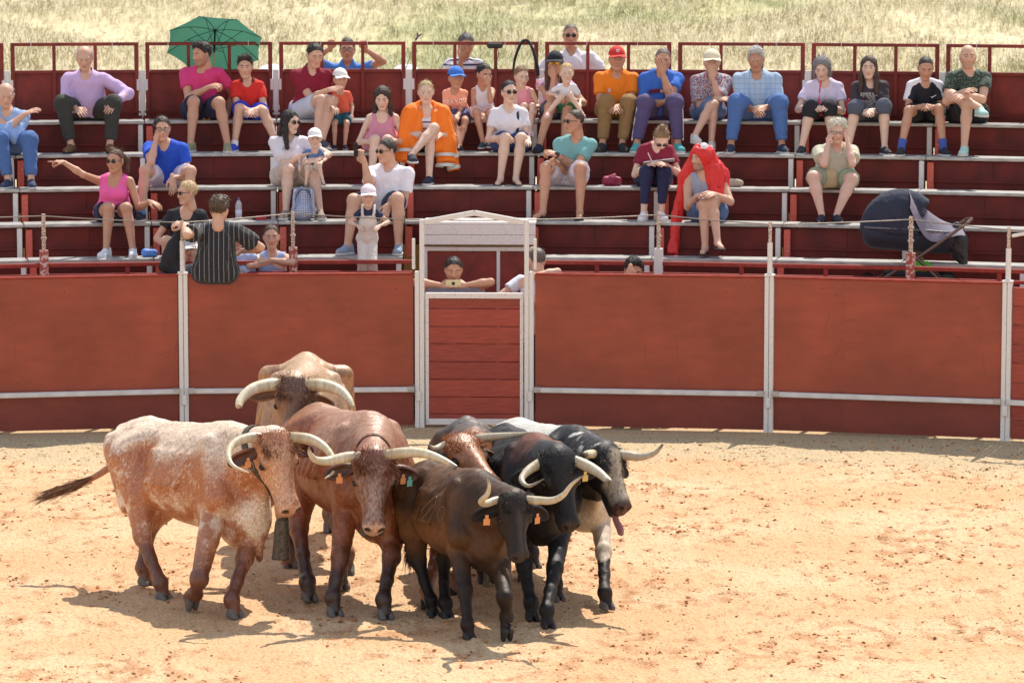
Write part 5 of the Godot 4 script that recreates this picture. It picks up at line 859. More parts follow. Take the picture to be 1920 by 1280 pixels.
	for i in nu + 1:
		for j in nw + 1:
			var x := lerpf(-1, 1, float(i) / nu)
			x = signf(x) * pow(absf(x), 1.8) * 200.0
			var z := -39.4 - pow(float(j) / nw, 2.0) * 300.0
			hill.colour = col(206, 194, 160).lerp(col(190, 176, 138), clampf(.5 + hn2.get_noise_2d(x, z) * 1.2, 0, 1)).lerp(col(170, 168, 118), clampf(hn.get_noise_2d(z * 1.5, x * 1.5) * 2.0 - .2, 0, .6))
			hill.add(Vector3(x, hh.call(x, z), z), Vector3.UP)
	for i in nu:
		for j in nw:
			var q := i * (nw + 1) + j
			hill.i.append_array(PackedInt32Array([q, q + 1, q + nw + 1, q + 1, q + nw + 2, q + nw + 1]))
	struct(obj("hillside", hill.mesh(), tri(vmat(.95), Vector3.ONE)))
	var bank := MB.new()
	bank.colour = col(190, 160, 112)
	bank.quad(Vector3(-200, 0, -39.38), Vector3(200, 0, -39.38), Vector3(200, 2.0, -39.4), Vector3(-200, 2.0, -39.4))
	struct(obj("bank", bank.mesh(), vmat(.95)))
	# dry grass
	var tuft := MB.new()
	for k in 9:
		var a := g.randf() * TAU
		var lean := Vector3(cos(a), 0, sin(a)) * g.randf_range(.1, .45)
		var base := Vector3(g.randfn() * .08, 0, g.randfn() * .08)
		var hgt := g.randf_range(.5, 1.0)
		var wd := Vector3(-sin(a), 0, cos(a)) * .012
		tuft.tria(base - wd, base + wd, base + lean * .5 + Vector3(0, hgt * .6, 0))
		tuft.quad(base + lean * .35 - wd + Vector3(0, hgt * .4, 0), base + lean * .35 + wd + Vector3(0, hgt * .4, 0), base + lean + wd * 1.6 + Vector3(0, hgt, 0), base + lean - wd * 1.6 + Vector3(0, hgt, 0))
	var gm := MultiMesh.new()
	gm.transform_format = MultiMesh.TRANSFORM_3D
	gm.use_colors = true
	tuft.n.fill(Vector3.UP)
	gm.mesh = tuft.mesh()
	gm.instance_count = 150000
	for k in 150000:
		var d := 2.6 + pow(g.randf(), 1.3) * 62.0
		var z := -39.4 - d
		var x := g.randf_range(-1, 1) * (d + 39.4) * .19
		var dens := hn2.get_noise_2d(x * .5, z * .5)
		var sc := g.randf_range(.1, .24) * (1.0 + dens * .7) * (.55 if d < 6 else 1.0)
		gm.set_instance_transform(k, Transform3D(Basis(Vector3.UP, g.randf() * TAU).scaled_local(Vector3(sc, sc * g.randf_range(.6, 1.1), sc)), Vector3(x, hh.call(x, z) - .02, z)))
		var c := col(202, 194, 170).lerp(col(188, 178, 150), g.randf()).lerp(col(164, 168, 132), clampf(hn.get_noise_2d(z * 1.5, x * 1.5) * 2.2 - .15 + g.randfn() * .1, 0, .8))
		gm.set_instance_color(k, c)
	var gi := MultiMeshInstance3D.new()
	gi.multimesh = gm
	gi.name = "dry_grass"
	var gmat := vmat(.9)
	gmat.backlight_enabled = true
	gmat.backlight = Color(.5, .48, .42)
	gi.material_override = gmat
	gi.set_meta("kind", "stuff")
	add_child(gi)
	tag(gi, "tall dry yellow grass covering the hillside behind the stand", "grass")

func place(parent: Node3D, called: String, size: Vector3, m: Material, xf: Transform3D, bev := .004) -> MeshInstance3D:   # a bevelled box, xf in the world
	return obj(called, boxm(size, bev), m, parent, parent.transform.affine_inverse() * xf)

func beam(parent: Node3D, called: String, a: Vector3, b: Vector3, w: float, h: float, m: Material, bev := .004) -> MeshInstance3D:
	var d := b - a
	var x := d.normalized()
	var z := x.cross(Vector3.UP if absf(x.y) < .95 else Vector3.BACK).normalized()
	var y := z.cross(x)
	return place(parent, called, Vector3(d.length(), h, w), m, Transform3D(Basis(x, y, z), (a + b) * .5), bev)

const POSTS := [-.2528, -.124, .0044, .0656, .1963, .3251, .39]
func barrier() -> void:
	var what := ["red barrier panel at the left edge of the ring", "red barrier panel that the man in the pinstriped shirt sits on", "", "red barrier panel right of the gate, an arm resting on its end", "red barrier panel below the pram, between the two rightmost posts", "planked red gate leaf at the right edge of the picture"]
	for k in 6:
		if k == 2: continue
		var a := arc(18.0, POSTS[k])
		var b := arc(18.0, POSTS[k + 1])
		var d := (b - a).normalized()
		var t := thing("ring_barrier" if k < 5 else "ring_gate", what[k], "barrier" if k < 5 else "gate", (a + b) * .5, 0, "barrier panels round the ring" if k < 5 else "")
		var bx := Basis(d, Vector3.UP, d.cross(Vector3.UP))
		var l := a.distance_to(b) - .1
		var mid := (a + b) * .5
		if k == 5:
			for q in 8: place(t, "plank", Vector3(l, .178, .035), M["plank%d" % (q % 4)], Transform3D(bx, mid + Vector3(0, .12 + q * .183, 0)), .004)
			beam(t, "rail", a + Vector3(0, .385, .06), b + Vector3(0, .385, .06), .045, .05, M.rail_white)
			continue
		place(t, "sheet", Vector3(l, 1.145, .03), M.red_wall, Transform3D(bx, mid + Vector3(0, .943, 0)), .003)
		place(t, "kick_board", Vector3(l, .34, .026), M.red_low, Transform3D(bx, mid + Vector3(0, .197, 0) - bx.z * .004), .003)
		place(t, "top_edge", Vector3(l, .022, .05), M.red_edge, Transform3D(bx, mid + Vector3(0, 1.527, 0)), .003)
		var o := bx.z * .055
		beam(t, "foot_rail", a + d * .1 + o + Vector3(0, .385, 0), b - d * .1 + o + Vector3(0, .385, 0), .05, .05, M.rail_white, .008)
		for e in [a + d * .08, b - d * .08]: place(t, "rail_bracket", Vector3(.07, .055, .06), M.alu, Transform3D(bx, e + o * .95 + Vector3(0, .388, 0)), .003)
	var pl := ["white barrier post at the left end of the picture, out of frame", "white barrier post with a pipe that the man in the pinstriped shirt holds", "", "", "white barrier post right of the gate panel, with a thin pipe above it", "white barrier post beside the gate leaf at the right edge"]
	for k in [1, 4, 5]:
		var f := frame_at(18.0, POSTS[k])
		var t := thing("barrier_post", pl[k], "post", f.origin, 0, "white posts of the barrier")
		for s in [-1.0, 1.0]: place(t, "upright", Vector3(.042, 1.535, .07), M.white_post, f * Transform3D(Basis(), Vector3(s * .0235, .767, .012)), .004)
		place(t, "latch", Vector3(.05, .1, .03), M.white_post, f * Transform3D(Basis(), Vector3(.0, .3, .062)), .005)
		place(t, "cap_plate", Vector3(.1, .02, .09), M.white_post, f * Transform3D(Basis(), Vector3(0, 1.545, .01)), .003)
		var pm := MB.new()
		pm.tube(PackedVector3Array([Vector3(0, 1.55, .0), Vector3(0, 1.86, 0)]), PackedFloat32Array([.026, .026]), 12)
		obj("pipe", pm.mesh(), M.white_post, t, Transform3D(f.basis, Vector3.ZERO))
		var p2 := MB.new()
		p2.tube(PackedVector3Array([Vector3(0, 1.86, .0), Vector3(0, 2.06, 0)]), PackedFloat32Array([.017, .017]), 12)
		obj("pipe_top", p2.mesh(), M.white_rust, t, Transform3D(f.basis, Vector3.ZERO))
		if k == 5: beam(t, "brace", f * Vector3(.03, 1.98, 0), f * Vector3(.75, 2.13, 0), .03, .03, M.white_post)

func gate() -> void:
	var a := arc(18.0, POSTS[2])
	var b := arc(18.0, POSTS[3])
	var d := (b - a).normalized()
	var bx := Basis(d, Vector3.UP, d.cross(Vector3.UP))
	var fr := thing("gate_frame", "white steel gate frame with a low pointed top", "gate frame", (a + b) * .5)
	for e in [a, b]:
		var s := 1.0 if e == a else -1.0
		for q in 2: place(fr, "upright", Vector3(.044, (1.55 if q == 0 else 2.06), .07), M.white_post, Transform3D(bx, e + d * s * (-.012 + q * .0475) + Vector3(0, (.775 if q == 0 else 1.03), 0) + bx.z * .01), .004)
		place(fr, "hinge_plate", Vector3(.03, .3, .05), M.white_post, Transform3D(bx, e - d * s * .047 + Vector3(0, 1.72, 0)), .004)
		place(fr, "latch", Vector3(.045, .1, .03), M.white_post, Transform3D(bx, e + d * s * .0 + Vector3(0, .32, 0) + bx.z * .062), .005)
	var mid := (a + b) * .5
	beam(fr, "gable_bar", a + d * .06 + Vector3(0, 2.035, .01), mid + Vector3(0, 2.125, .01), .05, .052, M.white_post)
	beam(fr, "gable_bar", b - d * .06 + Vector3(0, 2.035, .01), mid + Vector3(0, 2.125, .01), .05, .052, M.white_post)
	var t := thing("gate_door", "red planked gate door in a white frame, its upper half open", "gate", mid)
	var l := a.distance_to(b)
	for s in [-1.0, 1.0]: place(t, "frame_side", Vector3(.034, 1.27, .045), M.white_wood, Transform3D(bx, mid + d * s * (l * .5 - .085) + Vector3(0, .675, 0)), .003)
	place(t, "frame_top", Vector3(l - .14, .055, .05), M.white_wood, Transform3D(bx, mid + Vector3(0, 1.31, 0)), .003)
	place(t, "frame_bottom", Vector3(l - .14, .06, .045), M.white_wood, Transform3D(bx, mid + Vector3(0, .06, 0)), .003)
	var hs := [.1, .175, .17, .18, .175, .173, .17, .05]
	var y := 1.28
	for q in 8:
		var h: float = hs[q]
		place(t, "plank", Vector3(l - .206, h - .005, .03), M["plank%d" % ((q * 3) % 4)], Transform3D(bx, mid + Vector3(0, y - h * .5, -.004 + .003 * (q % 3))), .004)
		y -= h
	# the white canopy and inner doors of the entrance behind it
	var c := thing("entrance_box", "white plank box over the inner entrance behind the gate", "entrance", mid)
	var back := -bx.z
	for q in 2: place(c, "front_board", Vector3(1.14, .098, .03), M.white_wood, Transform3D(bx, mid + back * 1.12 + Vector3(0, 1.86 - q * .101, 0)), .004)
	place(c, "top_board", Vector3(1.14, .03, .5), M.white_wood, Transform3D(bx, mid + back * 1.36 + Vector3(0, 1.925, 0)), .004)
	var n := thing("inner_door", "red inner double door with a white frame behind the man filming", "door", mid + back * 1.2)
	for q in [-.55, .19, .53]: place(n, "frame_bar", Vector3(.035, 1.62, .04), M.white_wood, Transform3D(bx, mid + d * q + back * 1.2 + Vector3(0, .84, 0)), .003)
	place(n, "frame_bar", Vector3(1.13, .04, .045), M.white_wood, Transform3D(bx, mid + back * 1.2 + Vector3(0, 1.66, 0)), .003)
	place(n, "door_leaf", Vector3(.7, 1.6, .02), M.red_stand, Transform3D(bx, mid + d * -.18 + back * 1.21 + Vector3(0, .83, 0)), .002)
	place(n, "door_leaf", Vector3(.31, 1.6, .02), M.red_stand, Transform3D(bx, mid + d * .36 + back * 1.21 + Vector3(0, .83, 0)), .002)

func inner_rail() -> void:
	var at := [-.196, -.0638, .0, .0, .1318, .266]
	var lab := {0: "red and rust post of the inner rail near the left edge", 1: "red and rust post of the inner rail beside the girl in the pale blue vest", 4: "chipped white post of the inner rail below the woman with the clipboard", 5: "red and rust post of the inner rail in front of the pram"}
	for k in lab:
		var f := frame_at(18.75, at[k])
		var t := thing("rail_post", lab[k], "post", f.origin, 0, "posts of the inner rail")
		place(t, "box_post", Vector3(.085, 1.72, .08), M.red_worn if k != 4 else M.white_post, f * Transform3D(Basis(), Vector3(0, .86, 0)), .004)
		place(t, "extension", Vector3(.038, .36, .035), M.white_rust, f * Transform3D(Basis(), Vector3(0, 1.9, 0)), .003)
		for q in 2: place(t, "lug", Vector3(.055, .02, .05), M.white_rust, f * Transform3D(Basis(), Vector3(0, 1.84 + q * .13, 0)), .003)
	var spans := [[-.34, -.196, "at the left end"], [-.196, -.0638, "under the woman in pink's feet"], [-.0638, .0, "in front of the child in overalls"], [.066, .1318, "right of the gate"], [.1318, .266, "below the old woman"], [.266, .36, "in front of the pram"]]
	for s in spans:
		var a := arc(18.75, s[0])
		var b := arc(18.75, s[1])
		var t := thing("inner_rail", "red two-bar rail before the seats, " + s[2], "railing", (a + b) * .5, 0, "red rails before the seats")
		for y in [1.57, 1.462]: beam(t, "bar", a + Vector3(0, y, 0), b + Vector3(0, y, 0), .05, .04 if y > 1.5 else .034, M.red_rail)
		var n := int(round(a.distance_to(b) / .82))
		for q in range(1, n): place(t, "baluster", Vector3(.04, .07, .03), M.red_rail, Transform3D(Basis(Vector3.UP, -lerpf(s[0], s[1], float(q) / n)), a.lerp(b, float(q) / n) + Vector3(0, 1.514, 0)), .003)
		for q in n + 1: place(t, "leg", Vector3(.05, 1.44, .04), M.red_dark, Transform3D(Basis(Vector3.UP, -lerpf(s[0], s[1], float(q) / n)), a.lerp(b, float(q) / n) + Vector3(0, .71, -.03)), .003)
	# the steel cable along the post tops
	var pts := []
	for q in [[18.75, -.34, 2.06], [18.75, -.196, 2.06], [18.0, POSTS[1], 2.04], [18.75, -.0638, 2.06], [18.0, .006, 2.055], [18.0, .0645, 2.06], [18.75, .1318, 2.055], [18.0, POSTS[4], 2.04], [18.75, .266, 2.05], [18.0, POSTS[5], 2.04], [18.0, .37, 2.04]]: pts.append(arc(q[0], q[1], q[2]))
	var cp := PackedVector3Array()
	for k in pts.size() - 1:
		for j in 6:
			var u := j / 6.0
			cp.append((pts[k] as Vector3).lerp(pts[k + 1], u) - Vector3(0, .03 * u * (1 - u), 0))
	cp.append(pts[-1])
	var rr := PackedFloat32Array()
	for k in cp.size(): rr.append(.0065)
	var cb := MB.new()
	cb.tube(cp, rr, 6)
	tag(obj("steel_cable", cb.mesh(), M.cable), "thin steel cable strung along the tops of the posts", "cable")
	for k in 2:   # the boards people stand on between barrier and stand
		var mb := MB.new()
		for q in 24:
			var p0 := lerpf(-.36, .38, q / 24.0)
			var p1 := lerpf(-.36, .38, (q + 1) / 24.0)
			var r0 := 18.35 if k == 0 else 19.05
			var r1 := 18.95 if k == 0 else 19.28
			var y := .33 if k == 0 else 1.28
			if k == 1 and p0 < .09 and p1 > -.01: continue
			mb.quad(arc(r0, p0, y), arc(r0, p1, y), arc(r1, p1, y), arc(r1, p0, y))
			mb.quad(arc(r0, p0, y - .05), arc(r0, p1, y - .05), arc(r0, p1, y), arc(r0, p0, y))
			mb.quad(arc(r1, p0, y - .05), arc(r1, p1, y - .05), arc(r0, p1, y - .05), arc(r0, p0, y - .05))
		struct(obj("walkway" if k == 0 else "low_step", mb.mesh(), M.alu))

func row_r(k: int) -> float: return 19.35 + .55 * k
func row_h(k: int) -> float: return 1.58 + .317 * k
func stand() -> void:
	var who := ["at the left edge of the picture", "where the man in the lilac shirt sits", "where the man with the green umbrella sits", "where the man in the maroon polo shirt sits", "behind the gate canopy", "where the man in the orange polo shirt sits", "where the white-haired man in the checked shirt sits", "where the girl in the slogan t-shirt sits", "where the bald man in camouflage sits", "beyond the right edge"]
	for i in 10:
		var p0 := -.2684 + .0657 * i
		var p1 := p0 + .0657
		var pc := (p0 + p1) * .5
		var gate_here: bool = i == 4
		var t := thing("stand_section", "red stand section with grey planks, " + who[i], "grandstand", arc(19.6, pc), 0, "sections of the stand")
		for k in 5:
			var r := row_r(k)
			var h := row_h(k)
			if gate_here and k == 0: continue
			var w := 2 * tan(.0657 / 2) * r - .014
			var f := frame_at(r * cos(.0657 / 2) + .0, pc)
			place(t, "seat_plank", Vector3(w, .036, .3), M.alu, f * Transform3D(Basis(), Vector3(0, h - .018, 0)), .006)
			# the sheet metal behind the legs, two leaves with a joint
			if k < 5:
				var y0 := h - .3 if k > 0 else .5
				var y1 := h + .317 - .05
				if k == 4: y1 = h + .02
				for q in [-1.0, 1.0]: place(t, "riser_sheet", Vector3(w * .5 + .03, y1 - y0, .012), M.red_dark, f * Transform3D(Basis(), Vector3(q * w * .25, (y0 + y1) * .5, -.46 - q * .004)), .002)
				place(t, "riser_rail", Vector3(w, .022, .02), M.red_dark, f * Transform3D(Basis(), Vector3(0, h + .06, -.44)), .002)
			# posts at the two ends
			var e0 := frame_at(r, p0)
			var e1 := frame_at(r, p1)
			var ph := .34 if k > 0 else h - .05
			place(t, "red_post", Vector3(.066, ph - .03, .045), M.red_post, e0 * Transform3D(Basis(), Vector3(.05, h - .045 - ph * .5, .13)), .004)
			place(t, "white_post", Vector3(.052, ph, .04), M.white_post, e1 * Transform3D(Basis(), Vector3(-.045, h - .045 - ph * .5, .12)), .004)
			place(t, "bearer", Vector3(.04, .04, .58), M.red_dark, e0 * Transform3D(Basis(), Vector3(.05, h - .07, -.22)), .004)
		# the back wall: sheet, frame and open top rail
		var rb := 22.05 * cos(.0657 / 2)
		var fb := frame_at(rb, pc)
		var wb := 2 * tan(.0657 / 2) * rb - .075
		var wall := place(t, "back_sheet", Vector3(wb - .06, .62, .014), M.red_stand, fb * Transform3D(Basis(), Vector3(0, 3.03, -.01)), .002)
		for q in 4:
			var x := lerpf(-.5, .5, q / 3.0) * (wb - .045)
			place(t, "frame_post", Vector3(.045 if q in [0, 3] else .036, .95, .036), M.red_stand, fb * Transform3D(Basis(), Vector3(x, 3.15, .016 - .003 * (q % 2))), .004)
		place(t, "sill_bar", Vector3(wb - .094, .036, .05), M.red_stand, fb * Transform3D(Basis(), Vector3(0, 3.345, .004)), .004)
		place(t, "top_bar", Vector3(wb, .036, .042), M.red_stand, fb * Transform3D(Basis(), Vector3(0, 3.642, .013)), .004)
		# hinge posts between sections
		var g := frame_at(22.05, p1)
		place(t, "hinge_post", Vector3(.062 if i != 3 else .1, .62, .05), M.white_post, g * Transform3D(Basis(), Vector3(0, 3.05, .0)), .004)
		for s in [-1.0, 1.0]:
			for y in [3.2]: place(t, "hinge", Vector3(.03, .12, .02), M.white_post, g * Transform3D(Basis(), Vector3(s * .045, y, .03)), .003)
		for q in 2: place(t, "cable_tie", Vector3(.006, .06, .05), M.white_post, fb * Transform3D(Basis(), Vector3(lerpf(-.4, .4, q) * wb * rng.randf_range(.4, .9), 3.645, .016)), .001)

func umbrella() -> void:
	var hand := Vector3(-3.22, 2.92, -38.4)
	var t := thing("umbrella", "green umbrella held open by the man in the pink polo shirt", "umbrella", hand)
	var up := Vector3(-.01, .78, -.62).normalized()
	var top := hand + up * 1.1
	var x := Vector3.FORWARD.cross(up).normalized()
	var z := x.cross(up)
	var cm := mat(col(36, 110, 92), .6)
	cm.backlight_enabled = true
	cm.backlight = Color(.25, .45, .38)
	cm.cull_mode = BaseMaterial3D.CULL_DISABLED
	var rim := []
	for k in 8:
		var a := TAU * (k + .3) / 8
		rim.append(top + (x * cos(a) + z * sin(a)) * .54 - up * .2)
	var inv := Transform3D(Basis(), -hand)
	for k in 8:
		var p: Vector3 = rim[k]
		var q: Vector3 = rim[(k + 1) % 8]
		var b := MB.new()
		b.grid(8, 8, func(u: float, v: float) -> Vector3:
			var e := p.lerp(q, v)
			var sag := sin(v * PI) * u * u * .035
			var o := top.lerp(e, u) + up * (.2 * (1 - u * u) - .2 * (1 - u)) + (top - e) * sag * .9
			return inv * (o + up * .0))
		obj("canopy_panel", b.mesh(), cm, t)
		var pts := PackedVector3Array()
		var rr := PackedFloat32Array()
		for j in 8:
			var u := j / 7.0
			pts.append(inv * (top.lerp(p, u) + up * (.2 * (1 - u * u) - .2 * (1 - u)) - up * .006))
			rr.append(.0035)
		var rb := MB.new()
		rb.tube(pts, rr, 5)
		rb.tube(PackedVector3Array([inv * (top - up * .26), pts[4]]), PackedFloat32Array([.0035, .0035]), 5)
		obj("rib", rb.mesh(), M.frame_dark, t)
	var s := MB.new()
	s.tube(PackedVector3Array([inv * (top + up * .06), inv * (top - up * .3)]), PackedFloat32Array([.009, .012]), 8)
	obj("ferrule", s.mesh(), M.frame_dark, t)
	var s2 := MB.new()
	s2.tube(PackedVector3Array([inv * (top - up * .28), up * .16]), PackedFloat32Array([.007, .007]), 8)
	obj("shaft", s2.mesh(), mat(col(196, 130, 62), .4), t)
	var hk := MB.new()
	hk.tube(spline([up * .2, up * .05, -up * .05 + Vector3(-.01, 0, 0), -up * .1 + Vector3(-.05, 0, 0), -up * .07 + Vector3(-.085, 0, .01)], 5), PackedFloat32Array([.01, .012, .014, .014, .014, .014, .014, .014, .014, .014, .014, .014, .014, .014, .014, .014, .014, .014, .013, .012, .01]), 10)
	obj("handle", hk.mesh(), mat(col(206, 142, 72), .35), t)

func pram() -> void:
	var o := Vector3(3.98, 1.28, -35.6)
	var t := thing("pram", "dark navy pram with a grey muslin over its hood, on the right", "pram", o, -.1)
	var navy := cloth(col(44, 48, 66))
	var B := Body.new()   # carrycot
	B.bone(Vector3(-.36, .56, 0), Vector3(.34, .5, 0), .12, .11, .05)
	B.bone(Vector3(-.38, .6, -.08), Vector3(.36, .56, -.08), .1, .09, .05)
	B.bone(Vector3(-.38, .6, .08), Vector3(.36, .56, .08), .1, .09, .05)
	B.ball(Vector3(0, .8, 0), Vector3(.6, .17, .5), .02, 8)
	obj("carrycot", mesh_of(skin_mesh(B, .015)), navy, t)
	var H := Body.new()
	H.ball(Vector3(-.1, .62, 0), Vector3(.41, .42, .21), .03)
	H.cuts = [[Vector3(0, .6, 0), Vector3(0, -1, 0)], [Vector3(.08, .6, 0), Vector3(.95, -.3, 0).normalized()]]
	H.ball(Vector3(.0, .58, 0), Vector3(.37, .38, .19), .01, 8)
	var fn := fnoise(81, 1.0, 2)
	var hood := obj("hood", mesh_of(skin_mesh(H, .014, Color.WHITE, .006, fn, Vector3(8, 8, 8))), navy, t)
	var rim := MB.new()
	rim.tube(spline([Vector3(-.47, .66, 0), Vector3(-.4, .66, .17), Vector3(0, .65, .2), Vector3(.38, .62, .17), Vector3(.45, .61, 0)], 5), PackedFloat32Array([.012, .012, .012, .012, .012, .012, .012, .012, .012, .012, .012, .012, .012, .012, .012, .012, .012, .012, .012, .012, .012]), 6)
	obj("cot_rim", rim.mesh(), mat(col(96, 98, 108), .35), t)
	for k in 3:
		var pts := PackedVector3Array()
		var rr := PackedFloat32Array()
		for j in 13:
			var a := PI * j / 12.0
			var tilt := .5 + k * .55
			pts.append(Vector3(-.1 - cos(tilt) * sin(a) * .41, .61 + sin(tilt) * sin(a) * .42, cos(a) * .212))
			rr.append(.006)
		var hb := MB.new()
		hb.tube(pts, rr, 5)
		obj("hood_hoop", hb.mesh(), navy, hood)
	var mus := MB.new()
	for side in 2:
		mus.grid(14, 12, func(u: float, v: float) -> Vector3:
			var vv := v if side == 0 else 1.0 - v
			var zz := lerpf(-.24, .24, vv)
			var edge := pow(absf(vv - .5) * 2, 2.0)
			var x := lerpf(-.02, .52, u)
			var y := 1.03 - u * .36 - sin(u * PI) * .1 - edge * (.17 + .09 * sin(u * 5)) + (.0 if side == 0 else -.004)
			return Vector3(x + sin(vv * 9 + u * 5) * .012, y + sin(vv * 14.0) * .008, zz))
	obj("muslin", mus.mesh(), cloth(col(128, 120, 134)), t)
	var fr := MB.new()
	for z in [-.24, .24]:
		fr.tube(PackedVector3Array([Vector3(-.4, .08, z), Vector3(.05, .36, z), Vector3(.55, .72, z)]), PackedFloat32Array([.016, .016, .016]), 8)
		fr.tube(PackedVector3Array([Vector3(.36, .08, z), Vector3(-.02, .44, z)]), PackedFloat32Array([.016, .016]), 8)
		fr.tube(PackedVector3Array([Vector3(-.28, .12, z), Vector3(.26, .12, z)]), PackedFloat32Array([.01, .01]), 8)
	fr.tube(PackedVector3Array([Vector3(.55, .72, -.24), Vector3(.6, .745, 0), Vector3(.55, .72, .24)]), PackedFloat32Array([.016, .016, .016]), 8)
	obj("chassis", fr.mesh(), mat(col(120, 96, 88), .35, .6), t)
	for w in [[-.42, -.27], [-.42, .27], [.36, -.27], [.36, .27]]:
		var wm := MB.new()
		var r := .085 if w[0] < 0 else .105
		var pr := PackedVector2Array([Vector2(.01, -.02), Vector2(r - .02, -.02), Vector2(r, -.012), Vector2(r, .012), Vector2(r - .02, .02), Vector2(.01, .02)])
		wm.lathe(pr, 20, Transform3D(Basis(Vector3.RIGHT, PI / 2), Vector3(w[0], r, w[1])))
		obj("wheel", wm.mesh(), M.sole_dark, t)
	var bk := MB.new()
	bk.box(Vector3(.5, .1, .3), Transform3D(Basis(), Vector3(-.02, .17, 0)), .03)
	obj("basket", bk.mesh(), cloth(col(36, 36, 42)), t)
	var gB := Body.new()
	gB.ball(Vector3(.1, .27, .06), Vector3(.1, .06, .08), .02)
	gB.ball(Vector3(.02, .25, .08), Vector3(.05, .04, .05), .02)
	tag(obj("green_bag", mesh_of(skin_mesh(gB, .014, Color.WHITE, .012, fn, Vector3(14, 14, 14))), cloth(col(90, 190, 60)), self, Transform3D(Basis(), o)), "bright green bag in the basket of the pram", "bag")
	var cB := Body.new()
	cB.ball(Vector3(.46, .5, .1), Vector3(.1, .17, .08), .02)
	cB.bone(Vector3(.44, .68, .1), Vector3(.45, .56, .1), .04, .08, .03)
	cB.bone(Vector3(.5, .38, .11), Vector3(.53, .24, .12), .05, .035, .03)
	tag(obj("changing_bag", mesh_of(skin_mesh(cB, .014, Color.WHITE, .012, fn, Vector3(9, 9, 9))), cloth(col(34, 34, 38), .5), self, Transform3D(Basis(), o)), "black bag hanging from the handle of the pram", "bag")

func at_row(k: int, x: float, up := 0.0, fwd := 0.0) -> Vector3:
	var r := row_r(k) - fwd
	return Vector3(x, row_h(k) + up, RC.z - sqrt(r * r - (x - RC.x) * (x - RC.x)))

func soft(called: String, label: String, cat: String, at: Vector3, turn: float, m: Material, build: Callable, amp := .008, cell := .012) -> Node3D:
	var t := thing(called, label, cat, at, turn)
	var B := Body.new()
	build.call(B)
	obj("body", mesh_of(skin_mesh(B, cell, Color.WHITE, amp, fnoise(hash(called) % 999, 1.0, 3), Vector3(13, 9, 13))), m, t)
	return t

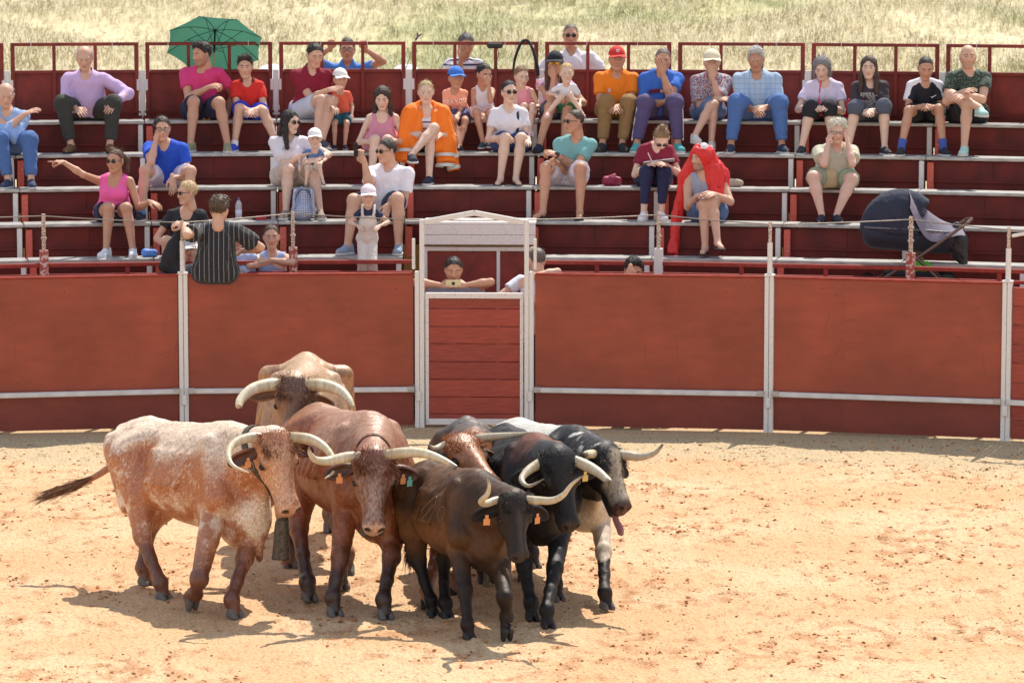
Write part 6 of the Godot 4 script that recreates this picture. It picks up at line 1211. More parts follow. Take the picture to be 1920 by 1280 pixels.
func small_things() -> void:
	var rk := soft("rucksack", "blue and white checked rucksack between the feet of the woman holding the baby", "rucksack", at_row(1, -2.15, 0, -.02), 0.0, M.check_small, func(B: Body) -> void:
		B.bone(Vector3(-.01, .1, 0), Vector3(.0, .26, 0), .12, .085, .04)
		B.ball(Vector3(0, .1, .05), Vector3(.13, .095, .1), .03)
		B.ball(Vector3(0, .1, .13), Vector3(.085, .07, .05), .015))
	for s in [-1.0, 1.0]:
		var p := MB.new()
		p.tube(spline([Vector3(s * .05, .32, .02), Vector3(s * .09, .3, .1), Vector3(s * .1, .16, .14), Vector3(s * .1, .04, .1)], 5), PackedFloat32Array([.016, .016, .016, .016, .016, .016, .016, .016, .016, .016, .016, .016, .016, .016, .016, .016]), 6)
		obj("strap", p.mesh(), M.check_small, rk)
	var z := MB.new()
	z.tube(spline([Vector3(-.1, .12, .115), Vector3(-.07, .26, .085), Vector3(0, .33, .07), Vector3(.07, .26, .085), Vector3(.1, .12, .115)], 4), PackedFloat32Array([.006, .006, .006, .006, .006, .006, .006, .006, .006, .006, .006, .006, .006, .006, .006, .006, .006]), 5)
	obj("zip", z.mesh(), cloth(col(70, 74, 110)), rk)
	# water bottle and a red packet on the second row
	var bt := thing("water_bottle", "clear plastic water bottle with a blue cap on the second lowest seat row", "bottle", at_row(1, -2.83, 0, -.1))
	var bm := MB.new()
	bm.lathe(PackedVector2Array([Vector2(.0, .0), Vector2(.03, .0), Vector2(.034, .02), Vector2(.034, .15), Vector2(.03, .17), Vector2(.013, .2), Vector2(.013, .215)]), 16)
	var gl := mat(col(226, 226, 240), .08)
	gl.transparency = BaseMaterial3D.TRANSPARENCY_ALPHA
	gl.albedo_color.a = .35
	obj("bottle_body", bm.mesh(), gl, bt)
	var lb := MB.new()
	lb.lathe(PackedVector2Array([Vector2(.0345, .06), Vector2(.0348, .06), Vector2(.0348, .1), Vector2(.0345, .1)]), 16)
	obj("label", lb.mesh(), mat(col(200, 206, 230), .5), bt)
	var cpm := MB.new()
	cpm.lathe(PackedVector2Array([Vector2(.0145, .205), Vector2(.0145, .225), Vector2(.0, .226)]), 12)
	obj("bottle_cap", cpm.mesh(), mat(col(70, 70, 130), .5), bt)
	var rp := thing("red_packet", "small red packet lying by the water bottle", "packet", at_row(1, -2.6, .02, -.06), .2)
	obj("box", boxm(Vector3(.12, .04, .07), .006), mat(col(196, 40, 54), .4), rp)
	obj("dark_end", boxm(Vector3(.03, .034, .064), .004), mat(col(40, 30, 36), .5), rp, Transform3D(Basis(), Vector3(-.07, -.002, 0)))
	soft("blue_bag", "bright blue bag on the lowest seat row by the blonde woman", "bag", at_row(0, -3.68, .0), .2, mat(col(90, 140, 220), .6), func(B: Body) -> void: B.bone(Vector3(-.04, .04, 0), Vector3(.05, .035, 0), .045, .04, .02))
	soft("maroon_bag", "small maroon bag lying open on the seat beside the man in teal", "bag", at_row(2, 1.055, 0), 0.0, mat(col(146, 34, 70), .5), func(B: Body) -> void:
		B.bone(Vector3(-.06, .05, 0), Vector3(.05, .045, 0), .055, .05, .03)
		B.bone(Vector3(-.01, .08, 0), Vector3(.02, .12, 0), .04, .015, .03)
		B.ball(Vector3(.06, .05, .07), Vector3(.035, .04, .04), .01, 8), .012)
	var nb := thing("notebook", "white papers lying on the seat beside the woman writing", "papers", at_row(2, 1.86, .006, .0), .1)
	for k in 3: obj("sheet", boxm(Vector3(.26, .004, .18), .001), mat(col(226, 222, 226), .9), nb, Transform3D(Basis(Vector3.UP, k * .12), Vector3(.02 * k, .003 + k * .0055, 0)))
	soft("beige_bag", "beige cloth bag on the seat behind the man under the red jacket", "bag", at_row(2, 2.28, 0, .0), 0.0, cloth(col(178, 160, 142)), func(B: Body) -> void: B.bone(Vector3(-.06, .045, 0), Vector3(.09, .04, 0), .05, .04, .02))
	soft("tan_bag", "tan handbag hanging in front of the old woman holding her face", "bag", at_row(2, 3.24, .09, .26), 0.0, cloth(col(196, 172, 132), .7), func(B: Body) -> void:
		B.bone(Vector3(-.04, .05, 0), Vector3(.05, .05, 0), .075, .075, .02, 0, Vector3.BACK, 1.6)
		B.bone(Vector3(-.05, .0, 0), Vector3(.06, .0, 0), .065, .065, .02, 0, Vector3.BACK, 1.5), .005)
	var rb := soft("red_shoulder_bag", "round red shoulder bag on the lap of the grey-haired woman in lilac", "bag", at_row(4, 3.33, .13, .24), 0.0, mat(col(224, 46, 44), .45), func(B: Body) -> void:
		B.bone(Vector3(-.05, .0, 0), Vector3(.05, .0, 0), .065, .065, .02, 0, Vector3.BACK, 1.5)
		B.bone(Vector3(-.06, .04, 0), Vector3(.06, .04, 0), .04, .04, .02), .002)
	var sp := MB.new()
	sp.tube(spline([Vector3(-.09, .05, 0), Vector3(-.075, .2, -.02), Vector3(-.05, .36, -.06), Vector3(.0, .43, -.12)], 5), PackedFloat32Array([.008, .008, .008, .008, .008, .008, .008, .008, .008, .008, .008, .008, .008, .008, .008, .008]), 6)
	obj("strap", sp.mesh(), mat(col(220, 60, 80), .5), rb)
	soft("red_tote", "crimson bag on the top row beside the woman in lilac", "bag", at_row(4, 3.6, 0, -.03), 0.0, mat(col(206, 30, 62), .5), func(B: Body) -> void:
		B.bone(Vector3(0, .07, 0), Vector3(.01, .2, 0), .075, .05, .03)
		B.ball(Vector3(.0, .28, 0), Vector3(.03, .035, .04), .015, 8))
	# things on the back wall
	var lamp := thing("speaker_box", "small black box with a hanging wire on the stand's top rail", "speaker", arc(22.0, .037, 3.62))
	obj("case", boxm(Vector3(.17, .06, .07), .012), mat(col(34, 34, 36), .5), lamp, Transform3D(Basis(), Vector3(0, 0, .06)))
	var wr := MB.new()
	wr.tube(spline([Vector3(.03, -.03, .06), Vector3(.04, -.1, .06), Vector3(.02, -.18, .05), Vector3(.03, -.27, .04)], 5), PackedFloat32Array([.004, .004, .004, .004, .004, .004, .004, .004, .004, .004, .004, .004, .004, .004, .004, .004]), 5)
	obj("wire", wr.mesh(), mat(col(40, 40, 44), .6), lamp)
	var bs := thing("black_strap_bag", "black bag strap looped over the stand's top rail", "bag", arc(22.0, .0515, 3.4))
	var lp := MB.new()
	lp.tube(spline([Vector3(-.12, -.08, .06), Vector3(-.1, .08, .06), Vector3(-.03, .25, .05), Vector3(.04, .27, .05), Vector3(.1, .16, .07), Vector3(.14, .0, .08), Vector3(.15, -.1, .08)], 5), PackedFloat32Array([.016, .018, .02, .022, .024, .026, .026, .026, .026, .026, .026, .026, .026, .026, .026, .026, .026, .026, .026, .028, .028, .03, .03, .032, .032, .034, .034, .034, .034, .034, .034]), 8, true, PackedColorArray(), .6)
	obj("loop", lp.mesh(), cloth(col(36, 36, 40)), bs)
	var gs := thing("litter_grabber", "thin grabber stick with a purple claw leaning behind the stand", "grabber", Vector3(-1.22, 3.2, -39.5))
	var gm := MB.new()
	gm.tube(PackedVector3Array([Vector3(0, 0, 0), Vector3(.16, .46, 0)]), PackedFloat32Array([.006, .006]), 6)
	obj("stick", gm.mesh(), mat(col(170, 168, 170), .4), gs)
	var cl := MB.new()
	cl.tube(PackedVector3Array([Vector3(.16, .46, 0), Vector3(.185, .5, 0), Vector3(.18, .545, 0)]), PackedFloat32Array([.012, .012, .008]), 6)
	cl.tube(PackedVector3Array([Vector3(.16, .46, 0), Vector3(.185, .5, 0), Vector3(.225, .53, 0)]), PackedFloat32Array([.012, .012, .008]), 6)
	obj("claw", cl.mesh(), mat(col(120, 80, 130), .5), gs)
	# the dark jacket hung over the barrier post
	soft("hanging_jacket", "black jacket hanging over the barrier by the man in the pinstriped shirt", "jacket", arc(18.12, -.1285, 1.5), .1, cloth(col(34, 36, 44)), func(B: Body) -> void:
		B.bone(Vector3(.06, .46, 0), Vector3(-.04, .2, .02), .03, .07, .05, 0, Vector3.BACK, 1.3)
		B.bone(Vector3(.0, .3, .0), Vector3(-.08, .1, .0), .05, .07, .05, 0, Vector3.BACK, 1.4)
		B.bone(Vector3(.05, .4, -.02), Vector3(.02, .06, .02), .03, .05, .05), .014)
	# cars parked behind the stand, only their roofs show
	for k in 2:
		var t := thing("parked_car", ["white car with roof bars behind the green umbrella", "white car behind the man gripping the rail"][k], "car", Vector3([-2.95, -1.3][k], 1.93, -43.6), 0, "cars parked behind the stand")
		var B := Body.new()
		B.bone(Vector3(-.6, .62, 1.6), Vector3(-.6, .66, -1.7), .25, .25, .1)
		B.bone(Vector3(.6, .62, 1.6), Vector3(.6, .66, -1.7), .25, .25, .1)
		B.bone(Vector3(0, .6, 1.6), Vector3(0, .62, -1.7), .28, .28, .2)
		B.bone(Vector3(-.5, 1.08, 1.2), Vector3(-.5, 1.12, -.5), .22, .24, .15)
		B.bone(Vector3(.5, 1.08, 1.2), Vector3(.5, 1.12, -.5), .22, .24, .15)
		B.bone(Vector3(0, 1.15, 1.2), Vector3(0, 1.2, -.5), .22, .24, .2)
		t.scale = Vector3.ONE * .9
		obj("car_body", mesh_of(skin_mesh(B, .09)), mat(col(226, 228, 234), .25), t)
		obj("rear_window", boxm(Vector3(1.05, .32, .02), .01), mat(col(30, 34, 40), .08), t, Transform3D(Basis(Vector3.RIGHT, -.25), Vector3(0, 1.13, 1.44)))
		for s in [-1.0, 1.0]:
			var rb2 := MB.new()
			rb2.tube(PackedVector3Array([Vector3(s * .5, 1.36, 1.0), Vector3(s * .5, 1.41, .8), Vector3(s * .5, 1.41, -.4)]), PackedFloat32Array([.018, .018, .018]), 8)
			obj("roof_bar", rb2.mesh(), mat(col(50, 52, 56), .4), t)
			for zz in [1.25, -1.2]:
				var wm := MB.new()
				wm.lathe(PackedVector2Array([Vector2(.02, -.1), Vector2(.29, -.1), Vector2(.32, -.06), Vector2(.32, .06), Vector2(.29, .1), Vector2(.02, .1)]), 20, Transform3D(Basis(Vector3.BACK, PI / 2), Vector3(s * .78, .3, zz)))
				obj("wheel", wm.mesh(), M.sole_dark, t)
# ---------- cattle ----------
func fnoise(sd: int, f := 1.0, oct := 3) -> FastNoiseLite:
	var n := FastNoiseLite.new()
	n.seed = sd
	n.noise_type = FastNoiseLite.TYPE_SIMPLEX_SMOOTH
	n.frequency = f
	n.fractal_octaves = oct
	return n

func leg_bones(B: Body, P: Array, r: Array, S: float) -> void:
	for k in P.size() - 1:
		B.bone(P[k], P[k + 1], r[k] * S, r[k + 1] * S, 0.035 * S)

func bull_body(D: Dictionary) -> Body:
	var S: float = D.S
	var B := Body.new()
	var m := func(x: float, y: float, z: float) -> Vector3: return Vector3(x, y, z) * S
	var fat: float = D.get("fat", 1.0)
	var poll: Vector3 = D.poll
	var f: Vector3 = D.f
	var u: Vector3 = D.u
	var L: float = D.L
	B.ball(m.call(0, .97, .25), m.call(.28 * fat, .36, .36), .06)
	B.ball(m.call(0, .95, -.08), m.call(.33 * fat, .34, .44), .1 * S)
	B.ball(m.call(0, .86, -.2), m.call(.31 * fat, .25 * fat, .42), .1 * S)
	B.bone(m.call(0, 1.17, .2), m.call(0, 1.17, -.6), .14 * S, .13 * S, .12 * S)
	B.ball(m.call(0, 1.05, -.66), m.call(.23, .25, .3), .08 * S)
	for s in [-1.0, 1.0]:
		var hp: float = D.get("hips", 1.0)
		B.bone(m.call(s * .1, 1.2, -.48), m.call(s * .225 * hp, 1.165 + .03 * (hp - 1.0), -.54), .075 * S, .055 * S, .11 * S if hp == 1.0 else .09 * S)
		if hp > 1.0: B.bone(m.call(s * .225 * hp, 1.16, -.54), m.call(s * .23 * hp, .9, -.5), .055 * S, .1 * S, .1 * S)
		B.ball(m.call(s * .11, 1.12, -.93), m.call(.055, .06, .06), .08 * S)
		B.bone(m.call(s * .13, 1.05, -.82), D.legs[2 if s < 0 else 3][1] + m.call(0, -.08, -.16), .11 * S, .075 * S, .12 * S)
		B.bone(m.call(s * .18, 1.24, .32), m.call(s * .225, .84, .5), .07 * S, .115 * S, .09 * S)
	B.bone(m.call(0, 1.31, .36), m.call(0, 1.255, -.1), .05 * S, .035 * S, .09 * S)
	B.bone(m.call(0, 1.255, -.1), m.call(0, 1.27, -.6), .035 * S, .03 * S, .08 * S)
	B.bone(m.call(0, 1.27, -.6), m.call(0, 1.2, -.93), .03 * S, .045 * S, .08 * S)
	B.ball(m.call(0, 1.19, .36), m.call(.13, .165, .26), .1 * S)
	var bk: float = D.get("brisket", .4)
	B.ball(m.call(0, .76 - .07 * bk, .5), m.call(.19, .19 + .08 * bk, .25), .1 * S)
	B.ball(m.call(0, .8, .1), m.call(.25, .25, .4), .1 * S)
	for s in [-1.0, 1.0]:
		for k in 6:
			var z: float = .14 - k * .085
			B.bone(m.call(s * .255, 1.12, z + .03), m.call(s * .335, .9, z - .05), .03 * S, .026 * S, .035 * S)
		B.ball(m.call(s * .36, 1.02, -.4), m.call(.085, .13, .09), .13 * S, 8)
		B.ball(m.call(s * .2, .78, .33), m.call(.07, .16, .1), .05 * S, 0, Basis(Vector3.RIGHT, .4))
		B.bone(m.call(s * .21, 1.16, .4), m.call(s * .25, .95, .47), .04 * S, .05 * S, .04 * S)
		B.bone(m.call(s * .2, 1.1, -.56), m.call(s * .23, .82, -.5), .09 * S, .08 * S, .06 * S)
	# neck, crest and dewlap
	var nape := poll - u * .1 * L - f * .02 * L
	var thr := poll - u * .34 * L + f * .32 * L
	var nr: float = D.get("neck", 1.0)
	B.bone(m.call(0, 1.05, .45), poll - u * .24 * L + f * .12 * L, .27 * S, .155 * S * nr, .09 * S, 0, Vector3(cos(0.0), 0, 0), 1.3)
	B.bone(m.call(0, 1.24, .4), nape, .11 * S, .085 * S * nr, .09 * S)
	B.bone(m.call(0, .72, .62), thr, .1 * S, .045 * S, .08 * S, 0, Vector3(1, 0, 0), 1.5)
	if D.has("dewlap"): B.bone(m.call(0, .74, .6), m.call(D.get("dew_x", 0.0), .53 - .12 * D.dewlap, .68), .13 * S, .035 * S, .08 * S, 0, Vector3(1, 0, 0), 1.6)
	# legs: [left front, right front, left hind, right hind], as points shoulder .. hoof
	for k in 4: leg_bones(B, D.legs[k], [.125, .1, .062, .044, .05, .046] if k < 2 else [.19, .135, .066, .046, .052, .047], S)
	for k in 4:
		B.ball(D.legs[k][2], Vector3(.056, .075, .064) * S, .03)
		B.ball(D.legs[k][4] + Vector3(0, 0.01, 0), Vector3(.05, .05, .052) * S, .03)
	# the head
	var x := u.cross(f).normalized()
	var H := func(a: float, b: float, c: float) -> Vector3: return poll + x * a * L + f * b * L + u * c * L
	var hb := Basis(x, f, u)
	B.ball(H.call(0, .13, -.13), Vector3(.25, .3, .16) * L, .05, 0, hb)
	B.bone(H.call(-.17, .03, -.08), H.call(.17, .03, -.08), .11 * L, .11 * L, .06)
	B.bone(H.call(0, .2, -.17), H.call(0, .72, -.13), .215 * L, .12 * L, .06)
	B.bone(H.call(0, .3, -.06), H.call(0, .82, -.055), .1 * L, .085 * L, .05)
	B.ball(H.call(0, .87, -.125), Vector3(.155, .125, .13) * L, .05, 0, hb)
	B.ball(H.call(0, .93, -.2), Vector3(.11, .08, .07) * L, .03, 0, hb)
	B.bone(H.call(-.07, .22, -.34), H.call(-.05, .8, -.22), .1 * L, .06 * L, .05)
	B.bone(H.call(.07, .22, -.34), H.call(.05, .8, -.22), .1 * L, .06 * L, .05)
	for s in [-1.0, 1.0]:
		B.ball(H.call(s * .13, .3, -.28), Vector3(.07, .2, .15) * L, .06, 0, hb)
		B.ball(H.call(s * .225, .29, -.085), Vector3(.05, .07, .05) * L, .03, 0, hb)
		B.ball(H.call(s * .085, .925, -.06), Vector3(.055, .05, .05) * L, .03, 0, hb)
	for s in [-1.0, 1.0]:
		B.ball(H.call(s * .268, .325, -.125), Vector3(.042, .056, .046) * L, .014, 8, hb)
		B.ball(H.call(s * .094, .975, -.055), Vector3(.038, .044, .04) * L, .012, 8, hb)
	B.ball(H.call(0, 1.0, -.215), Vector3(.13, .09, .008) * L, .012, 8, Basis(hb.x, hb.y.rotated(hb.x, .0), hb.z))
	return B

func coat(kind: String, D: Dictionary) -> Callable:
	var S: float = D.S
	var n1 := fnoise(11 + int(D.seed), 5.0, 4)
	var n2 := fnoise(77 + int(D.seed), 34.0, 3)
	var n3 := fnoise(5 + int(D.seed), 2.2, 2)
	var poll: Vector3 = D.poll
	var f: Vector3 = D.f
	var u: Vector3 = D.u
	var L: float = D.L
	var x := u.cross(f).normalized()
	var c_rust := col(176, 104, 58)
	var c_dark := col(92, 52, 36)
	var c_white := col(228, 212, 188)
	var c_pink := col(208, 160, 136)
	return func(p: Vector3, _n: Vector3) -> Color:
		var h := p.y / S
		var z := p.z / S
		var a := n1.get_noise_3dv(p)
		var b := n2.get_noise_3d(p.x * 1.6, p.y * 0.6, p.z * 1.3)
		var w := n3.get_noise_3dv(p)
		var q := p - poll
		var hf := q.dot(f) / L
		var hx := absf(q.dot(x)) / L
		var hu := q.dot(u) / L
		var head := hf > -0.1 and hf < 1.07 and hx < .33 and hu > -.46 + .14 * hf and hu < .2 and (hu > -.3 or hf > .35)
		var c: Color
		match kind:
			"roan":
				var white := smoothstep(1.06, 1.25, h + w * .2) * 1.0 + smoothstep(.2, .5, a + b * .6) * .4 + (smoothstep(-.3, -.75, z) * smoothstep(-.1, .4, a + b) * .5)  # white hairs; the extra white along the back paints in sunlight
				white += smoothstep(.86, .68, h) * smoothstep(.5, .62, h) * smoothstep(-.05, .35, a + w * .5 + .15) * .9
				if z > .4: white += smoothstep(.2, .1, absf(p.x / S)) * smoothstep(.98, .78, h) * smoothstep(.42, .55, h) * smoothstep(-.25, .25, w + a * .6) * .8
				c = col(184, 116, 72).lerp(col(244, 232, 214), clampf(white * .78 + b * .3, .04, 1.0))
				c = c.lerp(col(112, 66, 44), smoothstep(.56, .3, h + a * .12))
				if head: c = col(204, 150, 116).lerp(col(226, 194, 166), clampf(.3 + b * .7 + a * .5, 0, .8))
				if head and hf < .1: c = c.lerp(col(176, 116, 80), .7)
			"mid":
				var white2 := smoothstep(1.1, 1.28, h + w * .16) * .55 + smoothstep(.3, .5, a + b * .5) * .3
				if z < -.3: white2 += smoothstep(.9, .6, h) * smoothstep(.38, .5, h) * smoothstep(0., .35, a + b * .6) * .6
				c = col(166, 94, 55).lerp(col(226, 196, 166), clampf(white2 * .5 + b * .2, .0, .6))
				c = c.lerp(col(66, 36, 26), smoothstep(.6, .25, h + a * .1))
				if head: c = col(134, 80, 56).lerp(col(196, 166, 148), clampf(.2 + b * .9 + smoothstep(.16, .0, hx) * .35 * smoothstep(.1, .4, hf), 0, .75))
				if head and hf < .12: c = col(128, 70, 46)
			"tan":
				c = col(198, 146, 100).lerp(col(220, 184, 146), clampf(smoothstep(1.1, 1.3, h) * .6 + b * .35 + a * .4, 0, 1))
				if absf(p.x / S) > .19 and z < -.35: c = c.lerp(col(150, 98, 66), smoothstep(.0, .3, a + .22) * .75)
				if head: c = col(176, 128, 92).lerp(col(124, 92, 78), smoothstep(.2, .08, hx + b * .06) * .8)
				if head and hf < .13: c = col(112, 74, 54)
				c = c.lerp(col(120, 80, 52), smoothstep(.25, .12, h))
			"red":
				c = col(112, 92, 78).lerp(col(74, 60, 52), clampf(.5 + a * 1.4, 0, 1))
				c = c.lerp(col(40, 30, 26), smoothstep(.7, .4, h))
				if z > .45: c = col(150, 92, 56)
				if head: c = col(190, 124, 78).lerp(col(160, 96, 58), clampf(.5 + b + a, 0, 1))
			"cow":
				c = col(112, 76, 48).lerp(col(60, 42, 31), smoothstep(-.2, .3, a * .7 + w * .5) * .6)
				c = c.lerp(col(150, 100, 58), smoothstep(1.0, .8, h) * smoothstep(.62, .75, h) * .6)
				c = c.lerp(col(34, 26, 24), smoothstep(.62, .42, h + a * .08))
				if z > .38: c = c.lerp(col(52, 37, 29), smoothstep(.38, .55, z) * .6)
				if head: c = col(44, 34, 30).lerp(col(84, 74, 70), clampf(smoothstep(.09, .0, hx + b * .03) * smoothstep(.1, .3, hf) * .8, 0, 1))
			"black":
				c = col(30, 27, 28).lerp(col(52, 48, 50), clampf(.3 + b * .9, 0, 1))
				var red := (p - Vector3(.04, 1.3, .42) * S).length() / S
				c = c.lerp(col(136, 82, 60), smoothstep(.3, .12, red + a * .1) * .9)
			_:
				var wh := smoothstep(.16, .04, z + w * .2)
				wh = maxf(wh, smoothstep(.34, .42, a + w * .3) * smoothstep(1.2, 1.3, h) * .8)
				c = col(34, 31, 32).lerp(col(60, 57, 58), clampf(.3 + b, 0, 1)).lerp(col(236, 230, 220), wh)
				if h < .84 and z > .1 and p.x > -.2 and not head: c = col(34, 30, 30).lerp(col(226, 208, 186), smoothstep(.34, .39, h + a * .09))
				if h < .36 - a * .09: c = col(46, 38, 36)
				if head: c = col(34, 31, 31).lerp(col(186, 170, 150), smoothstep(.2, .1, absf(q.dot(x) / L + .03) + a * .2 + b * .08) * smoothstep(-.05, .06, hf) * smoothstep(1.0, .75, hf) * smoothstep(-.25, -.1, hu) * clampf(.95 + b, 0, 1))
		if head:
			var nose := smoothstep(.86, .93, hf + b * .03) * smoothstep(-.23, -.18, hu + .02)
			var nc := col(230, 186, 158)
			if kind == "black": nc = col(62, 54, 52)
			elif kind == "cow": nc = col(66, 56, 52)
			elif kind == "pied": nc = col(120, 78, 72).lerp(col(60, 50, 50), .5 + b)
			c = c.lerp(nc, nose)
			if kind in ["cow", "black"] and hf > .8 and hu < -.2: c = c.lerp(col(140, 126, 112), .6)
			var nos := minf((q - (x * .094 + f * .965 - u * .05) * L).length(), (q - (-x * .094 + f * .965 - u * .05) * L).length()) / L
			c = c.lerp(col(46, 26, 22), smoothstep(.06, .042, nos))
			var eye := minf((q - (x * .265 + f * .325 - u * .12) * L).length(), (q - (-x * .265 + f * .325 - u * .12) * L).length()) / L
			c = c.lerp(col(60, 36, 28) if kind != "black" else col(18, 16, 16), smoothstep(.095, .055, eye) * .8)
		return c.lerp(c * 1.25, clampf(b * .8, -1, 1) * .5)

var M := {}
func hair_strands(roots: Array, len: float, r: float, down: Vector3, spread: float, c0: Color, c1: Color, sd: int, curl := 0.0) -> ArrayMesh:   # roots: [point, outward direction]
	var g := RandomNumberGenerator.new()
	g.seed = sd
	var b := MB.new()
	for e in roots:
		var dir: Vector3 = (e[1] as Vector3).normalized()
		var jit := Vector3(g.randfn(), g.randfn(), g.randfn()) * spread
		var l := len * g.randf_range(.6, 1.25)
		var pts := PackedVector3Array()
		var rr := PackedFloat32Array()
		var p: Vector3 = e[0]
		var d := (dir + jit).normalized()
		for k in 4:
			pts.append(p)
			rr.append(r * (1.0 - k / 3.4))
			p += d * l / 3.0
			d = (d + down * .45 + Vector3(g.randfn(), g.randfn(), g.randfn()) * curl).normalized()
		b.colour = c0.lerp(c1, g.randf())
		b.tube(pts, rr, 3, false)
	return b.mesh()

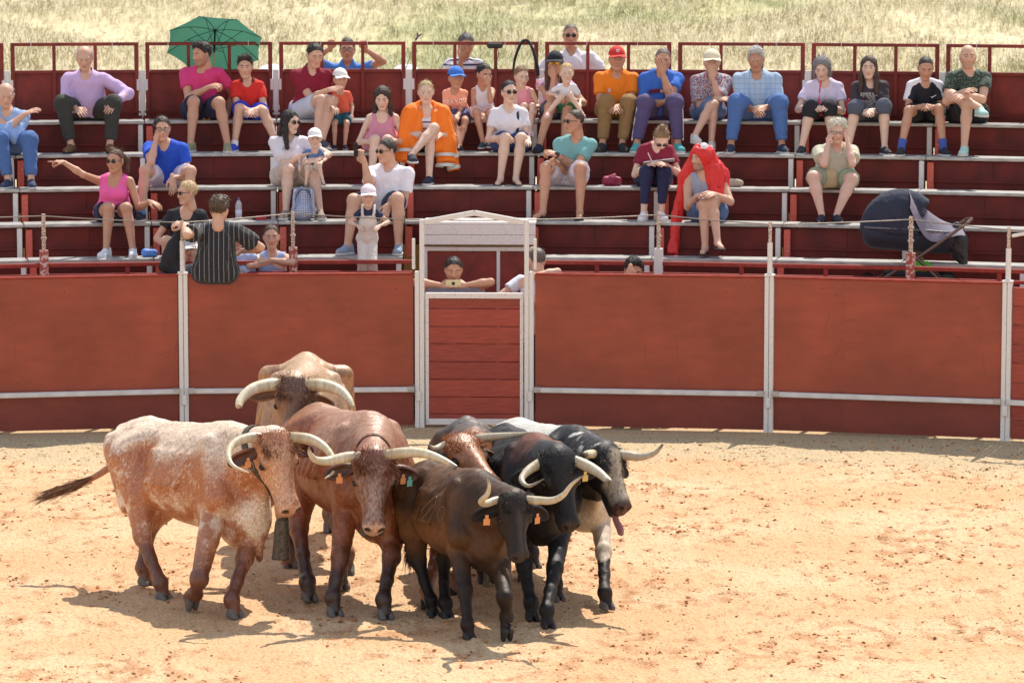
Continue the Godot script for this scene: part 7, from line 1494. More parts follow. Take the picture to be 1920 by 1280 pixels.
func bull(called: String, label: String, D: Dictionary) -> void:
	var S: float = D.S
	var B := bull_body(D)
	var poll: Vector3 = D.poll
	var f: Vector3 = D.f
	var u: Vector3 = D.u
	var L: float = D.L
	var x := u.cross(f).normalized()
	var kind: String = D.kind
	var cl := coat(kind, D)
	# body and head share one field; the head is meshed finer
	var cutn := (f * .6 + u * .55 + Vector3(0, 0, 0)).normalized()
	var cutp := poll - u * .3 * L - f * .06 * L
	var wr := fnoise(900 + int(D.seed), 1.0, 3)
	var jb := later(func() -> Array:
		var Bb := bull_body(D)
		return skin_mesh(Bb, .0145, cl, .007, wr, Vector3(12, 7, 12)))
	var jh := later(func() -> Array:
		var Bh := bull_body(D)
		Bh.cuts = [[cutp, -cutn]]
		for i in Bh.a.size(): Bh.ra[i] += .0015
		var bx := AABB(poll, Vector3.ZERO)
		for a in [-.38, .38]:
			for b2 in [-.2, 1.12]:
				for c2 in [-.56, .14]: bx = bx.expand(poll + (x * a + f * b2 + u * c2) * L)
		return skin_mesh(Bh, .0075, cl, .002, wr, Vector3(40, 24, 40), bx))
	after.append(func() -> void:
		var t := thing(called, label, "ox" if kind in ["roan", "mid", "tan", "red"] else ("cow" if kind == "cow" else "bull"), D.root, D.yaw, "cattle bunched together in the ring")
		var mb := MB.new()
		mb.append(made[jb], Transform3D())
		mb.append(made[jh], Transform3D())
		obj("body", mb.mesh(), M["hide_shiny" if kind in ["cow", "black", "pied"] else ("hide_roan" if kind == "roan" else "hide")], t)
		var hb := Basis(x, f, u)
		# horns
		for hs in D.horns:
			var pts := spline(hs.p, 7)
			var rr := PackedFloat32Array()
			var cs := PackedColorArray()
			var g := fnoise(31 + int(D.seed), 60.0, 2)
			for k in pts.size():
				var tt := float(k) / (pts.size() - 1)
				var r0: float = hs.r
				rr.append(lerpf(r0, r0 * hs.get("tip", .12), pow(tt, hs.get("pw", 1.5))) * (1.0 + g.get_noise_1d(tt * 2.0) * .008))
				var hc := col(216, 200, 164).lerp(col(236, 226, 202), clampf(.5 + g.get_noise_1d(tt * 4.0 + 9.0), 0, 1))
				hc = hc.lerp(col(186, 158, 112), clampf(.35 - tt * .5 + g.get_noise_1d(tt * 9.0) * .3, 0, .6))
				hc = hc.lerp(col(150, 128, 96), smoothstep(.25, .0, tt) * .6)
				if hs.get("grey", 0.0) > 0.0: hc = hc.lerp(col(150, 134, 122), hs.grey)
				cs.append(hc.lerp(col(96, 80, 64) if hs.get("dark", true) else col(190, 168, 130), smoothstep(.8, 1.0, tt) * (.85 if hs.get("dark", true) else .5)))
			var hm := MB.new()
			hm.tube(pts, rr, 14, true, cs)
			obj("horn", hm.mesh(), M.horn, t)
		# eyes
		for s in [-1.0, 1.0]:
			obj("eye", M.eye_mesh, M.eye, t, Transform3D(Basis().scaled(Vector3.ONE * .041 * L), poll + (x * s * .25 + f * .325 - u * .12) * L))
		# ears, with their tags
		for s in [-1.0, 1.0]:
			var droop: float = D.get("droop", .25)
			var ex: Vector3 = (x * s - u * .25 + Vector3(0, -droop, 0)).normalized()
			var ef := (u * .8 + f * .3 - ex * (u * .8 + f * .3).dot(ex)).normalized()
			var eb := Basis(ex, ef.cross(ex) * -1.0, ef)
			eb = Basis(ex, ef.cross(ex), ef)
			var root: Vector3 = poll + (x * s * .23 + f * .1 - u * .17) * L
			var ear := obj("ear", M["ear_" + kind], M["hide_shiny" if kind in ["cow", "black", "pied"] else "hide"], t, Transform3D(eb.scaled_local(Vector3.ONE * L * D.get("ear", .44)), root))
			for tg in D.get("tags", []):
				if signf(tg[0]) == s:
					var w: Vector3 = root + ex * L * tg[1] + ef * .03
					var down := Basis(Vector3(1, 0, 0), .1) * Basis(Vector3(0, 1, 0), 0.25 * s)
					obj("ear_tag", M.tag_mesh, M["tag_" + tg[2]], t, Transform3D(down, w + Vector3(0, -.045, .0)))
		# hooves: two claws each
		for k in 4:
			var P: Array = D.legs[k]
			var hp: Vector3 = P[5]
			var lift: float = hp.y
			var hbz := Basis(Vector3.UP, D.get("hoof_turn", 0.0))
			if lift > .06: hbz = hbz * Basis(Vector3.RIGHT, 1.2)
			obj("hoof", M.hoof_mesh, M["hoof_" + D.get("hoof", "grey")], t, Transform3D(hbz.scaled_local(Vector3.ONE * S * 1.05), Vector3(hp.x, maxf(hp.y - .05 * S, 0.0), hp.z)))
		# forelock and tail
		var g2 := RandomNumberGenerator.new()
		g2.seed = 5 + int(D.seed)
		var fr := []
		for k in int(D.get("lock", 300) * 1.8):
			var a := g2.randf_range(-.24, .24)
			var b2 := g2.randf_range(-.09, .2)
			fr.append([poll + (x * a + f * b2 + u * (.02 - absf(a) * .1 - maxf(0, -b2) * .6)) * L, u * .5 + f * .55 + x * a * 2.5 - f * smoothstep(.03, -.05, b2) * .9])
		var lc: Array = D.lockc
		obj("forelock", hair_strands(fr, L * .13 * D.get("locklen", 1.0), .0042, f * .4 + Vector3(0, -.25, 0), .3, lc[0], lc[1], 3 + int(D.seed), D.get("curl", .12)), M.hair, t)
		var cr := []
		for k in 500:   # short hair along the crest and the back
			var tt := g2.randf()
			var pz := poll - u * .12 * L - f * .04 * L
			var base := (pz).lerp(Vector3(0, 1.355, .36) * S, tt / .5) if tt < .5 else Vector3(0, 1.36, .36).lerp(Vector3(0, 1.29, .0), (tt - .5) * 2) * S
			base += Vector3(g2.randfn() * .035, -.012, 0)
			cr.append([base, Vector3(g2.randfn() * .4, 1, -.6)])
		obj("mane", hair_strands(cr, .03, .0022, Vector3(0, -.1, -.4), .25, lc[0], lc[1], 9 + int(D.seed)), M.hair, t)
		var tp: Array = D.get("tail", [Vector3(0, 1.2, -.95) * S, Vector3(0, 1.1, -1.03) * S, Vector3(.02, .8, -1.05) * S, Vector3(.0, .5, -1.02) * S])
		var tpts := spline(tp, 6)
		var tr := PackedFloat32Array()
		for k in tpts.size(): tr.append(lerpf(.042, .014, float(k) / (tpts.size() - 1)) * S)
		var tm := MB.new()
		tm.colour = cl.call(Vector3(0, 1.0, -.9) * S, Vector3.UP)
		tm.tube(tpts, tr, 8)
		var tail := obj("tail", tm.mesh(), M.hide, t)
		var rt := []
		var td := (tpts[-1] - tpts[-3]).normalized()
		for k in 260:
			var q := tpts[tpts.size() - 1 - g2.randi_range(0, int(tpts.size() * .42))]
			rt.append([q + Vector3(g2.randfn(), g2.randfn(), g2.randfn()) * .012, td + Vector3(0, -.1, 0)])
		obj("tail_tuft", hair_strands(rt, .24 * S, .004, Vector3(0, -.12, 0), .11, D.get("tuftc", lc)[0], D.get("tuftc", lc)[1], 21 + int(D.seed), .06), M.hair, tail)
		if D.has("extra"): (D.extra as Callable).call(t, D))

var after: Array[Callable] = []

func cattle_stock() -> void:
	M.hide = vmat(.42)
	M.hide.metallic_specular = .6
	M.hide.roughness_texture = null
	M.hide.albedo_texture = noise_tex(.02, 5, false, 4.0, 512, 3, FastNoiseLite.TYPE_SIMPLEX_SMOOTH, grey(.72, 1.0))
	M.hide.normal_enabled = true
	M.hide.normal_texture = noise_tex(.035, 4, true, 6.0, 512, 8)
	M.hide.normal_scale = .55
	tri(M.hide, Vector3(6, 1.6, 6))
	M.hide_roan = M.hide.duplicate()
	M.hide_roan.albedo_texture = noise_tex(.05, 4, false, 4.0, 1024, 19, FastNoiseLite.TYPE_SIMPLEX_SMOOTH, ramp([0.0, Color(.74, .6, .5), .36, Color(.88, .79, .71), .5, Color(.96, .93, .9), .72, Color(1, 1, 1)]))
	M.hide_roan.uv1_scale = Vector3(1.5, .7, 1.5)
	M.hide_shiny = M.hide.duplicate()
	M.hide_shiny.roughness = .55
	M.hide_shiny.metallic_specular = .4
	M.hide_shiny.normal_scale = .3
	M.horn = vmat(.38)
	M.horn.albedo_texture = noise_tex(.012, 4, false, 4.0, 256, 6, FastNoiseLite.TYPE_SIMPLEX_SMOOTH, grey(.86, 1.0))
	M.horn.normal_enabled = true
	M.horn.normal_texture = noise_tex(.03, 3, true, 3.0, 256, 12)
	M.horn.normal_scale = .2
	tri(M.horn, Vector3(14, 3, 3))
	M.eye = mat(col(20, 12, 9), .08)
	var sm := SphereMesh.new()
	sm.radius = 1.0
	sm.height = 2.0
	sm.radial_segments = 16
	sm.rings = 8
	M.eye_mesh = sm
	M.hair = vmat(.5)
	for k in [["grey", col(124, 118, 114)], ["dark", col(50, 46, 46)]]:
		M["hoof_" + k[0]] = tri(mat(k[1], .6), Vector3(8, 20, 8))
		M["hoof_" + k[0]].albedo_texture = noise_tex(.02, 4, false, 4.0, 256, 16, FastNoiseLite.TYPE_SIMPLEX_SMOOTH, grey(.6, 1.0))
	for k in [["orange", col(226, 150, 92)], ["teal", col(120, 190, 172)], ["yellow", col(222, 196, 120)]]: M["tag_" + k[0]] = mat(k[1], .45)
	var tg := MB.new()
	tg.box(Vector3(.046, .046, .003), Transform3D(Basis(), Vector3(0, -.01, 0)), .001)
	tg.box(Vector3(.024, .026, .003), Transform3D(Basis(), Vector3(0, .027, 0)), .001)
	M.tag_mesh = tg.mesh()
	var hoof := Body.new()
	for s in [-1.0, 1.0]:
		hoof.bone(Vector3(s * .024, .055, -.012), Vector3(s * .03, .018, .038), .034, .026, .01, 0, Vector3(1, 0, 0), 1.25)
		hoof.bone(Vector3(s * .024, .03, -.03), Vector3(s * .03, .014, .03), .03, .024, .01, 0, Vector3(1, 0, 0), 1.2)
		hoof.ball(Vector3(s * .02, .085, -.06), Vector3(.012, .018, .014), .008)
	hoof.cuts = [[Vector3(0, 0, 0), Vector3(0, -1, 0)]]
	M.hoof_mesh = mesh_of(skin_mesh(hoof, .006))
	var tone := {"roan": [col(160, 100, 66), col(90, 44, 24)], "mid": [col(120, 66, 42), col(74, 36, 20)], "tan": [col(190, 144, 104), col(120, 76, 48)], "red": [col(150, 92, 58), col(80, 48, 30)], "cow": [col(40, 32, 29), col(26, 20, 18)], "black": [col(26, 23, 24), col(22, 18, 18)], "pied": [col(28, 25, 26), col(24, 20, 20)]}
	var ear := Body.new()   # along x, hollow side towards z
	ear.ball(Vector3(.5, 0, 0), Vector3(.5, .25, .13), .05)
	ear.bone(Vector3(-.05, 0, 0), Vector3(.25, 0, 0), .12, .16, .08)
	ear.ball(Vector3(.52, -.02, .13), Vector3(.4, .17, .12), .03, 8)
	for kind in tone:
		var tn: Array = tone[kind]
		M["ear_" + kind] = mesh_of(skin_mesh(ear, .035, func(p: Vector3, n: Vector3) -> Color: return (tn[1] if n.z > .1 and p.z > -.06 and absf(p.y) < .17 else tn[0])))
func strap(called: String, t: Node3D, D: Dictionary, along: float, wide: float, m: Material, tilt := .0) -> Array:   # a leather band that hugs the neck; gives [node, lowest point, axis]
	var S: float = D.S
	var Bb := bull_body(D)
	var ids := Bb.all()
	var p0 := Vector3(0, 1.05, .45) * S
	var p1: Vector3 = (D.poll as Vector3) - (D.u as Vector3) * .24 * (D.L as float) + (D.f as Vector3) * .12 * (D.L as float)
	var z := (p1 - p0).normalized()
	z = (z + Vector3(0, tilt, 0)).normalized()
	var c := p0.lerp(p1, along)
	var x := Vector3.UP.cross(z).normalized()
	var y := z.cross(x)
	var low := c
	var ring := []
	for w in 2:
		var row := []
		for k in 41:
			var d := x * cos(TAU * k / 40.0) + y * sin(TAU * k / 40.0)
			var o := c + z * (w - .5) * wide
			var r := .5
			for q in 40:
				var f := Bb.join(ids, o + d * r)
				r -= f * .7
				if r < .05: break
			var p := o + d * (r + .004)
			if p.y < low.y: low = p
			row.append([p, d])
		ring.append(row)
	var b := MB.new()
	for lay in 2:
		b.grid(40, 1, func(a: float, w: float) -> Vector3:
			var e2: Array = ring[int(round(w if lay == 0 else 1.0 - w))][int(round(a * 40))]
			return e2[0] + e2[1] * (.007 if lay == 1 else 0.0))
	return [obj(called, b.mesh(), m, t), low, z, ring]

func bell_mesh(h: float, r: float) -> ArrayMesh:
	var b := MB.new()
	var p := PackedVector2Array()
	for k in [[.0, 1.0], [.35, 1.0], [.62, .96], [.74, .9], [.82, .7], [.86, .4], [.95, .1], [1.0, 0.0], [1.0, -.02], [.9, 0.02], [.7, .8], [.0, .9]]: p.append(Vector2(k[0] * r, k[1] * h))
	p.reverse()
	b.lathe(p, 18)
	return b.mesh()

func collar_bell(t: Node3D, D: Dictionary) -> void:
	var st := strap("collar", t, D, .77, .06, M.leather, .18)
	var low: Vector3 = st[1]
	var side: Array = st[3][1][23]
	var bk := MB.new()
	for q in [[-.03, 0, .006, .06], [.03, 0, .006, .06], [0, -.03, .066, .006], [0, .03, .066, .006]]: bk.box(Vector3(q[2], q[3], .006), Transform3D(Basis(), Vector3(q[0], q[1], 0)), .001)
	var sz: Vector3 = side[1]
	var sy := (Vector3.UP - sz * sz.y).normalized()
	obj("buckle", bk.mesh(), M.steel, st[0], Transform3D(Basis(sy.cross(sz), sy, sz), side[0] + sz * .012 - (st[2] as Vector3) * .03))
	var be := obj("bell", bell_mesh(.29, .066), M.bell, t, Transform3D(Basis(Vector3.FORWARD, .05), low + Vector3(-.05, -.29, .0)))
	var cp := MB.new()
	cp.tube(PackedVector3Array([Vector3(0, .12, 0), Vector3(.02, -.05, .02)]), PackedFloat32Array([.012, .018]), 8)
	obj("clapper", cp.mesh(), M.wood_dark, be)

func chin_bell(t: Node3D, D: Dictionary) -> void:
	var st := strap("collar", t, D, .8, .04, M.leather_brown, .25)
	obj("bell", bell_mesh(.21, .085), M.bell, t, Transform3D(Basis(Vector3.UP, .3), (st[1] as Vector3) + Vector3(-.02, -.24, .02)))

func chin_bell_small(t: Node3D, D: Dictionary) -> void:
	var S: float = D.S
	# the two brands on the flank
	var Bb := bull_body(D)
	var ids := Bb.all()
	for br in [[[.2, 1.03], [.27, 1.06], [.3, 1.0], [.24, .93], [.19, .96], [.2, 1.03]], [[-.05, .98], [.06, 1.08], [.12, 1.13], [.16, 1.08], [.1, 1.03], [.0, .92], [.06, .9]]]:
		var ctl := []
		for q in br:
			var p := Vector3(-.7, q[1] as float, q[0] as float) * S
			for k in 60:
				p.x += Bb.join(ids, p) * .6
			ctl.append(p + Vector3(.0, 0, 0))
		var pts := spline(ctl, 4)
		var rr := PackedFloat32Array()
		for k in pts.size(): rr.append(.0055)
		var bm := MB.new()
		bm.tube(pts, rr, 6)
		obj("brand_mark", bm.mesh(), mat(col(112, 84, 60), .6), t)
	obj("bell", bell_mesh(.13, .05), M.bell, t, Transform3D(Basis(), Vector3(.0, .4, .6) * S))

func tongue(t: Node3D, D: Dictionary) -> void:
	var f: Vector3 = D.f
	var u: Vector3 = D.u
	var L: float = D.L
	var o: Vector3 = (D.poll as Vector3) + (f * .86 - u * .26) * L
	var b := MB.new()
	b.tube(spline([o, o + f * .07 - u * .02, o + f * .1 + Vector3(0, -.05, .02), o + f * .1 + Vector3(0, -.08, .03), o + f * .1 + Vector3(.01, -.1, .03)], 5), PackedFloat32Array([.03, .03, .03, .03, .03, .03, .03, .03, .032, .033, .034, .034, .033, .033, .032, .03, .028, .025, .02, .014, .006]), 10, true, PackedColorArray(), .45, f.cross(u))
	obj("tongue", b.mesh(), M.tongue, t)
	var j := Body.new()
	j.bone(o - f * .25 * L - u * .03, o + f * .03 * L - u * .035, .045, .03, .03)
	obj("lower_jaw", mesh_of(skin_mesh(j, .008)), M.jaw, t)
# ---------- people ----------
func V(x: float, y: float, z: float) -> Vector3: return Vector3(x, y, z)

func head_shape(kind: String) -> Body:
	var B := Body.new()
	var fem := kind == "woman"
	var kid := kind == "child"
	var jw := .84 if fem else (.8 if kid else 1.0)
	B.ball(Vector3(0, .036, -.012), Vector3(.077, .086, .097), .02)
	B.ball(Vector3(0, -.02, .03), Vector3(.064, .085, .066), .03)
	for s in [-1.0, 1.0]:
		B.bone(Vector3(s * .05 * jw, -.04, .0), Vector3(s * .022, -.096, .06), .027, .018, .03)
		B.ball(Vector3(s * .042, -.02, .058), Vector3(.024, .022, .022) * (1.15 if kid else 1.0), .03)
		B.ball(Vector3(s * .079, -.005, -.008), Vector3(.011, .033, .021), .01, 0, Basis(Vector3.UP, s * .35))
	B.ball(Vector3(0, -.098, .066), Vector3(.025, .019, .02) * (jw + .1), .03)
	B.bone(Vector3(-.038, .03, .077), Vector3(.038, .03, .077), .015 if not (fem or kid) else .012, .015 if not (fem or kid) else .012, .02)
	B.bone(Vector3(0, .018, .088), Vector3(0, -.028, .106 if not kid else .1), .0095, .0145 if not fem else .012, .015)
	for s in [-1.0, 1.0]: B.ball(Vector3(s * .013, -.031, .095), Vector3(.0095, .009, .011), .01)
	B.bone(Vector3(-.019, -.06, .085), Vector3(.019, -.06, .085), .0085, .0085, .012)
	B.bone(Vector3(-.015, -.07, .083), Vector3(.015, -.07, .083), .008, .008, .01)
	B.bone(Vector3(0, -.05, -.025), Vector3(0, -.16, -.04), .056 if not (fem or kid) else .046, .058 if not (fem or kid) else .048, .03)
	for s in [-1.0, 1.0]: B.ball(Vector3(s * .032, .009, .094), Vector3(.018, .012, .016), .014, 8)
	for s in [-1.0, 1.0]: B.ball(Vector3(s * .032, .0135, .074), Vector3(.0155, .0115, .0155), .004)
	B.bone(Vector3(-.018, -.0655, .097), Vector3(.018, -.0655, .097), .0025, .0025, .004, 8)
	return B

func head_tint(p: Vector3, fem: bool) -> int:   # 0 skin, 1 lip, 2 brow, 3 beard, 4 cheek
	if absf(p.y + .064) < .0125 and absf(p.x) < .025 and p.z > .078: return 1
	var ax := absf(p.x)
	if ax > .014 and ax < .05 and absf(p.y - (.032 - absf(ax - .03) * .25)) < .0065 and p.z > .06: return 2
	if p.y < -.045 and p.z > -.0 and p.y > -.125 or (p.y < .0 and ax > .055 and p.z > -.005 and p.z < .045): return 3
	if ax > .025 and p.y < .0 and p.y > -.045 and p.z > .05: return 4
	return 0

func hand_shape(curl: float, point := false) -> Body:   # fingers along z, back of the hand up, thumb towards x
	var B := Body.new()
	B.ball(Vector3(0, 0, .048), Vector3(.04, .0155, .052), .012)
	B.bone(Vector3(0, 0, -.02), Vector3(0, 0, .02), .024, .026, .02, 0, Vector3.UP, 1.35)
	for k in 4:
		var x := .03 - .02 * k
		var l: float = [.9, 1.0, .93, .74][k] * .036
		var p := Vector3(x, .002, .084 - (.008 if k == 3 else 0.0))
		var c := curl if not (point and k == 0) else .03
		var an := c * .55
		var dir := Vector3((x) * 2.2, 0, 1).normalized()
		for j in 3:
			var e: Vector3 = p + Vector3(dir.x * cos(an), -sin(an), cos(an)) * l * [1.25, .85, .7][j]
			B.bone(p, e, [.0094, .0088, .0082][j], [.0088, .0082, .0068][j], .003)
			p = e
			an += c * [.9, .7, .5][j]
	var t0 := Vector3(.026, -.006, .02)
	var t1 := Vector3(.052, -.012, .05)
	var t2 := t1 + Vector3(.012 - curl * .014, -.008 - curl * .012, .03)
	var t3 := t2 + Vector3(.003 - curl * .018, -.004 - curl * .01, .024)
	B.bone(t0, t1, .015, .0115, .01)
	B.bone(t1, t2, .0115, .0098, .004)
	B.bone(t2, t3, .0098, .0076, .003)
	return B

func hair_shape(style: String) -> Body:
	var B := Body.new()
	var r := Vector3(.0815, .0895, .101)
	var plane := [Vector3(0, .078, .078), Vector3(0, -.64, .77)]
	match style:
		"short":
			B.ball(Vector3(0, .039, -.014), r, .02)
			B.cuts = [[Vector3(0, .086, .068), Vector3(0, -.6, .8)], [Vector3(0, -.06, 0), Vector3(0, -1, 0)]]
		"thick":
			B.ball(Vector3(0, .042, -.014), r * 1.06, .02)
			B.bone(Vector3(-.04, .11, .05), Vector3(.04, .115, .05), .03, .03, .03)
			B.cuts = [[Vector3(0, .088, .072), Vector3(0, -.6, .8)], [Vector3(0, -.07, 0), Vector3(0, -1, 0)]]
		"buzz":
			B.ball(Vector3(0, .037, -.0135), Vector3(.0795, .0885, .0995), .02)
			B.cuts = [[Vector3(0, .09, .058), Vector3(0, -.6, .8)], [Vector3(0, -.05, 0), Vector3(0, -1, 0)]]
		"fringe":   # bald on top
			B.ball(Vector3(0, .034, -.016), Vector3(.083, .086, .1), .02)
			B.cuts = [[Vector3(0, .03, .025), Vector3(0, -.3, .95)], [Vector3(0, -.05, 0), Vector3(0, -1, 0)], [Vector3(0, .085, -.03), Vector3(0, .9, .43)]]
		"curly":
			B.ball(Vector3(0, .05, -.016), r * 1.12, .02)
			B.bone(Vector3(-.05, .11, .03), Vector3(.05, .11, .03), .04, .04, .03)
			B.cuts = [[Vector3(0, .085, .08), Vector3(0, -.62, .78)], [Vector3(0, -.08, 0), Vector3(0, -1, 0)]]
		"bob":
			B.ball(Vector3(0, .04, -.014), r * 1.06, .02)
			for s in [-1.0, 1.0]: B.bone(Vector3(s * .07, .04, -.015), Vector3(s * .08, -.085, .0), .04, .03, .03, 0, Vector3(1, 0, 0), 1.4)
			B.bone(Vector3(0, .03, -.06), Vector3(0, -.09, -.07), .06, .05, .03)
			B.ball(Vector3(0, -.03, .1), Vector3(.064, .118, .085), .012, 8)
			B.ball(Vector3(0, -.15, .02), Vector3(.06, .1, .09), .012, 8)
		"long":
			B.ball(Vector3(0, .038, -.014), r * 1.02, .02)
			for s in [-1.0, 1.0]:
				B.bone(Vector3(s * .062, .05, .005), Vector3(s * .082, -.09, .02), .032, .032, .03, 0, Vector3(1, 0, 0), 1.4)
				B.bone(Vector3(s * .08, -.09, .015), Vector3(s * .085, -.27, .075), .034, .022, .03)
			B.bone(Vector3(0, .03, -.06), Vector3(0, -.24, -.1), .065, .06, .03, 0, Vector3(0, 0, 1), 1.3)
			B.ball(Vector3(0, -.02, .11), Vector3(.066, .11, .078), .012, 8)
			B.ball(Vector3(0, -.15, .03), Vector3(.055, .11, .08), .012, 8)
		"tied":
			B.ball(Vector3(0, .037, -.013), Vector3(.0805, .09, .101), .02)
			B.ball(Vector3(0, .02, -.115), Vector3(.03, .03, .03), .02)
			B.cuts = [[Vector3(0, .09, .064), Vector3(0, -.62, .78)], [Vector3(0, -.07, 0), Vector3(0, -1, 0)]]
		"ponytail":
			B.ball(Vector3(0, .037, -.013), Vector3(.081, .09, .101), .02)
			B.bone(Vector3(.0, .06, -.1), Vector3(.045, .0, -.15), .028, .034, .02)
			B.bone(Vector3(.045, .0, -.15), Vector3(.075, -.15, -.1), .036, .02, .02)
			B.cuts = [[Vector3(0, .09, .064), Vector3(0, -.62, .78)]]
		"bun":
			B.ball(Vector3(0, .037, -.013), Vector3(.081, .09, .101), .02)
			B.ball(Vector3(0, .135, -.05), Vector3(.034, .03, .034), .008)
			B.cuts = [[Vector3(0, .09, .064), Vector3(0, -.62, .78)], [Vector3(0, -.07, 0), Vector3(0, -1, 0)]]
	return B

var tpl := {}
func people_stock() -> void:
	var n := fnoise(4, 1.0, 3)
	var want := {}
	for k in ["man", "woman", "child"]: want["head_" + k] = later(func() -> Array: return skin_mesh(head_shape(k), .007))
	for k in [["rest", .35], ["grip", 1.15], ["flat", .08], ["point", 1.2]]: want["hand_" + k[0]] = later(func() -> Array: return skin_mesh(hand_shape(k[1], k[0] == "point"), .0068))
	for k in ["short", "thick", "buzz", "fringe", "curly", "bob", "long", "tied", "ponytail", "bun"]:
		var amp: float = {"buzz": .0015, "curly": .02, "thick": .012, "short": .008, "bob": .008, "long": .008}.get(k, .005)
		var ns: Vector3 = {"curly": Vector3(38, 38, 38), "long": Vector3(60, 9, 60), "bob": Vector3(55, 12, 55)}.get(k, Vector3(80, 34, 50))
		want["hair_" + k] = later(func() -> Array: return skin_mesh(hair_shape(k), .0058, Color.WHITE, amp, fnoise(hash(k) % 1000, 1.0, 3), ns))
	var shoe := Body.new()
	shoe.bone(Vector3(0, -.042, -.035), Vector3(0, -.052, .13), .036, .03, .02)
	shoe.bone(Vector3(0, .0, -.025), Vector3(0, -.035, .05), .036, .033, .02)
	shoe.bone(Vector3(0, -.05, -.045), Vector3(0, -.02, -.03), .034, .034, .02)
	shoe.ball(Vector3(0, -.055, .09), Vector3(.044, .03, .07), .02)
	shoe.cuts = [[Vector3(0, -.07, 0), Vector3(0, -1, 0)], [Vector3(0, .018, 0), Vector3(0, 1, 0)]]
	want["shoe"] = later(func() -> Array: return skin_mesh(shoe, .008))
	var sole := Body.new()
	sole.bone(Vector3(0, -.078, -.045), Vector3(0, -.078, .1), .04, .047, .02, 0, Vector3.UP, 1.0)
	sole.bone(Vector3(0, -.078, .1), Vector3(0, -.076, .135), .047, .036, .02)
	sole.cuts = [[Vector3(0, -.087, 0), Vector3(0, -1, 0)], [Vector3(0, -.064, 0), Vector3(0, 1, 0)]]
	want["sole"] = later(func() -> Array: return skin_mesh(sole, .008))
	run_jobs()
	for k in want:
		tpl[k] = made[want[k]]
		if k.begins_with("hair"):
			var hm := MB.new()
			var r: Array = made[want[k]]
			var g2 := RandomNumberGenerator.new()
			g2.seed = hash(k)
			for q in r[2].size(): r[2][q] = Color.WHITE * g2.randf_range(.75, 1.1)
			hm.append(r, Transform3D())
			var roots := []
			var long: bool = k in ["hair_long", "hair_ponytail", "hair_bob"]
			for q in (90 if k == "hair_buzz" else 260):
				var id := g2.randi() % (r[0] as PackedVector3Array).size()
				var p: Vector3 = r[0][id]
				var nn: Vector3 = r[1][id]
				var flow := Vector3(p.x * 3.0, -.7, -.35) if p.y < .1 else Vector3(p.x * 6.0, .1, -.5 if k != "hair_thick" else .3)
				if long and p.y < .05: flow = Vector3(0, -1.4, .1)
				roots.append([p - nn * .002, nn * (.5 if not k.ends_with("curly") else 1.0) + flow])
			var sm := hair_strands(roots, .034 if not long else .06, .0022, Vector3(0, -.3, 0), .25, Color.WHITE * .7, Color.WHITE * 1.5, hash(k) % 99, .15 if not k.ends_with("curly") else .6)
			var sa := sm.surface_get_arrays(0)
			hm.append([sa[Mesh.ARRAY_VERTEX], sa[Mesh.ARRAY_NORMAL], sa[Mesh.ARRAY_COLOR], sa[Mesh.ARRAY_INDEX]], Transform3D())
			tpl["m_" + k] = hm.mesh()
		elif not (k.begins_with("head") or k.begins_with("hand")): tpl["m_" + k] = mesh_of(made[want[k]])
	jobs.clear()
	made.clear()
	# cap: dome and peak
	var dome := MB.new()
	dome.grid(10, 24, func(a: float, b: float) -> Vector3:
		var th := a * 1.52
		var ph := -b * TAU
		return Vector3(cos(ph) * sin(th) * .093, .045 + cos(th) * .098 - .012 * sin(th) * sin(ph) * 0.0, sin(ph) * sin(th) * .113 - .012))
	dome.box(Vector3(.012, .008, .012), Transform3D(Basis(), Vector3(0, .145, -.012)), .002)
	tpl.m_dome = dome.mesh()
	var peak := MB.new()
	for lay in [0.0, -.005]:
		peak.grid(8, 14, func(a: float, b: float) -> Vector3:
			var ang := lerpf(-1.15, 1.15, b if lay == 0.0 else 1.0 - b)
			var inner := Vector3(sin(ang) * .092, .05, cos(ang) * .104 - .012)
			var outer := Vector3(sin(ang) * .1, .036 - absf(sin(ang)) * .02, cos(ang) * .085 + .098)
			return inner.lerp(outer, a) + Vector3(0, lay, 0))
	tpl.m_peak = peak.mesh()
	var g := MB.new()   # glasses
	for s in [-1.0, 1.0]:
		var pts := PackedVector3Array()
		for k in 15:
			var a := TAU * k / 14.0
			pts.append(Vector3(s * .033 + cos(a) * .023, .009 + sin(a) * .017, .104 - absf(s * .033 + cos(a) * .023) * .12))
		var rr := PackedFloat32Array()
		for k in pts.size(): rr.append(.0024)
		g.tube(pts, rr, 5)
		g.tube(PackedVector3Array([Vector3(s * .056, .014, .097), Vector3(s * .083, .014, .04), Vector3(s * .085, .006, -.02)]), PackedFloat32Array([.0026, .0026, .0022]), 5)
	g.tube(PackedVector3Array([Vector3(-.011, .012, .105), Vector3(.011, .012, .105)]), PackedFloat32Array([.002, .002]), 5)
	tpl.m_frame = g.mesh()
	var ln := MB.new()
	for s in [-1.0, 1.0]:
		ln.lathe(PackedVector2Array([Vector2(.0, -.002), Vector2(.022, -.002), Vector2(.022, .0015), Vector2(0.0, .003)]), 14, Transform3D(Basis(Vector3.UP, s * .12) * Basis(Vector3.RIGHT, PI / 2) * Basis.from_scale(Vector3(1.08, 1, .84)), Vector3(s * .033, .009, .102)))
	tpl.m_lens = ln.mesh()
	var ey := MB.new()
	ey.grid(8, 12, func(a: float, b: float) -> Vector3: return Vector3(sin(a * PI) * cos(-b * TAU), cos(a * PI), sin(a * PI) * sin(-b * TAU)) * .0128)
	for k in ey.v.size():
		var r := Vector2(ey.v[k].x, ey.v[k].y).length()
		ey.c[k] = col(46, 32, 24) if r < .0068 and ey.v[k].z > 0 else col(216, 206, 198)
	tpl.m_eye = ey.mesh()
	M.eyeball = vmat(.2)
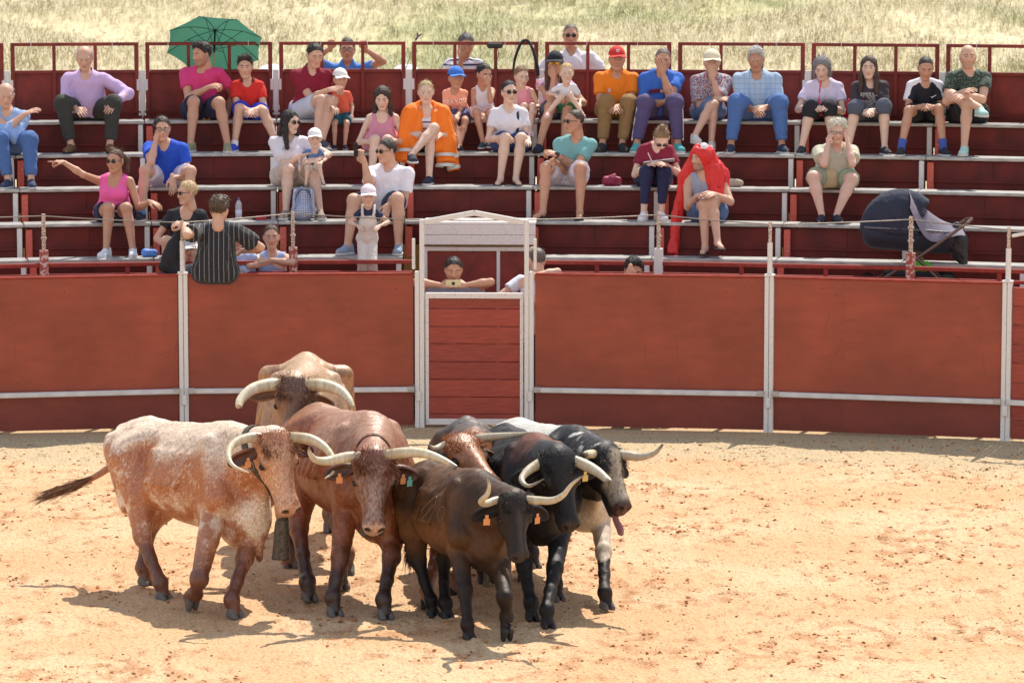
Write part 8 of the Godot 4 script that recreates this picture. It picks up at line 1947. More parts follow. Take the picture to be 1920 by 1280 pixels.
	M.skin = vmat(.55)
	M.skin.albedo_texture = noise_tex(.02, 4, false, 4.0, 256, 23, FastNoiseLite.TYPE_SIMPLEX_SMOOTH, grey(.93, 1.0))
	tri(M.skin, Vector3(2, 2, 2))
	M.cloth_n = noise_tex(.012, 4, true, 7.0, 512, 40)

func cloth(c: Color, rough := .85, tex: Texture2D = null, scale := Vector3.ONE) -> StandardMaterial3D:
	var key := "cl%s%s%s%s" % [c, rough, tex.get_instance_id() if tex else 0, scale]
	if not M.has(key):
		var m := mat(c, rough)
		m.rim_enabled = true
		m.rim = .25
		m.rim_tint = .6
		m.normal_enabled = true
		m.normal_texture = M.cloth_n
		m.normal_scale = .5
		tri(m, scale if tex else Vector3(2.2, 2.2, 2.2))
		if tex: m.albedo_texture = tex
		M[key] = m
	return M[key]

func hair_mat(c: Color) -> StandardMaterial3D:
	var key := "hair%s" % c
	if not M.has(key):
		var m := mat(c * 1.5, .5)
		m.vertex_color_use_as_albedo = true
		m.albedo_texture = M.hair_tex
		m.normal_enabled = true
		m.normal_texture = M.hair_nrm
		m.normal_scale = .8
		tri(m, Vector3(16, 2.5, 16))
		M[key] = m
	return M[key]

func person(label: String, D: Dictionary, parts_after = null) -> void:
	var s: float = D.s
	var fat: float = D.get("fat", 1.0)
	var sex: String = D.get("kind", "man")
	var fem := sex == "woman"
	var J: Dictionary = D.j
	var pel: Vector3 = J.pel
	var nk: Vector3 = J.nk
	var axis := (nk - pel).normalized()
	var X: Vector3 = (J.sh1 - J.sh0).normalized()
	var Fw := X.cross(axis).normalized()
	X = axis.cross(Fw).normalized()
	var tb := Basis(X, axis, Fw)
	var chest := pel.lerp(nk, .66)
	var belly := pel.lerp(nk, .28)
	var w: float = J.sh0.distance_to(J.sh1)
	var kid := sex == "child"
	var torso := func(B: Body, o: float) -> void:
		B.bone(J.hip0, J.hip1, (.1 * lerpf(1, fat, .7)) * s + o, (.1 * lerpf(1, fat, .7)) * s + o, .05 * s)
		B.ball(belly + Fw * (.015 + .05 * (fat - 1.0)) * s, Vector3((.132 if fem else .142) * fat * s + o, .17 * s + o, .108 * fat * s + o), .06 * s, 0, tb)
		B.ball(chest, Vector3(w * .44 + o, .165 * s + o, .108 * lerpf(1, fat, .6) * s + o), .05 * s, 0, tb)
		for k in ["sh0", "sh1"]:
			B.bone(nk - axis * .045 * s, (J[k] as Vector3).lerp(nk, .1), .05 * s + o, .047 * s + o * .8, .04 * s)
		if fem and not kid:
			for q in [-1.0, 1.0]: B.ball(chest + X * q * .068 * s - axis * .02 * s + Fw * .085 * s, Vector3.ONE * (.062 * s * lerpf(1, fat, .7) + o), .04 * s)
	var ar := .86 if fem else (.92 if kid else 1.0)
	var body_build := func() -> Array:
		var B := Body.new()
		torso.call(B, -.002)
		for k in 2:
			var sh: Vector3 = J["sh%d" % k]
			var el: Vector3 = J["el%d" % k]
			var wr: Vector3 = J["wr%d" % k]
			var f2 := ar * lerpf(1, fat, .4)
			B.bone(sh, el, .05 * s * f2, .039 * s * f2, .015 * s)
			B.bone(el, el.lerp(wr, .35), .038 * s * f2, .041 * s * f2, .015 * s)
			B.bone(el.lerp(wr, .35), wr, .04 * s * f2, .025 * s * lerpf(1, f2, .5), .02 * s)
			var hip: Vector3 = J["hip%d" % k]
			var kn: Vector3 = J["kn%d" % k]
			var an: Vector3 = J["an%d" % k]
			var f3 := lerpf(1, fat, .5)
			var cov: float = .009 * s if D.get("bottom") != null and D.bottom.get("len", .8) > 1.0 else 0.0
			B.bone(hip, kn, .088 * s * f3 - cov, .054 * s * lerpf(1, fat, .5) - cov, .02 * s)
			B.ball(kn, Vector3.ONE * (.055 * s * lerpf(1, fat, .4) - cov), .02 * s)
			B.bone(kn, kn.lerp(an, .35) - (Fw if absf(Fw.y) < .8 else Vector3.ZERO) * .012 * s, .05 * s * lerpf(1, fat, .5), .052 * s * lerpf(1, fat, .5), .02 * s)
			B.bone(kn.lerp(an, .35) - Fw * .012 * s, an, .05 * s * lerpf(1, fat, .5), .033 * s, .02 * s)
			var toe: Vector3 = J["toe%d" % k]
			B.bone(an + Vector3(0, -.03, 0) * s, an + toe * .14 * s + Vector3(0, -.055, 0) * s, .034 * s, .028 * s, .03 * s)
		var hc: Vector3 = J.hd
		B.bone(nk - axis * .02, hc + (J.hb as Basis) * Vector3(0, -.08, -.03) * s, (.052 if not fem else .044) * s, (.05 if not fem else .043) * s, .03 * s)
		return skin_mesh(B, .0175 if s > .7 else .0125, D.skin)
	var cs := 0.0152 if s > .7 else .0115
	var fold := fnoise(int(D.seed) * 13 + 5, 1.0, 2)
	fold.fractal_type = FastNoiseLite.FRACTAL_RIDGED
	var top = D.get("top")
	var jt := -1
	if top != null:
		jt = later(func() -> Array:
			var B := Body.new()
			var o: float = .013 * s + top.get("loose", 0.0)
			torso.call(B, o)
			var fr: float = top.get("sleeve", .5)
			for k in 2:
				var sh: Vector3 = J["sh%d" % k]
				var el: Vector3 = J["el%d" % k]
				var wr: Vector3 = J["wr%d" % k]
				var f2 := ar * lerpf(1, fat, .4)
				if fr <= 0.0: continue
				var e1 := sh.lerp(el, minf(fr, 1.0))
				B.bone(sh, e1, .053 * s * f2 + o * .8, .053 * s * f2 + o * (1.3 if fr < 1.0 else .5), .025 * s, 16 if fr < 1.0 else 0)
				if fr > 1.0: B.bone(el, el.lerp(wr, fr - 1.0), .05 * s * f2 + o * .5, .037 * s * f2 + o * .5, .02 * s, 16)
			if top.get("skirt", 0.0) > 0.0:
				for k in 2: B.bone(J["hip%d" % k], (J["hip%d" % k] as Vector3).lerp(J["kn%d" % k], top.skirt), .112 * s * fat, .1 * s * fat, .08 * s, 16)
			if top.get("hang", 0.0) > 0.0: B.bone(pel + axis * .05, pel - axis * top.hang, .15 * s * fat, .16 * s * fat, .05, 0, Fw, 1.25)
			if top.get("fabric") != null: (top.fabric as Callable).call(B, J)
			var deep: float = top.get("neck", 0.0)
			B.bone(nk + axis * .05 * s, nk + axis * .005 * s + Fw * (.085 + deep * .4) * s - axis * deep * s, .066 * s + deep * .12, .045 * s + deep * .2, .012, 8)
			if fr <= 0.0:
				for k in 2: B.ball((J["sh%d" % k] as Vector3) + ((J["sh%d" % k] as Vector3) - nk) * .28, Vector3(.075, .11, .1) * s, .012, 8, tb)
			if top.get("skirt", 0.0) <= 0.0 and top.get("hang", 0.0) <= 0.0: B.cuts = [[pel - axis * .045 * s, -axis]]
			elif top.get("hang", 0.0) > 0.0: B.cuts = [[pel - axis * (top.hang + .02), -axis]]
			return skin_mesh(B, cs, Color.WHITE, .0095 * s, fold, Vector3(7, 4.5, 7) / s))
	var bot = D.get("bottom")
	var jbm := -1
	if bot != null:
		jbm = later(func() -> Array:
			var B := Body.new()
			var o := .012 * s
			B.bone(J.hip0, J.hip1, .105 * lerpf(1, fat, .7) * s + o, .105 * lerpf(1, fat, .7) * s + o, .05 * s)
			B.ball(pel + axis * .05 * s + Fw * (.01 + .04 * (fat - 1)) * s, Vector3(.13 * fat, .1, .1 * fat) * s, .05 * s, 0, tb)
			var fr: float = bot.get("len", .8)
			for k in 2:
				var hip: Vector3 = J["hip%d" % k]
				var kn: Vector3 = J["kn%d" % k]
				var an: Vector3 = J["an%d" % k]
				var f3 := lerpf(1, fat, .55)
				var lo: float = bot.get("loose", .012)
				B.bone(hip, hip.lerp(kn, minf(fr, 1.0)), .09 * s * f3 + o, (lerpf(.09, .064, minf(fr, 1.0)) * f3) * s + o + (lo if fr < 1.0 else lo * .3), .03 * s if not bot.get("skirt", false) else .12 * s, 16 if fr < 1.0 else 0)
				if fr >= 1.0: B.ball(kn, Vector3.ONE * (.06 * s * lerpf(1, fat, .4) + o * .8), .03 * s)
				if fr > 1.0: B.bone(kn, kn.lerp(an, fr - 1.0), .066 * s * lerpf(1, fat, .5) + lo * .5 + o * .6, (.044 if fr > 1.6 else .055) * s + lo + .003, .03 * s, 16)
			return skin_mesh(B, cs, Color.WHITE, .0075 * s, fold, Vector3(8, 7, 8) / s))
	var jb := later(body_build)
	after.append(func() -> void:
		var t := thing("person", label, "person", D.root, 0.0, D.get("group", "spectators at the bullring"))
		var hs: float = D.get("hs", 1.0)
		var hb: Basis = J.hb
		var hx := Transform3D(hb.scaled_local(Vector3.ONE * hs), J.hd)
		var mb := MB.new()
		mb.append(made[jb], Transform3D())
		# face colours
		var skin: Color = D.skin
		var H: Array = tpl["head_" + sex]
		var hv: PackedVector3Array = H[0]
		var tint := PackedColorArray()
		var hairc: Color = D.get("hairc", col(60, 45, 35))
		var lip := skin.lerp(col(170, 70, 66), .5 if fem else .3)
		for k in hv.size():
			var q := head_tint(hv[k], fem)
			tint.append(skin if q == 0 else (lip if q == 1 else (skin.lerp(hairc, .75) if q == 2 else (skin.lerp(D.get("beardc", skin), D.get("beard", 0.0)) if q == 3 else skin.lerp(col(205, 110, 90), .18)))))
		mb.append([hv, H[1], tint, H[3]], hx)
		for k in 2:
			var hd: Array = D.get("hands", ["rest", "rest"])[k] if D.get("hands", ["rest", "rest"])[k] is Array else [D.get("hands", ["rest", "rest"])[k]]
			var wr: Vector3 = J["wr%d" % k]
			var dir: Vector3 = J["hdir%d" % k]
			var back: Vector3 = J["hback%d" % k]
			var hz := dir.normalized()
			var hy := (back - hz * back.dot(hz)).normalized()
			var hxx := hy.cross(hz)
			var B3 := Basis(hxx, hy, hz)
			if k == 1: B3 = Basis(-hxx, hy, hz)
			var hand: Array = tpl["hand_" + hd[0]]
			var hcol := PackedColorArray()
			hcol.resize(hand[0].size())
			hcol.fill(skin)
			mb.append([hand[0], hand[1], hcol, hand[3]], Transform3D(B3.scaled_local(Vector3.ONE * s * D.get("handscale", 1.0) * (.9 if fem else 1.0)), wr - hz * .004))
		obj("body", mb.mesh(), M.skin, t)
		for q in [-1.0, 1.0]: obj("eye", tpl.m_eye, M.eyeball, t, hx * Transform3D(Basis(), Vector3(q * .032, .0075, .0795)))
		if jt >= 0:
			var tm := obj(top.get("name", "shirt"), mesh_of(made[jt]), top.m, t)
			if top.get("collar", false):
				var cb := MB.new()
				for side in 2:
					cb.grid(22, 3, func(a: float, b: float) -> Vector3:
						var bb := b if side == 0 else 1.0 - b
						var an := lerpf(-2.75, 2.75, a)
						var back2 := -cos(an)
						var r := lerpf(.058, .086, bb) * (1.0 + .1 * absf(sin(an)))
						var y := lerpf(.045, .004, bb) + cos(an - 0.0) * .012 - smoothstep(1.9, 2.75, absf(an)) * .055
						return nk + (X * sin(an) * r - Fw * (cos(an) * r * .95 - .012) + axis * y) * s + (Vector3.ONE * .0))
				obj("collar", cb.mesh(), top.get("cm", top.m), tm)
		if jbm >= 0: obj(bot.get("name", "trousers"), mesh_of(made[jbm]), bot.m, t)
		if D.get("hair", "") != "": obj("hair", tpl["m_hair_" + D.hair], hair_mat(hairc), t, hx)
		if D.has("cap"):
			var cp := obj("cap", tpl.m_dome, D.cap, t, hx * Transform3D(Basis(Vector3.RIGHT, -.08), Vector3.ZERO))
			obj("peak", tpl.m_peak, D.get("peak", D.cap), cp)
		if D.get("glasses", "") != "":
			var fr := obj("glasses", tpl.m_frame, M.frame_dark, t, hx)
			obj("lens", tpl.m_lens, M["lens_" + D.glasses], fr)
		if D.has("shoe"):
			for k in 2:
				var toe: Vector3 = J["toe%d" % k]
				var zz := toe.normalized()
				var xx := Vector3.UP.cross(zz).normalized()
				var sh := obj("shoe", tpl.m_shoe, D.shoe, t, Transform3D(Basis(xx, zz.cross(xx), zz).scaled_local(Vector3.ONE * s * D.get("shoescale", 1.0)), J["an%d" % k]))
				obj("sole", tpl.m_sole, D.get("solem", M.sole_white), sh)
				if D.has("sock"):
					var sk := MB.new()
					var an: Vector3 = J["an%d" % k]
					var up := (J["kn%d" % k] as Vector3) - an
					sk.tube(PackedVector3Array([an - Vector3(0, .02, 0) * s, an + up * .1, an + up * D.get("socklen", .22)]), PackedFloat32Array([.042 * s, .043 * s, .049 * s]), 12)
					obj("sock", sk.mesh(), D.sock, t)
		if D.get("sandal", false):
			for k in 2:
				var toe: Vector3 = J["toe%d" % k]
				var zz := toe.normalized()
				var xx := Vector3.UP.cross(zz).normalized()
				var sd := obj("sandal", tpl.m_sole, D.get("solem", M.sole_dark), t, Transform3D(Basis(xx, zz.cross(xx), zz).scaled_local(Vector3(1, .8, 1) * s), (J["an%d" % k] as Vector3) - zz.cross(xx) * .012 * s))
				var stp := MB.new()
				stp.grid(10, 2, func(a: float, b: float) -> Vector3: return Vector3(cos(a * PI) * .046, -.075 + sin(a * PI) * .052, lerpf(.05, .085, b)))
				stp.grid(10, 2, func(a: float, b: float) -> Vector3: return Vector3(cos(a * PI) * .044, -.06 + sin(a * PI) * .07, lerpf(-.02, .0, b)))
				obj("strap", stp.mesh(), D.get("solem", M.sole_dark), sd)
		if D.has("more"): (D.more as Callable).call(t, D, tb, hx))
# ---------- things people wear or hold ----------
func text_on(t: Node3D, words: String, called: String, at: Vector3, basis: Basis, h: float, m: Material, depth := .012, serif := false) -> void:
	var tm := TextMesh.new()
	var f := SystemFont.new()
	f.font_names = PackedStringArray(["Droid Serif" if serif else "Droid Sans"])
	f.font_weight = 700
	tm.font = f
	tm.text = words
	tm.font_size = 32
	tm.pixel_size = h / 23.0
	tm.depth = depth
	tm.horizontal_alignment = HORIZONTAL_ALIGNMENT_CENTER
	tm.vertical_alignment = VERTICAL_ALIGNMENT_CENTER
	obj(called, tm, m, t, Transform3D(basis, at))

func chest_at(D: Dictionary, tb: Basis, up: float, side := 0.0) -> Vector3:   # on the front of the shirt
	var s: float = D.s
	var fat: float = D.get("fat", 1.0)
	var p: Vector3 = (D.j.pel as Vector3).lerp(D.j.nk, up)
	var bulge := lerpf(.115 * fat + .04 * (fat - 1.0), .115 * lerpf(1, fat, .6), clampf((up - .28) / .4, 0, 1))
	return p + tb.z * (bulge * s + .016 * s) + tb.x * side * s

func more_sea_text(t: Node3D, D: Dictionary, tb: Basis, _h: Transform3D) -> void:
	text_on(t, "SEA YOU", "lettering", chest_at(D, tb, .66), tb, .045, mat(col(255, 232, 214), .8), .02)
	var b := MB.new()
	for k in 3: b.box(Vector3(.1, .008, .012), Transform3D(tb, Vector3(.02 * (k - 1), -.03 * k, 0) + chest_at(D, tb, .46)), .002)
	obj("wave_print", b.mesh(), cloth(col(214, 150, 176)), t)

func more_slogan(t: Node3D, D: Dictionary, tb: Basis, _h: Transform3D) -> void:
	var w := ["SPREAD", "YOUR", "WINGS", "AND", "FLY"]
	for k in 5: text_on(t, w[k], "lettering", chest_at(D, tb, .74 - k * .115, -.025) + tb.z * .004, tb, .032, mat(col(206, 196, 196), .9), .022, true)
	var b := MB.new()
	for k in 9:   # the wing printed beside the words
		var a := .25 + k * .12
		b.tube(PackedVector3Array([chest_at(D, tb, .42, .075), chest_at(D, tb, .42 + .03 * k, .075 + .05 * sin(a)) + tb.z * -.006]), PackedFloat32Array([.004, .002]), 4)
	obj("wing_print", b.mesh(), cloth(col(180, 172, 172)), t)

func more_orange_jacket(t: Node3D, D: Dictionary, tb: Basis, _h: Transform3D) -> void:
	var J: Dictionary = D.j
	var m := cloth(col(255, 128, 24), .7)
	var jk: MeshInstance3D = null
	for k in 2:
		var q := -1.0 if k == 0 else 1.0
		var sh: Vector3 = J["sh%d" % k]
		var nk: Vector3 = J.nk
		var B := Body.new()
		B.bone(nk + tb.x * q * .05 - tb.z * .05, sh + tb.x * q * .02, .055, .075, .04)
		B.bone(sh + tb.x * q * .03, sh + tb.x * q * .075 + Vector3(0, -.3, .06), .075, .085, .05)
		B.bone(sh + tb.x * q * .03 + Vector3(0, -.12, .03), sh + tb.x * q * .06 + Vector3(0, -.52, .12), .07, .1, .06, 16)
		B.bone(nk + tb.x * q * .07 + tb.z * .07 - tb.y * .05, nk + tb.x * q * .11 + Vector3(0, -.4, .16), .035, .06, .05)
		B.bone(sh + tb.x * q * .06 + Vector3(0, -.05, -.02), sh + tb.x * q * .15 + Vector3(0, -.6 if k == 1 else -.5, .06), .06, .065, .04, 16)
		var r := skin_mesh(B, .014, Color.WHITE, .014, fnoise(55 + k, 1.0, 3), Vector3(11, 4, 11))
		jk = obj("jacket_side", mesh_of(r), m, t)
		for e in ([[.42, .0], [.53, .03]] if k == 1 else [[.38, .0]]):
			var st := MB.new()
			var c: Vector3 = sh + tb.x * q * (.06 + .15 * e[0]) + Vector3(0, -e[0] - .02, .05)
			st.tube(PackedVector3Array([c, c + Vector3(q * .008, -.035, .003)]), PackedFloat32Array([.074, .075]), 18, false)
			obj("reflective_band", st.mesh(), M.reflective, jk)
			var st2 := MB.new()
			var c2: Vector3 = sh + tb.x * q * .055 + Vector3(0, -e[0] + .0, .11)
			st2.tube(PackedVector3Array([c2, c2 + Vector3(0, -.035, .005)]), PackedFloat32Array([.104, .107]), 20, false)
			obj("reflective_band", st2.mesh(), M.reflective, jk)
	var cl := MB.new()
	for side in 2:
		cl.grid(20, 3, func(a: float, b: float) -> Vector3:
			var bb := b if side == 0 else 1.0 - b
			var an := lerpf(-2.4, 2.4, a)
			return (J.nk as Vector3) + tb.x * sin(an) * lerpf(.075, .115, bb) - tb.z * (cos(an) * lerpf(.07, .1, bb) - .02) + tb.y * (lerpf(.05, .0, bb) - smoothstep(1.4, 2.4, absf(an)) * .05))
	obj("jacket_collar", cl.mesh(), m, t)

func more_belt_bag(t: Node3D, D: Dictionary, tb: Basis, _h: Transform3D) -> void:
	var b := MB.new()
	b.box(Vector3(.2, .085, .05), Transform3D(tb * Basis(Vector3.BACK, -.12), chest_at(D, tb, .2, -.03) + tb.z * .03), .02)
	var bag := obj("belt_bag", b.mesh(), cloth(col(112, 108, 112)), t)
	var st := MB.new()
	st.tube(spline([chest_at(D, tb, .24, .06) + tb.z * .01, chest_at(D, tb, .5, .085) + tb.z * .004, chest_at(D, tb, .8, .09) - tb.z * .02, (D.j.nk as Vector3) + tb.x * .085], 5), PackedFloat32Array([.016, .016, .016, .016, .016, .016, .016, .016, .016, .016, .016, .016, .016, .016, .016, .016]), 6, true, PackedColorArray(), .35, tb.z)
	obj("bag_strap", st.mesh(), cloth(col(36, 40, 62)), bag)

func more_waist_bag(t: Node3D, D: Dictionary, tb: Basis, _h: Transform3D) -> void:
	var at: Vector3 = (D.j.pel as Vector3) + tb.z * .17 + tb.x * .05 + Vector3(0, .045, 0)
	var b := MB.new()
	b.box(Vector3(.17, .075, .04), Transform3D(tb * Basis(Vector3.BACK, -.05), at), .015)
	var bag := obj("waist_bag", b.mesh(), cloth(col(238, 236, 238)), t)
	text_on(bag, "FILA", "lettering", at + tb.z * .02, tb, .05, mat(col(30, 36, 84)), .008)
	var r := MB.new()
	r.box(Vector3(.17, .016, .044), Transform3D(tb * Basis(Vector3.BACK, -.05), at + Vector3(0, .044, 0)), .004)
	obj("bag_zip", r.mesh(), cloth(col(190, 40, 60)), bag)

func phone_box(t: Node3D, called: String, at: Vector3, basis: Basis, c: Color, size := Vector3(.072, .148, .009)) -> MeshInstance3D:
	return obj(called, boxm(size, .004), mat(c, .25), t, Transform3D(basis, at))

func top_phone(label: String, at: Vector3, basis: Basis, c: Color) -> MeshInstance3D:
	var o := phone_box(self, "phone", at, basis, c)
	tag(o, label, "phone")
	return o

func more_phone_ear(t: Node3D, D: Dictionary, _tb: Basis, h: Transform3D) -> void:
	top_phone("black phone held to the ear of the man in the bright blue t-shirt", t.position + h * Vector3(-.088, -.02, .02), h.basis.orthonormalized() * Basis(Vector3.UP, PI / 2) * Basis(Vector3.BACK, .25), col(28, 28, 32))

func more_phone_photo(t: Node3D, D: Dictionary, _tb: Basis, _h: Transform3D) -> void:
	var at: Vector3 = D.j.wr0 + (D.j.hdir0 as Vector3) * .1
	top_phone("dark phone raised by the man in the white polo shirt to take a picture", t.position + at + Vector3(-.035, .05, .02), Basis(Vector3.UP, 1.0) * Basis(Vector3.BACK, .08), col(40, 30, 32))

func more_gold_phone(t: Node3D, D: Dictionary, _tb: Basis, _h: Transform3D) -> void:
	var at: Vector3 = ((D.j.wr0 as Vector3) + (D.j.wr1 as Vector3)) * .5 + Vector3(0, .02, .03)
	var p := top_phone("gold phone held sideways by the man leaning on the gate", t.position + at, Basis(Vector3.BACK, PI / 2), col(222, 206, 160))
	var b := MB.new()
	b.lathe(PackedVector2Array([Vector2(.017, 0), Vector2(.017, .004), Vector2(.0, .0045)]), 16, Transform3D(Basis(Vector3.RIGHT, PI / 2), Vector3(0, .0, .0045)))
	obj("camera_lens", b.mesh(), mat(col(20, 20, 22), .2), p)

func more_cap_badge(t: Node3D, D: Dictionary, tb: Basis, h: Transform3D) -> void:
	for q in 2:
		var d := MB.new()
		d.lathe(PackedVector2Array([Vector2(.017 - q * .008, 0), Vector2(.016 - q * .008, .004 + q * .003), Vector2(0, .005 + q * .003)]), 14)
		obj("cap_badge", d.mesh(), mat(col(226, 222, 226) if q == 0 else col(60, 56, 96)), t, h * Transform3D(Basis(Vector3.RIGHT, PI / 2 - .55), Vector3(0, .098, .089)))
	var b := MB.new()
	b.box(Vector3(.03, .036, .012), Transform3D(tb, chest_at(D, tb, .62, -.075)), .003)
	obj("shirt_badge", b.mesh(), cloth(col(230, 200, 190)), t)

func more_track_stripes(t: Node3D, D: Dictionary, tb: Basis, _h: Transform3D) -> void:
	var J: Dictionary = D.j
	for k in 2:
		var q := -1.0 if k == 0 else 1.0
		for e in 2:
			var b := MB.new()
			var off := tb.x * q * .066 + Vector3(0, 0, .022 * e - .01)
			b.tube(spline([(J["hip%d" % k] as Vector3).lerp(J["kn%d" % k], .45) + tb.x * q * .105 + off * .25, (J["kn%d" % k] as Vector3) + off * 1.12, (J["kn%d" % k] as Vector3).lerp(J["an%d" % k], .5) + off * 1.0, (J["an%d" % k] as Vector3).lerp(J["kn%d" % k], .08) + off * .84], 5), PackedFloat32Array([.008, .008, .008, .008, .008, .008, .008, .008, .008, .008, .008, .008, .008, .008, .008, .008]), 6)
			obj("side_stripe", b.mesh(), cloth(col(232, 230, 236)), t)
	for q in 7:   # an arch of dark red print, too small to read, with white figures in it
		var b := MB.new()
		var e := (q - 3) * .036
		b.box(Vector3(.032, .045, .02), Transform3D(tb * Basis(Vector3.BACK, -e * 1.6), chest_at(D, tb, .6 - e * e * 2.2, e) - tb.z * absf(e) * .1), .004)
		obj("arched_print", b.mesh(), cloth(col(116, 36, 60)), t)
	text_on(t, "88", "lettering", chest_at(D, tb, .605, .012) + tb.z * .008, tb, .03, mat(col(232, 226, 232)), .02)

func more_shoulder_panels(t: Node3D, D: Dictionary, tb: Basis, _h: Transform3D) -> void:
	var J: Dictionary = D.j
	for k in 2:
		var sh: Vector3 = J["sh%d" % k]
		var el: Vector3 = J["el%d" % k]
		var B := Body.new()
		var q := -1.0 if k == 0 else 1.0
		var out := (sh - el).normalized().cross(tb.z).normalized() * -q * -1.0
		B.bone((J.nk as Vector3).lerp(sh, .35) + tb.y * .012, sh + tb.y * .016 + tb.x * q * .006, .05, .052, .02)
		B.bone(sh + tb.y * .012 + tb.x * q * .01, sh.lerp(el, .58) + tb.x * q * .018, .05, .052, .02, 16)
		obj("white_panel", mesh_of(skin_mesh(B, .012)), cloth(col(232, 230, 236)), t)
	var b := MB.new()   # a curved tick on the chest
	b.tube(PackedVector3Array([chest_at(D, tb, .66, .05), chest_at(D, tb, .62, .062), chest_at(D, tb, .7, .11)]), PackedFloat32Array([.003, .008, .003]), 5)
	obj("shirt_mark", b.mesh(), mat(col(226, 226, 230)), t)

func more_bib(t: Node3D, D: Dictionary, tb: Basis, _h: Transform3D) -> void:
	var m := cloth(col(226, 216, 206))
	var J: Dictionary = D.j
	var b := Body.new()
	b.ball((J.pel as Vector3).lerp(J.nk, .45) + tb.z * .02, Vector3(.085, .16, .085), .02, 0, tb)
	b.bone(J.pel, (J.pel as Vector3).lerp(J.nk, .4), .105, .09, .03)
	b.cuts = [[(J.pel as Vector3).lerp(J.nk, .72), tb.y]]
	obj("bib", mesh_of(skin_mesh(b, .01, Color.WHITE, .004, fnoise(3, 1.0, 2), Vector3(14, 14, 14))), m, t)
	for q in [-1.0, 1.0]:
		var s := MB.new()
		s.tube(PackedVector3Array([chest_at(D, tb, .66, q * .08) + tb.z * .012, chest_at(D, tb, .85, q * .1), (J.nk as Vector3) + tb.x * q * .06 + tb.y * .02]), PackedFloat32Array([.014, .014, .014]), 6)
		obj("shoulder_strap", s.mesh(), m, t)

func more_tattoo(t: Node3D, D: Dictionary, tb: Basis, _h: Transform3D) -> void:
	var el: Vector3 = D.j.el1
	var wr: Vector3 = D.j.wr1
	var b := MB.new()
	var r := 1.06
	b.tube(PackedVector3Array([el.lerp(wr, .1), el.lerp(wr, .4), el.lerp(wr, .78)]), PackedFloat32Array([.0475 * r, .046 * r, .036 * r]), 14, false)
	obj("tattoo", b.mesh(), M.tattoo, t)
	var w := MB.new()
	w.tube(PackedVector3Array([el.lerp(wr, .93), el.lerp(wr, .99)]), PackedFloat32Array([.035, .034]), 12, false)
	w.box(Vector3(.035, .035, .012), Transform3D(Basis(), wr + Vector3(0, .012, .03)), .004)
	obj("watch", w.mesh(), mat(col(40, 40, 42), .4), t)

func more_clipboard(t: Node3D, D: Dictionary, tb: Basis, _h: Transform3D) -> void:
	var J: Dictionary = D.j
	var at: Vector3 = t.position + ((J.kn0 as Vector3) + (J.kn1 as Vector3)) * .5 + Vector3(.04, .1, -.06)
	var bs := Basis(Vector3.BACK, .12) * Basis(Vector3.RIGHT, -.2)
	var c := MB.new()
	c.box(Vector3(.33, .006, .24), Transform3D(), .002)
	var o := obj("clipboard", c.mesh(), mat(col(190, 186, 190), .6), self, Transform3D(bs.orthonormalized(), at))
	tag(o, "clipboard with white paper on the knees of the woman in the maroon t-shirt", "clipboard")
	obj("paper", boxm(Vector3(.31, .004, .22), .001), mat(col(240, 238, 240), .9), o, Transform3D(Basis(), Vector3(0, .0055, 0)))
	var p := MB.new()
	p.tube(PackedVector3Array([Vector3(0, 0, 0), Vector3(0, .14, 0)]), PackedFloat32Array([.003, .005]), 8)
	var pen := obj("pen", p.mesh(), mat(col(232, 230, 236), .4), self, Transform3D(Basis(Vector3.BACK, .45), t.position + (J.wr0 as Vector3) + (J.hdir0 as Vector3) * .09 + Vector3(0, -.02, .02)))
	tag(pen, "white pen in the hand of the woman writing on the clipboard", "pen")

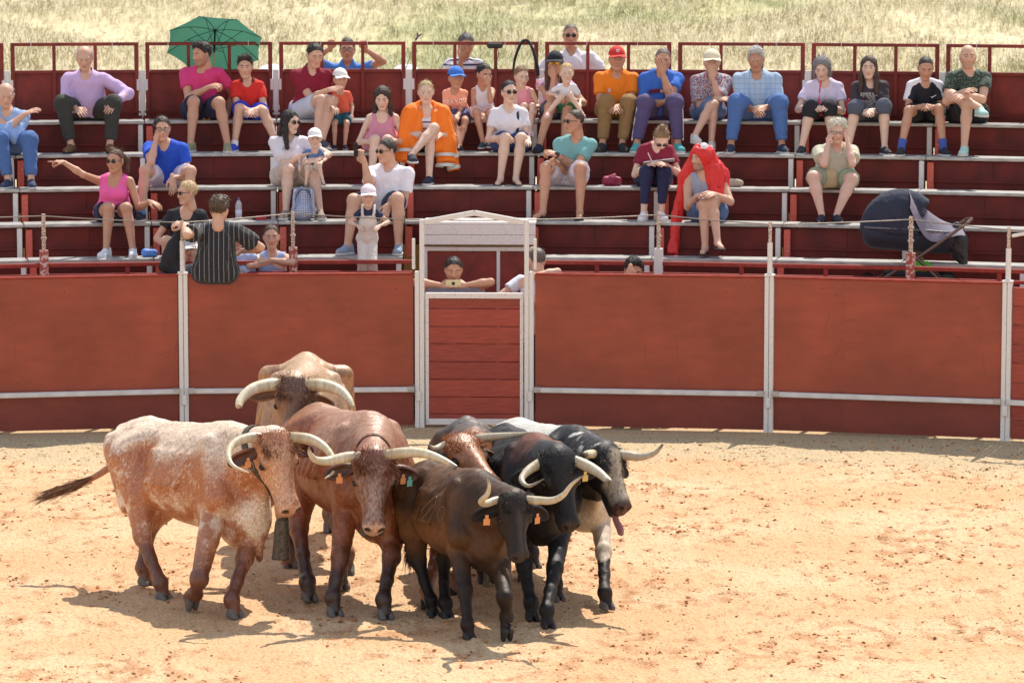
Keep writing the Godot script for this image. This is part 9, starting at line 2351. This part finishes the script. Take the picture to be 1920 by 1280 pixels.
func more_red_hood(t: Node3D, D: Dictionary, tb: Basis, h: Transform3D) -> void:
	var J: Dictionary = D.j
	var hd: Vector3 = J.hd
	var B := Body.new()
	var hb: Basis = J.hb
	B.ball(hd + Vector3(.0, .035, 0) - hb.z * .012, Vector3(.108, .112, .128), .03, 0, hb)
	B.bone(hd - hb.z * .07, (J.sh1 as Vector3) + Vector3(-.01, .02, -.02), .09, .1, .08)
	B.bone((J.sh1 as Vector3) + Vector3(-.05, .05, .0), (J.sh1 as Vector3) + Vector3(.03, -.2, .07), .09, .085, .06, 16)
	B.bone((J.nk as Vector3) + Vector3(.06, .02, .03), (J.sh1 as Vector3) + Vector3(-.06, -.2, .1), .07, .06, .05, 16)
	B.bone(hd - hb.x * .08 - hb.z * .02, (J.sh0 as Vector3) + Vector3(-.02, .0, -.03), .07, .08, .06)
	B.bone((J.sh0 as Vector3) + Vector3(-.02, .02, -.03), (J.sh0 as Vector3) + Vector3(-.11, -.4, -.04), .06, .05, .04)
	B.bone((J.sh0 as Vector3) + Vector3(-.11, -.4, -.04), (J.sh0 as Vector3) + Vector3(-.15, -.78, .02), .05, .055, .04, 16)
	B.ball(hd + hb.z * .12 - hb.y * .06, Vector3(.068, .12, .1), .02, 8, hb)
	obj("red_jacket", mesh_of(skin_mesh(B, .013, Color.WHITE, .022, fnoise(71, 1.0, 3), Vector3(17, 5, 17))), cloth(col(222, 46, 44), .5), t)
	var b := MB.new()
	b.lathe(PackedVector2Array([Vector2(.04, 0), Vector2(.038, .006), Vector2(0, .009)]), 16, Transform3D(Basis(Vector3.RIGHT, .9) * Basis(Vector3.BACK, -.1), hd + Vector3(.03, .13, .075)))
	obj("white_logo", b.mesh(), cloth(col(226, 222, 226)), t)
	var nl := MB.new()
	var pts := PackedVector3Array()
	var rr := PackedFloat32Array()
	for k in 11:
		var a := lerpf(-1.7, 1.7, k / 10.0)
		pts.append((J.nk as Vector3) + tb.x * sin(a) * .075 + tb.z * (cos(a) * .085) - tb.y * (.02 + cos(a) * .03))
		rr.append(.006)
	nl.tube(pts, rr, 6)
	obj("necklace", nl.mesh(), mat(col(226, 214, 206), .4), t)
	var pp := phone_box(self, "paper_sheet", t.position + (J.wr0 as Vector3) + Vector3(.1, .0, .06), Basis(Vector3.RIGHT, -1.2) * Basis(Vector3.BACK, -1.4), col(226, 222, 232), Vector3(.1, .2, .003))
	tag(pp, "folded white paper in the hands of the man under the red jacket", "paper")

func people_mats() -> void:
	M.yes = true
	M.sole_white = mat(col(206, 204, 200), .8)
	M.sole_dark = mat(col(46, 42, 40), .8)
	M.frame_dark = mat(col(28, 26, 27), .35)
	M.lens_dark = mat(col(18, 15, 16), .12)
	M.lens_gold = mat(col(214, 168, 84), .15, .7)
	var cl := mat(col(220, 220, 225), .05)
	cl.transparency = BaseMaterial3D.TRANSPARENCY_ALPHA
	cl.albedo_color.a = .12
	M.lens_clear = cl
	M.reflective = mat(col(214, 214, 206), .35)
	M.hair_tex = noise_tex(.03, 4, false, 4.0, 256, 51, FastNoiseLite.TYPE_SIMPLEX_SMOOTH, grey(.62, 1.0))
	M.hair_nrm = noise_tex(.04, 4, true, 8.0, 256, 52)
	var stripes := func(w: int, h: int, f: Callable) -> ImageTexture:
		var im := Image.create(w, h, false, Image.FORMAT_RGB8)
		for y in h:
			for x in w: im.set_pixel(x, y, (f.call(x, y) as Color).linear_to_srgb())
		return ImageTexture.create_from_image(im)
	M.pinstripe = cloth(Color.WHITE, .85, stripes.call(64, 8, func(x: int, _y: int) -> Color: return col(196, 190, 180) if x < 4 else col(34, 36, 44)), Vector3(21, 21, 21))
	M.stripe_navy = cloth(Color.WHITE, .85, stripes.call(8, 64, func(_x: int, y: int) -> Color: return col(50, 54, 90) if y < 24 else col(226, 224, 232)), Vector3(18, 18, 18))
	M.stripe_white = cloth(Color.WHITE, .85, stripes.call(8, 64, func(_x: int, y: int) -> Color: return col(56, 58, 96) if y < 14 else col(228, 226, 232)), Vector3(14, 14, 14))
	M.check_blue = cloth(Color.WHITE, .85, stripes.call(64, 64, func(x: int, y: int) -> Color: return col(176, 200, 224).lerp(col(120, 150, 190), (.45 if x < 9 else 0.0) + (.45 if y < 9 else 0.0))), Vector3(18, 18, 18))
	M.check_small = cloth(Color.WHITE, .85, stripes.call(32, 32, func(x: int, y: int) -> Color: return col(214, 218, 232).lerp(col(70, 86, 140), (.5 if x < 14 else 0.0) + (.5 if y < 14 else 0.0))), Vector3(55, 55, 55))
	var n1 := fnoise(61, .035, 2)
	var n2 := fnoise(62, .05, 2)
	M.floral = cloth(Color.WHITE, .8, stripes.call(128, 128, func(x: int, y: int) -> Color:
		var a := n1.get_noise_2d(x * 2.2, y * 2.2)
		var b := n2.get_noise_2d(x * 2.0, y * 2.0)
		if a > .28: return col(190, 50, 70)
		if a < -.3: return col(40, 70, 120)
		if b > .25: return col(40, 36, 50)
		if b < -.3: return col(90, 150, 150)
		return col(226, 220, 224)), Vector3(4.5, 4.5, 4.5))
	M.pink_print = cloth(Color.WHITE, .8, stripes.call(128, 128, func(x: int, y: int) -> Color:
		var a := n1.get_noise_2d(x * 1.4, y * 1.4)
		return col(232, 66, 140) if a > .08 else (col(242, 226, 232) if a > -.2 else col(120, 190, 200))), Vector3(5, 5, 5))
	M.camo = cloth(Color.WHITE, .8, stripes.call(128, 128, func(x: int, y: int) -> Color:
		var a := n1.get_noise_2d(x * 1.6, y * 1.6)
		var b := n2.get_noise_2d(x * 1.3, y * 1.3)
		return col(36, 44, 40) if a > .1 else (col(96, 116, 96) if b > .15 else col(56, 72, 60))), Vector3(4, 4, 4))
	var tt := mat(col(150, 108, 84), .6)
	tt.albedo_texture = stripes.call(128, 128, func(x: int, y: int) -> Color:
		var a := n1.get_noise_2d(x * 2.0, y * 2.0)
		return col(92, 74, 66) if absf(a) < .1 or n2.get_noise_2d(x * 2.0, y * 2.0) > .2 else col(206, 158, 132))
	tri(tt, Vector3(8, 8, 8))
	tt.albedo_color = Color.WHITE
	M.tattoo = tt
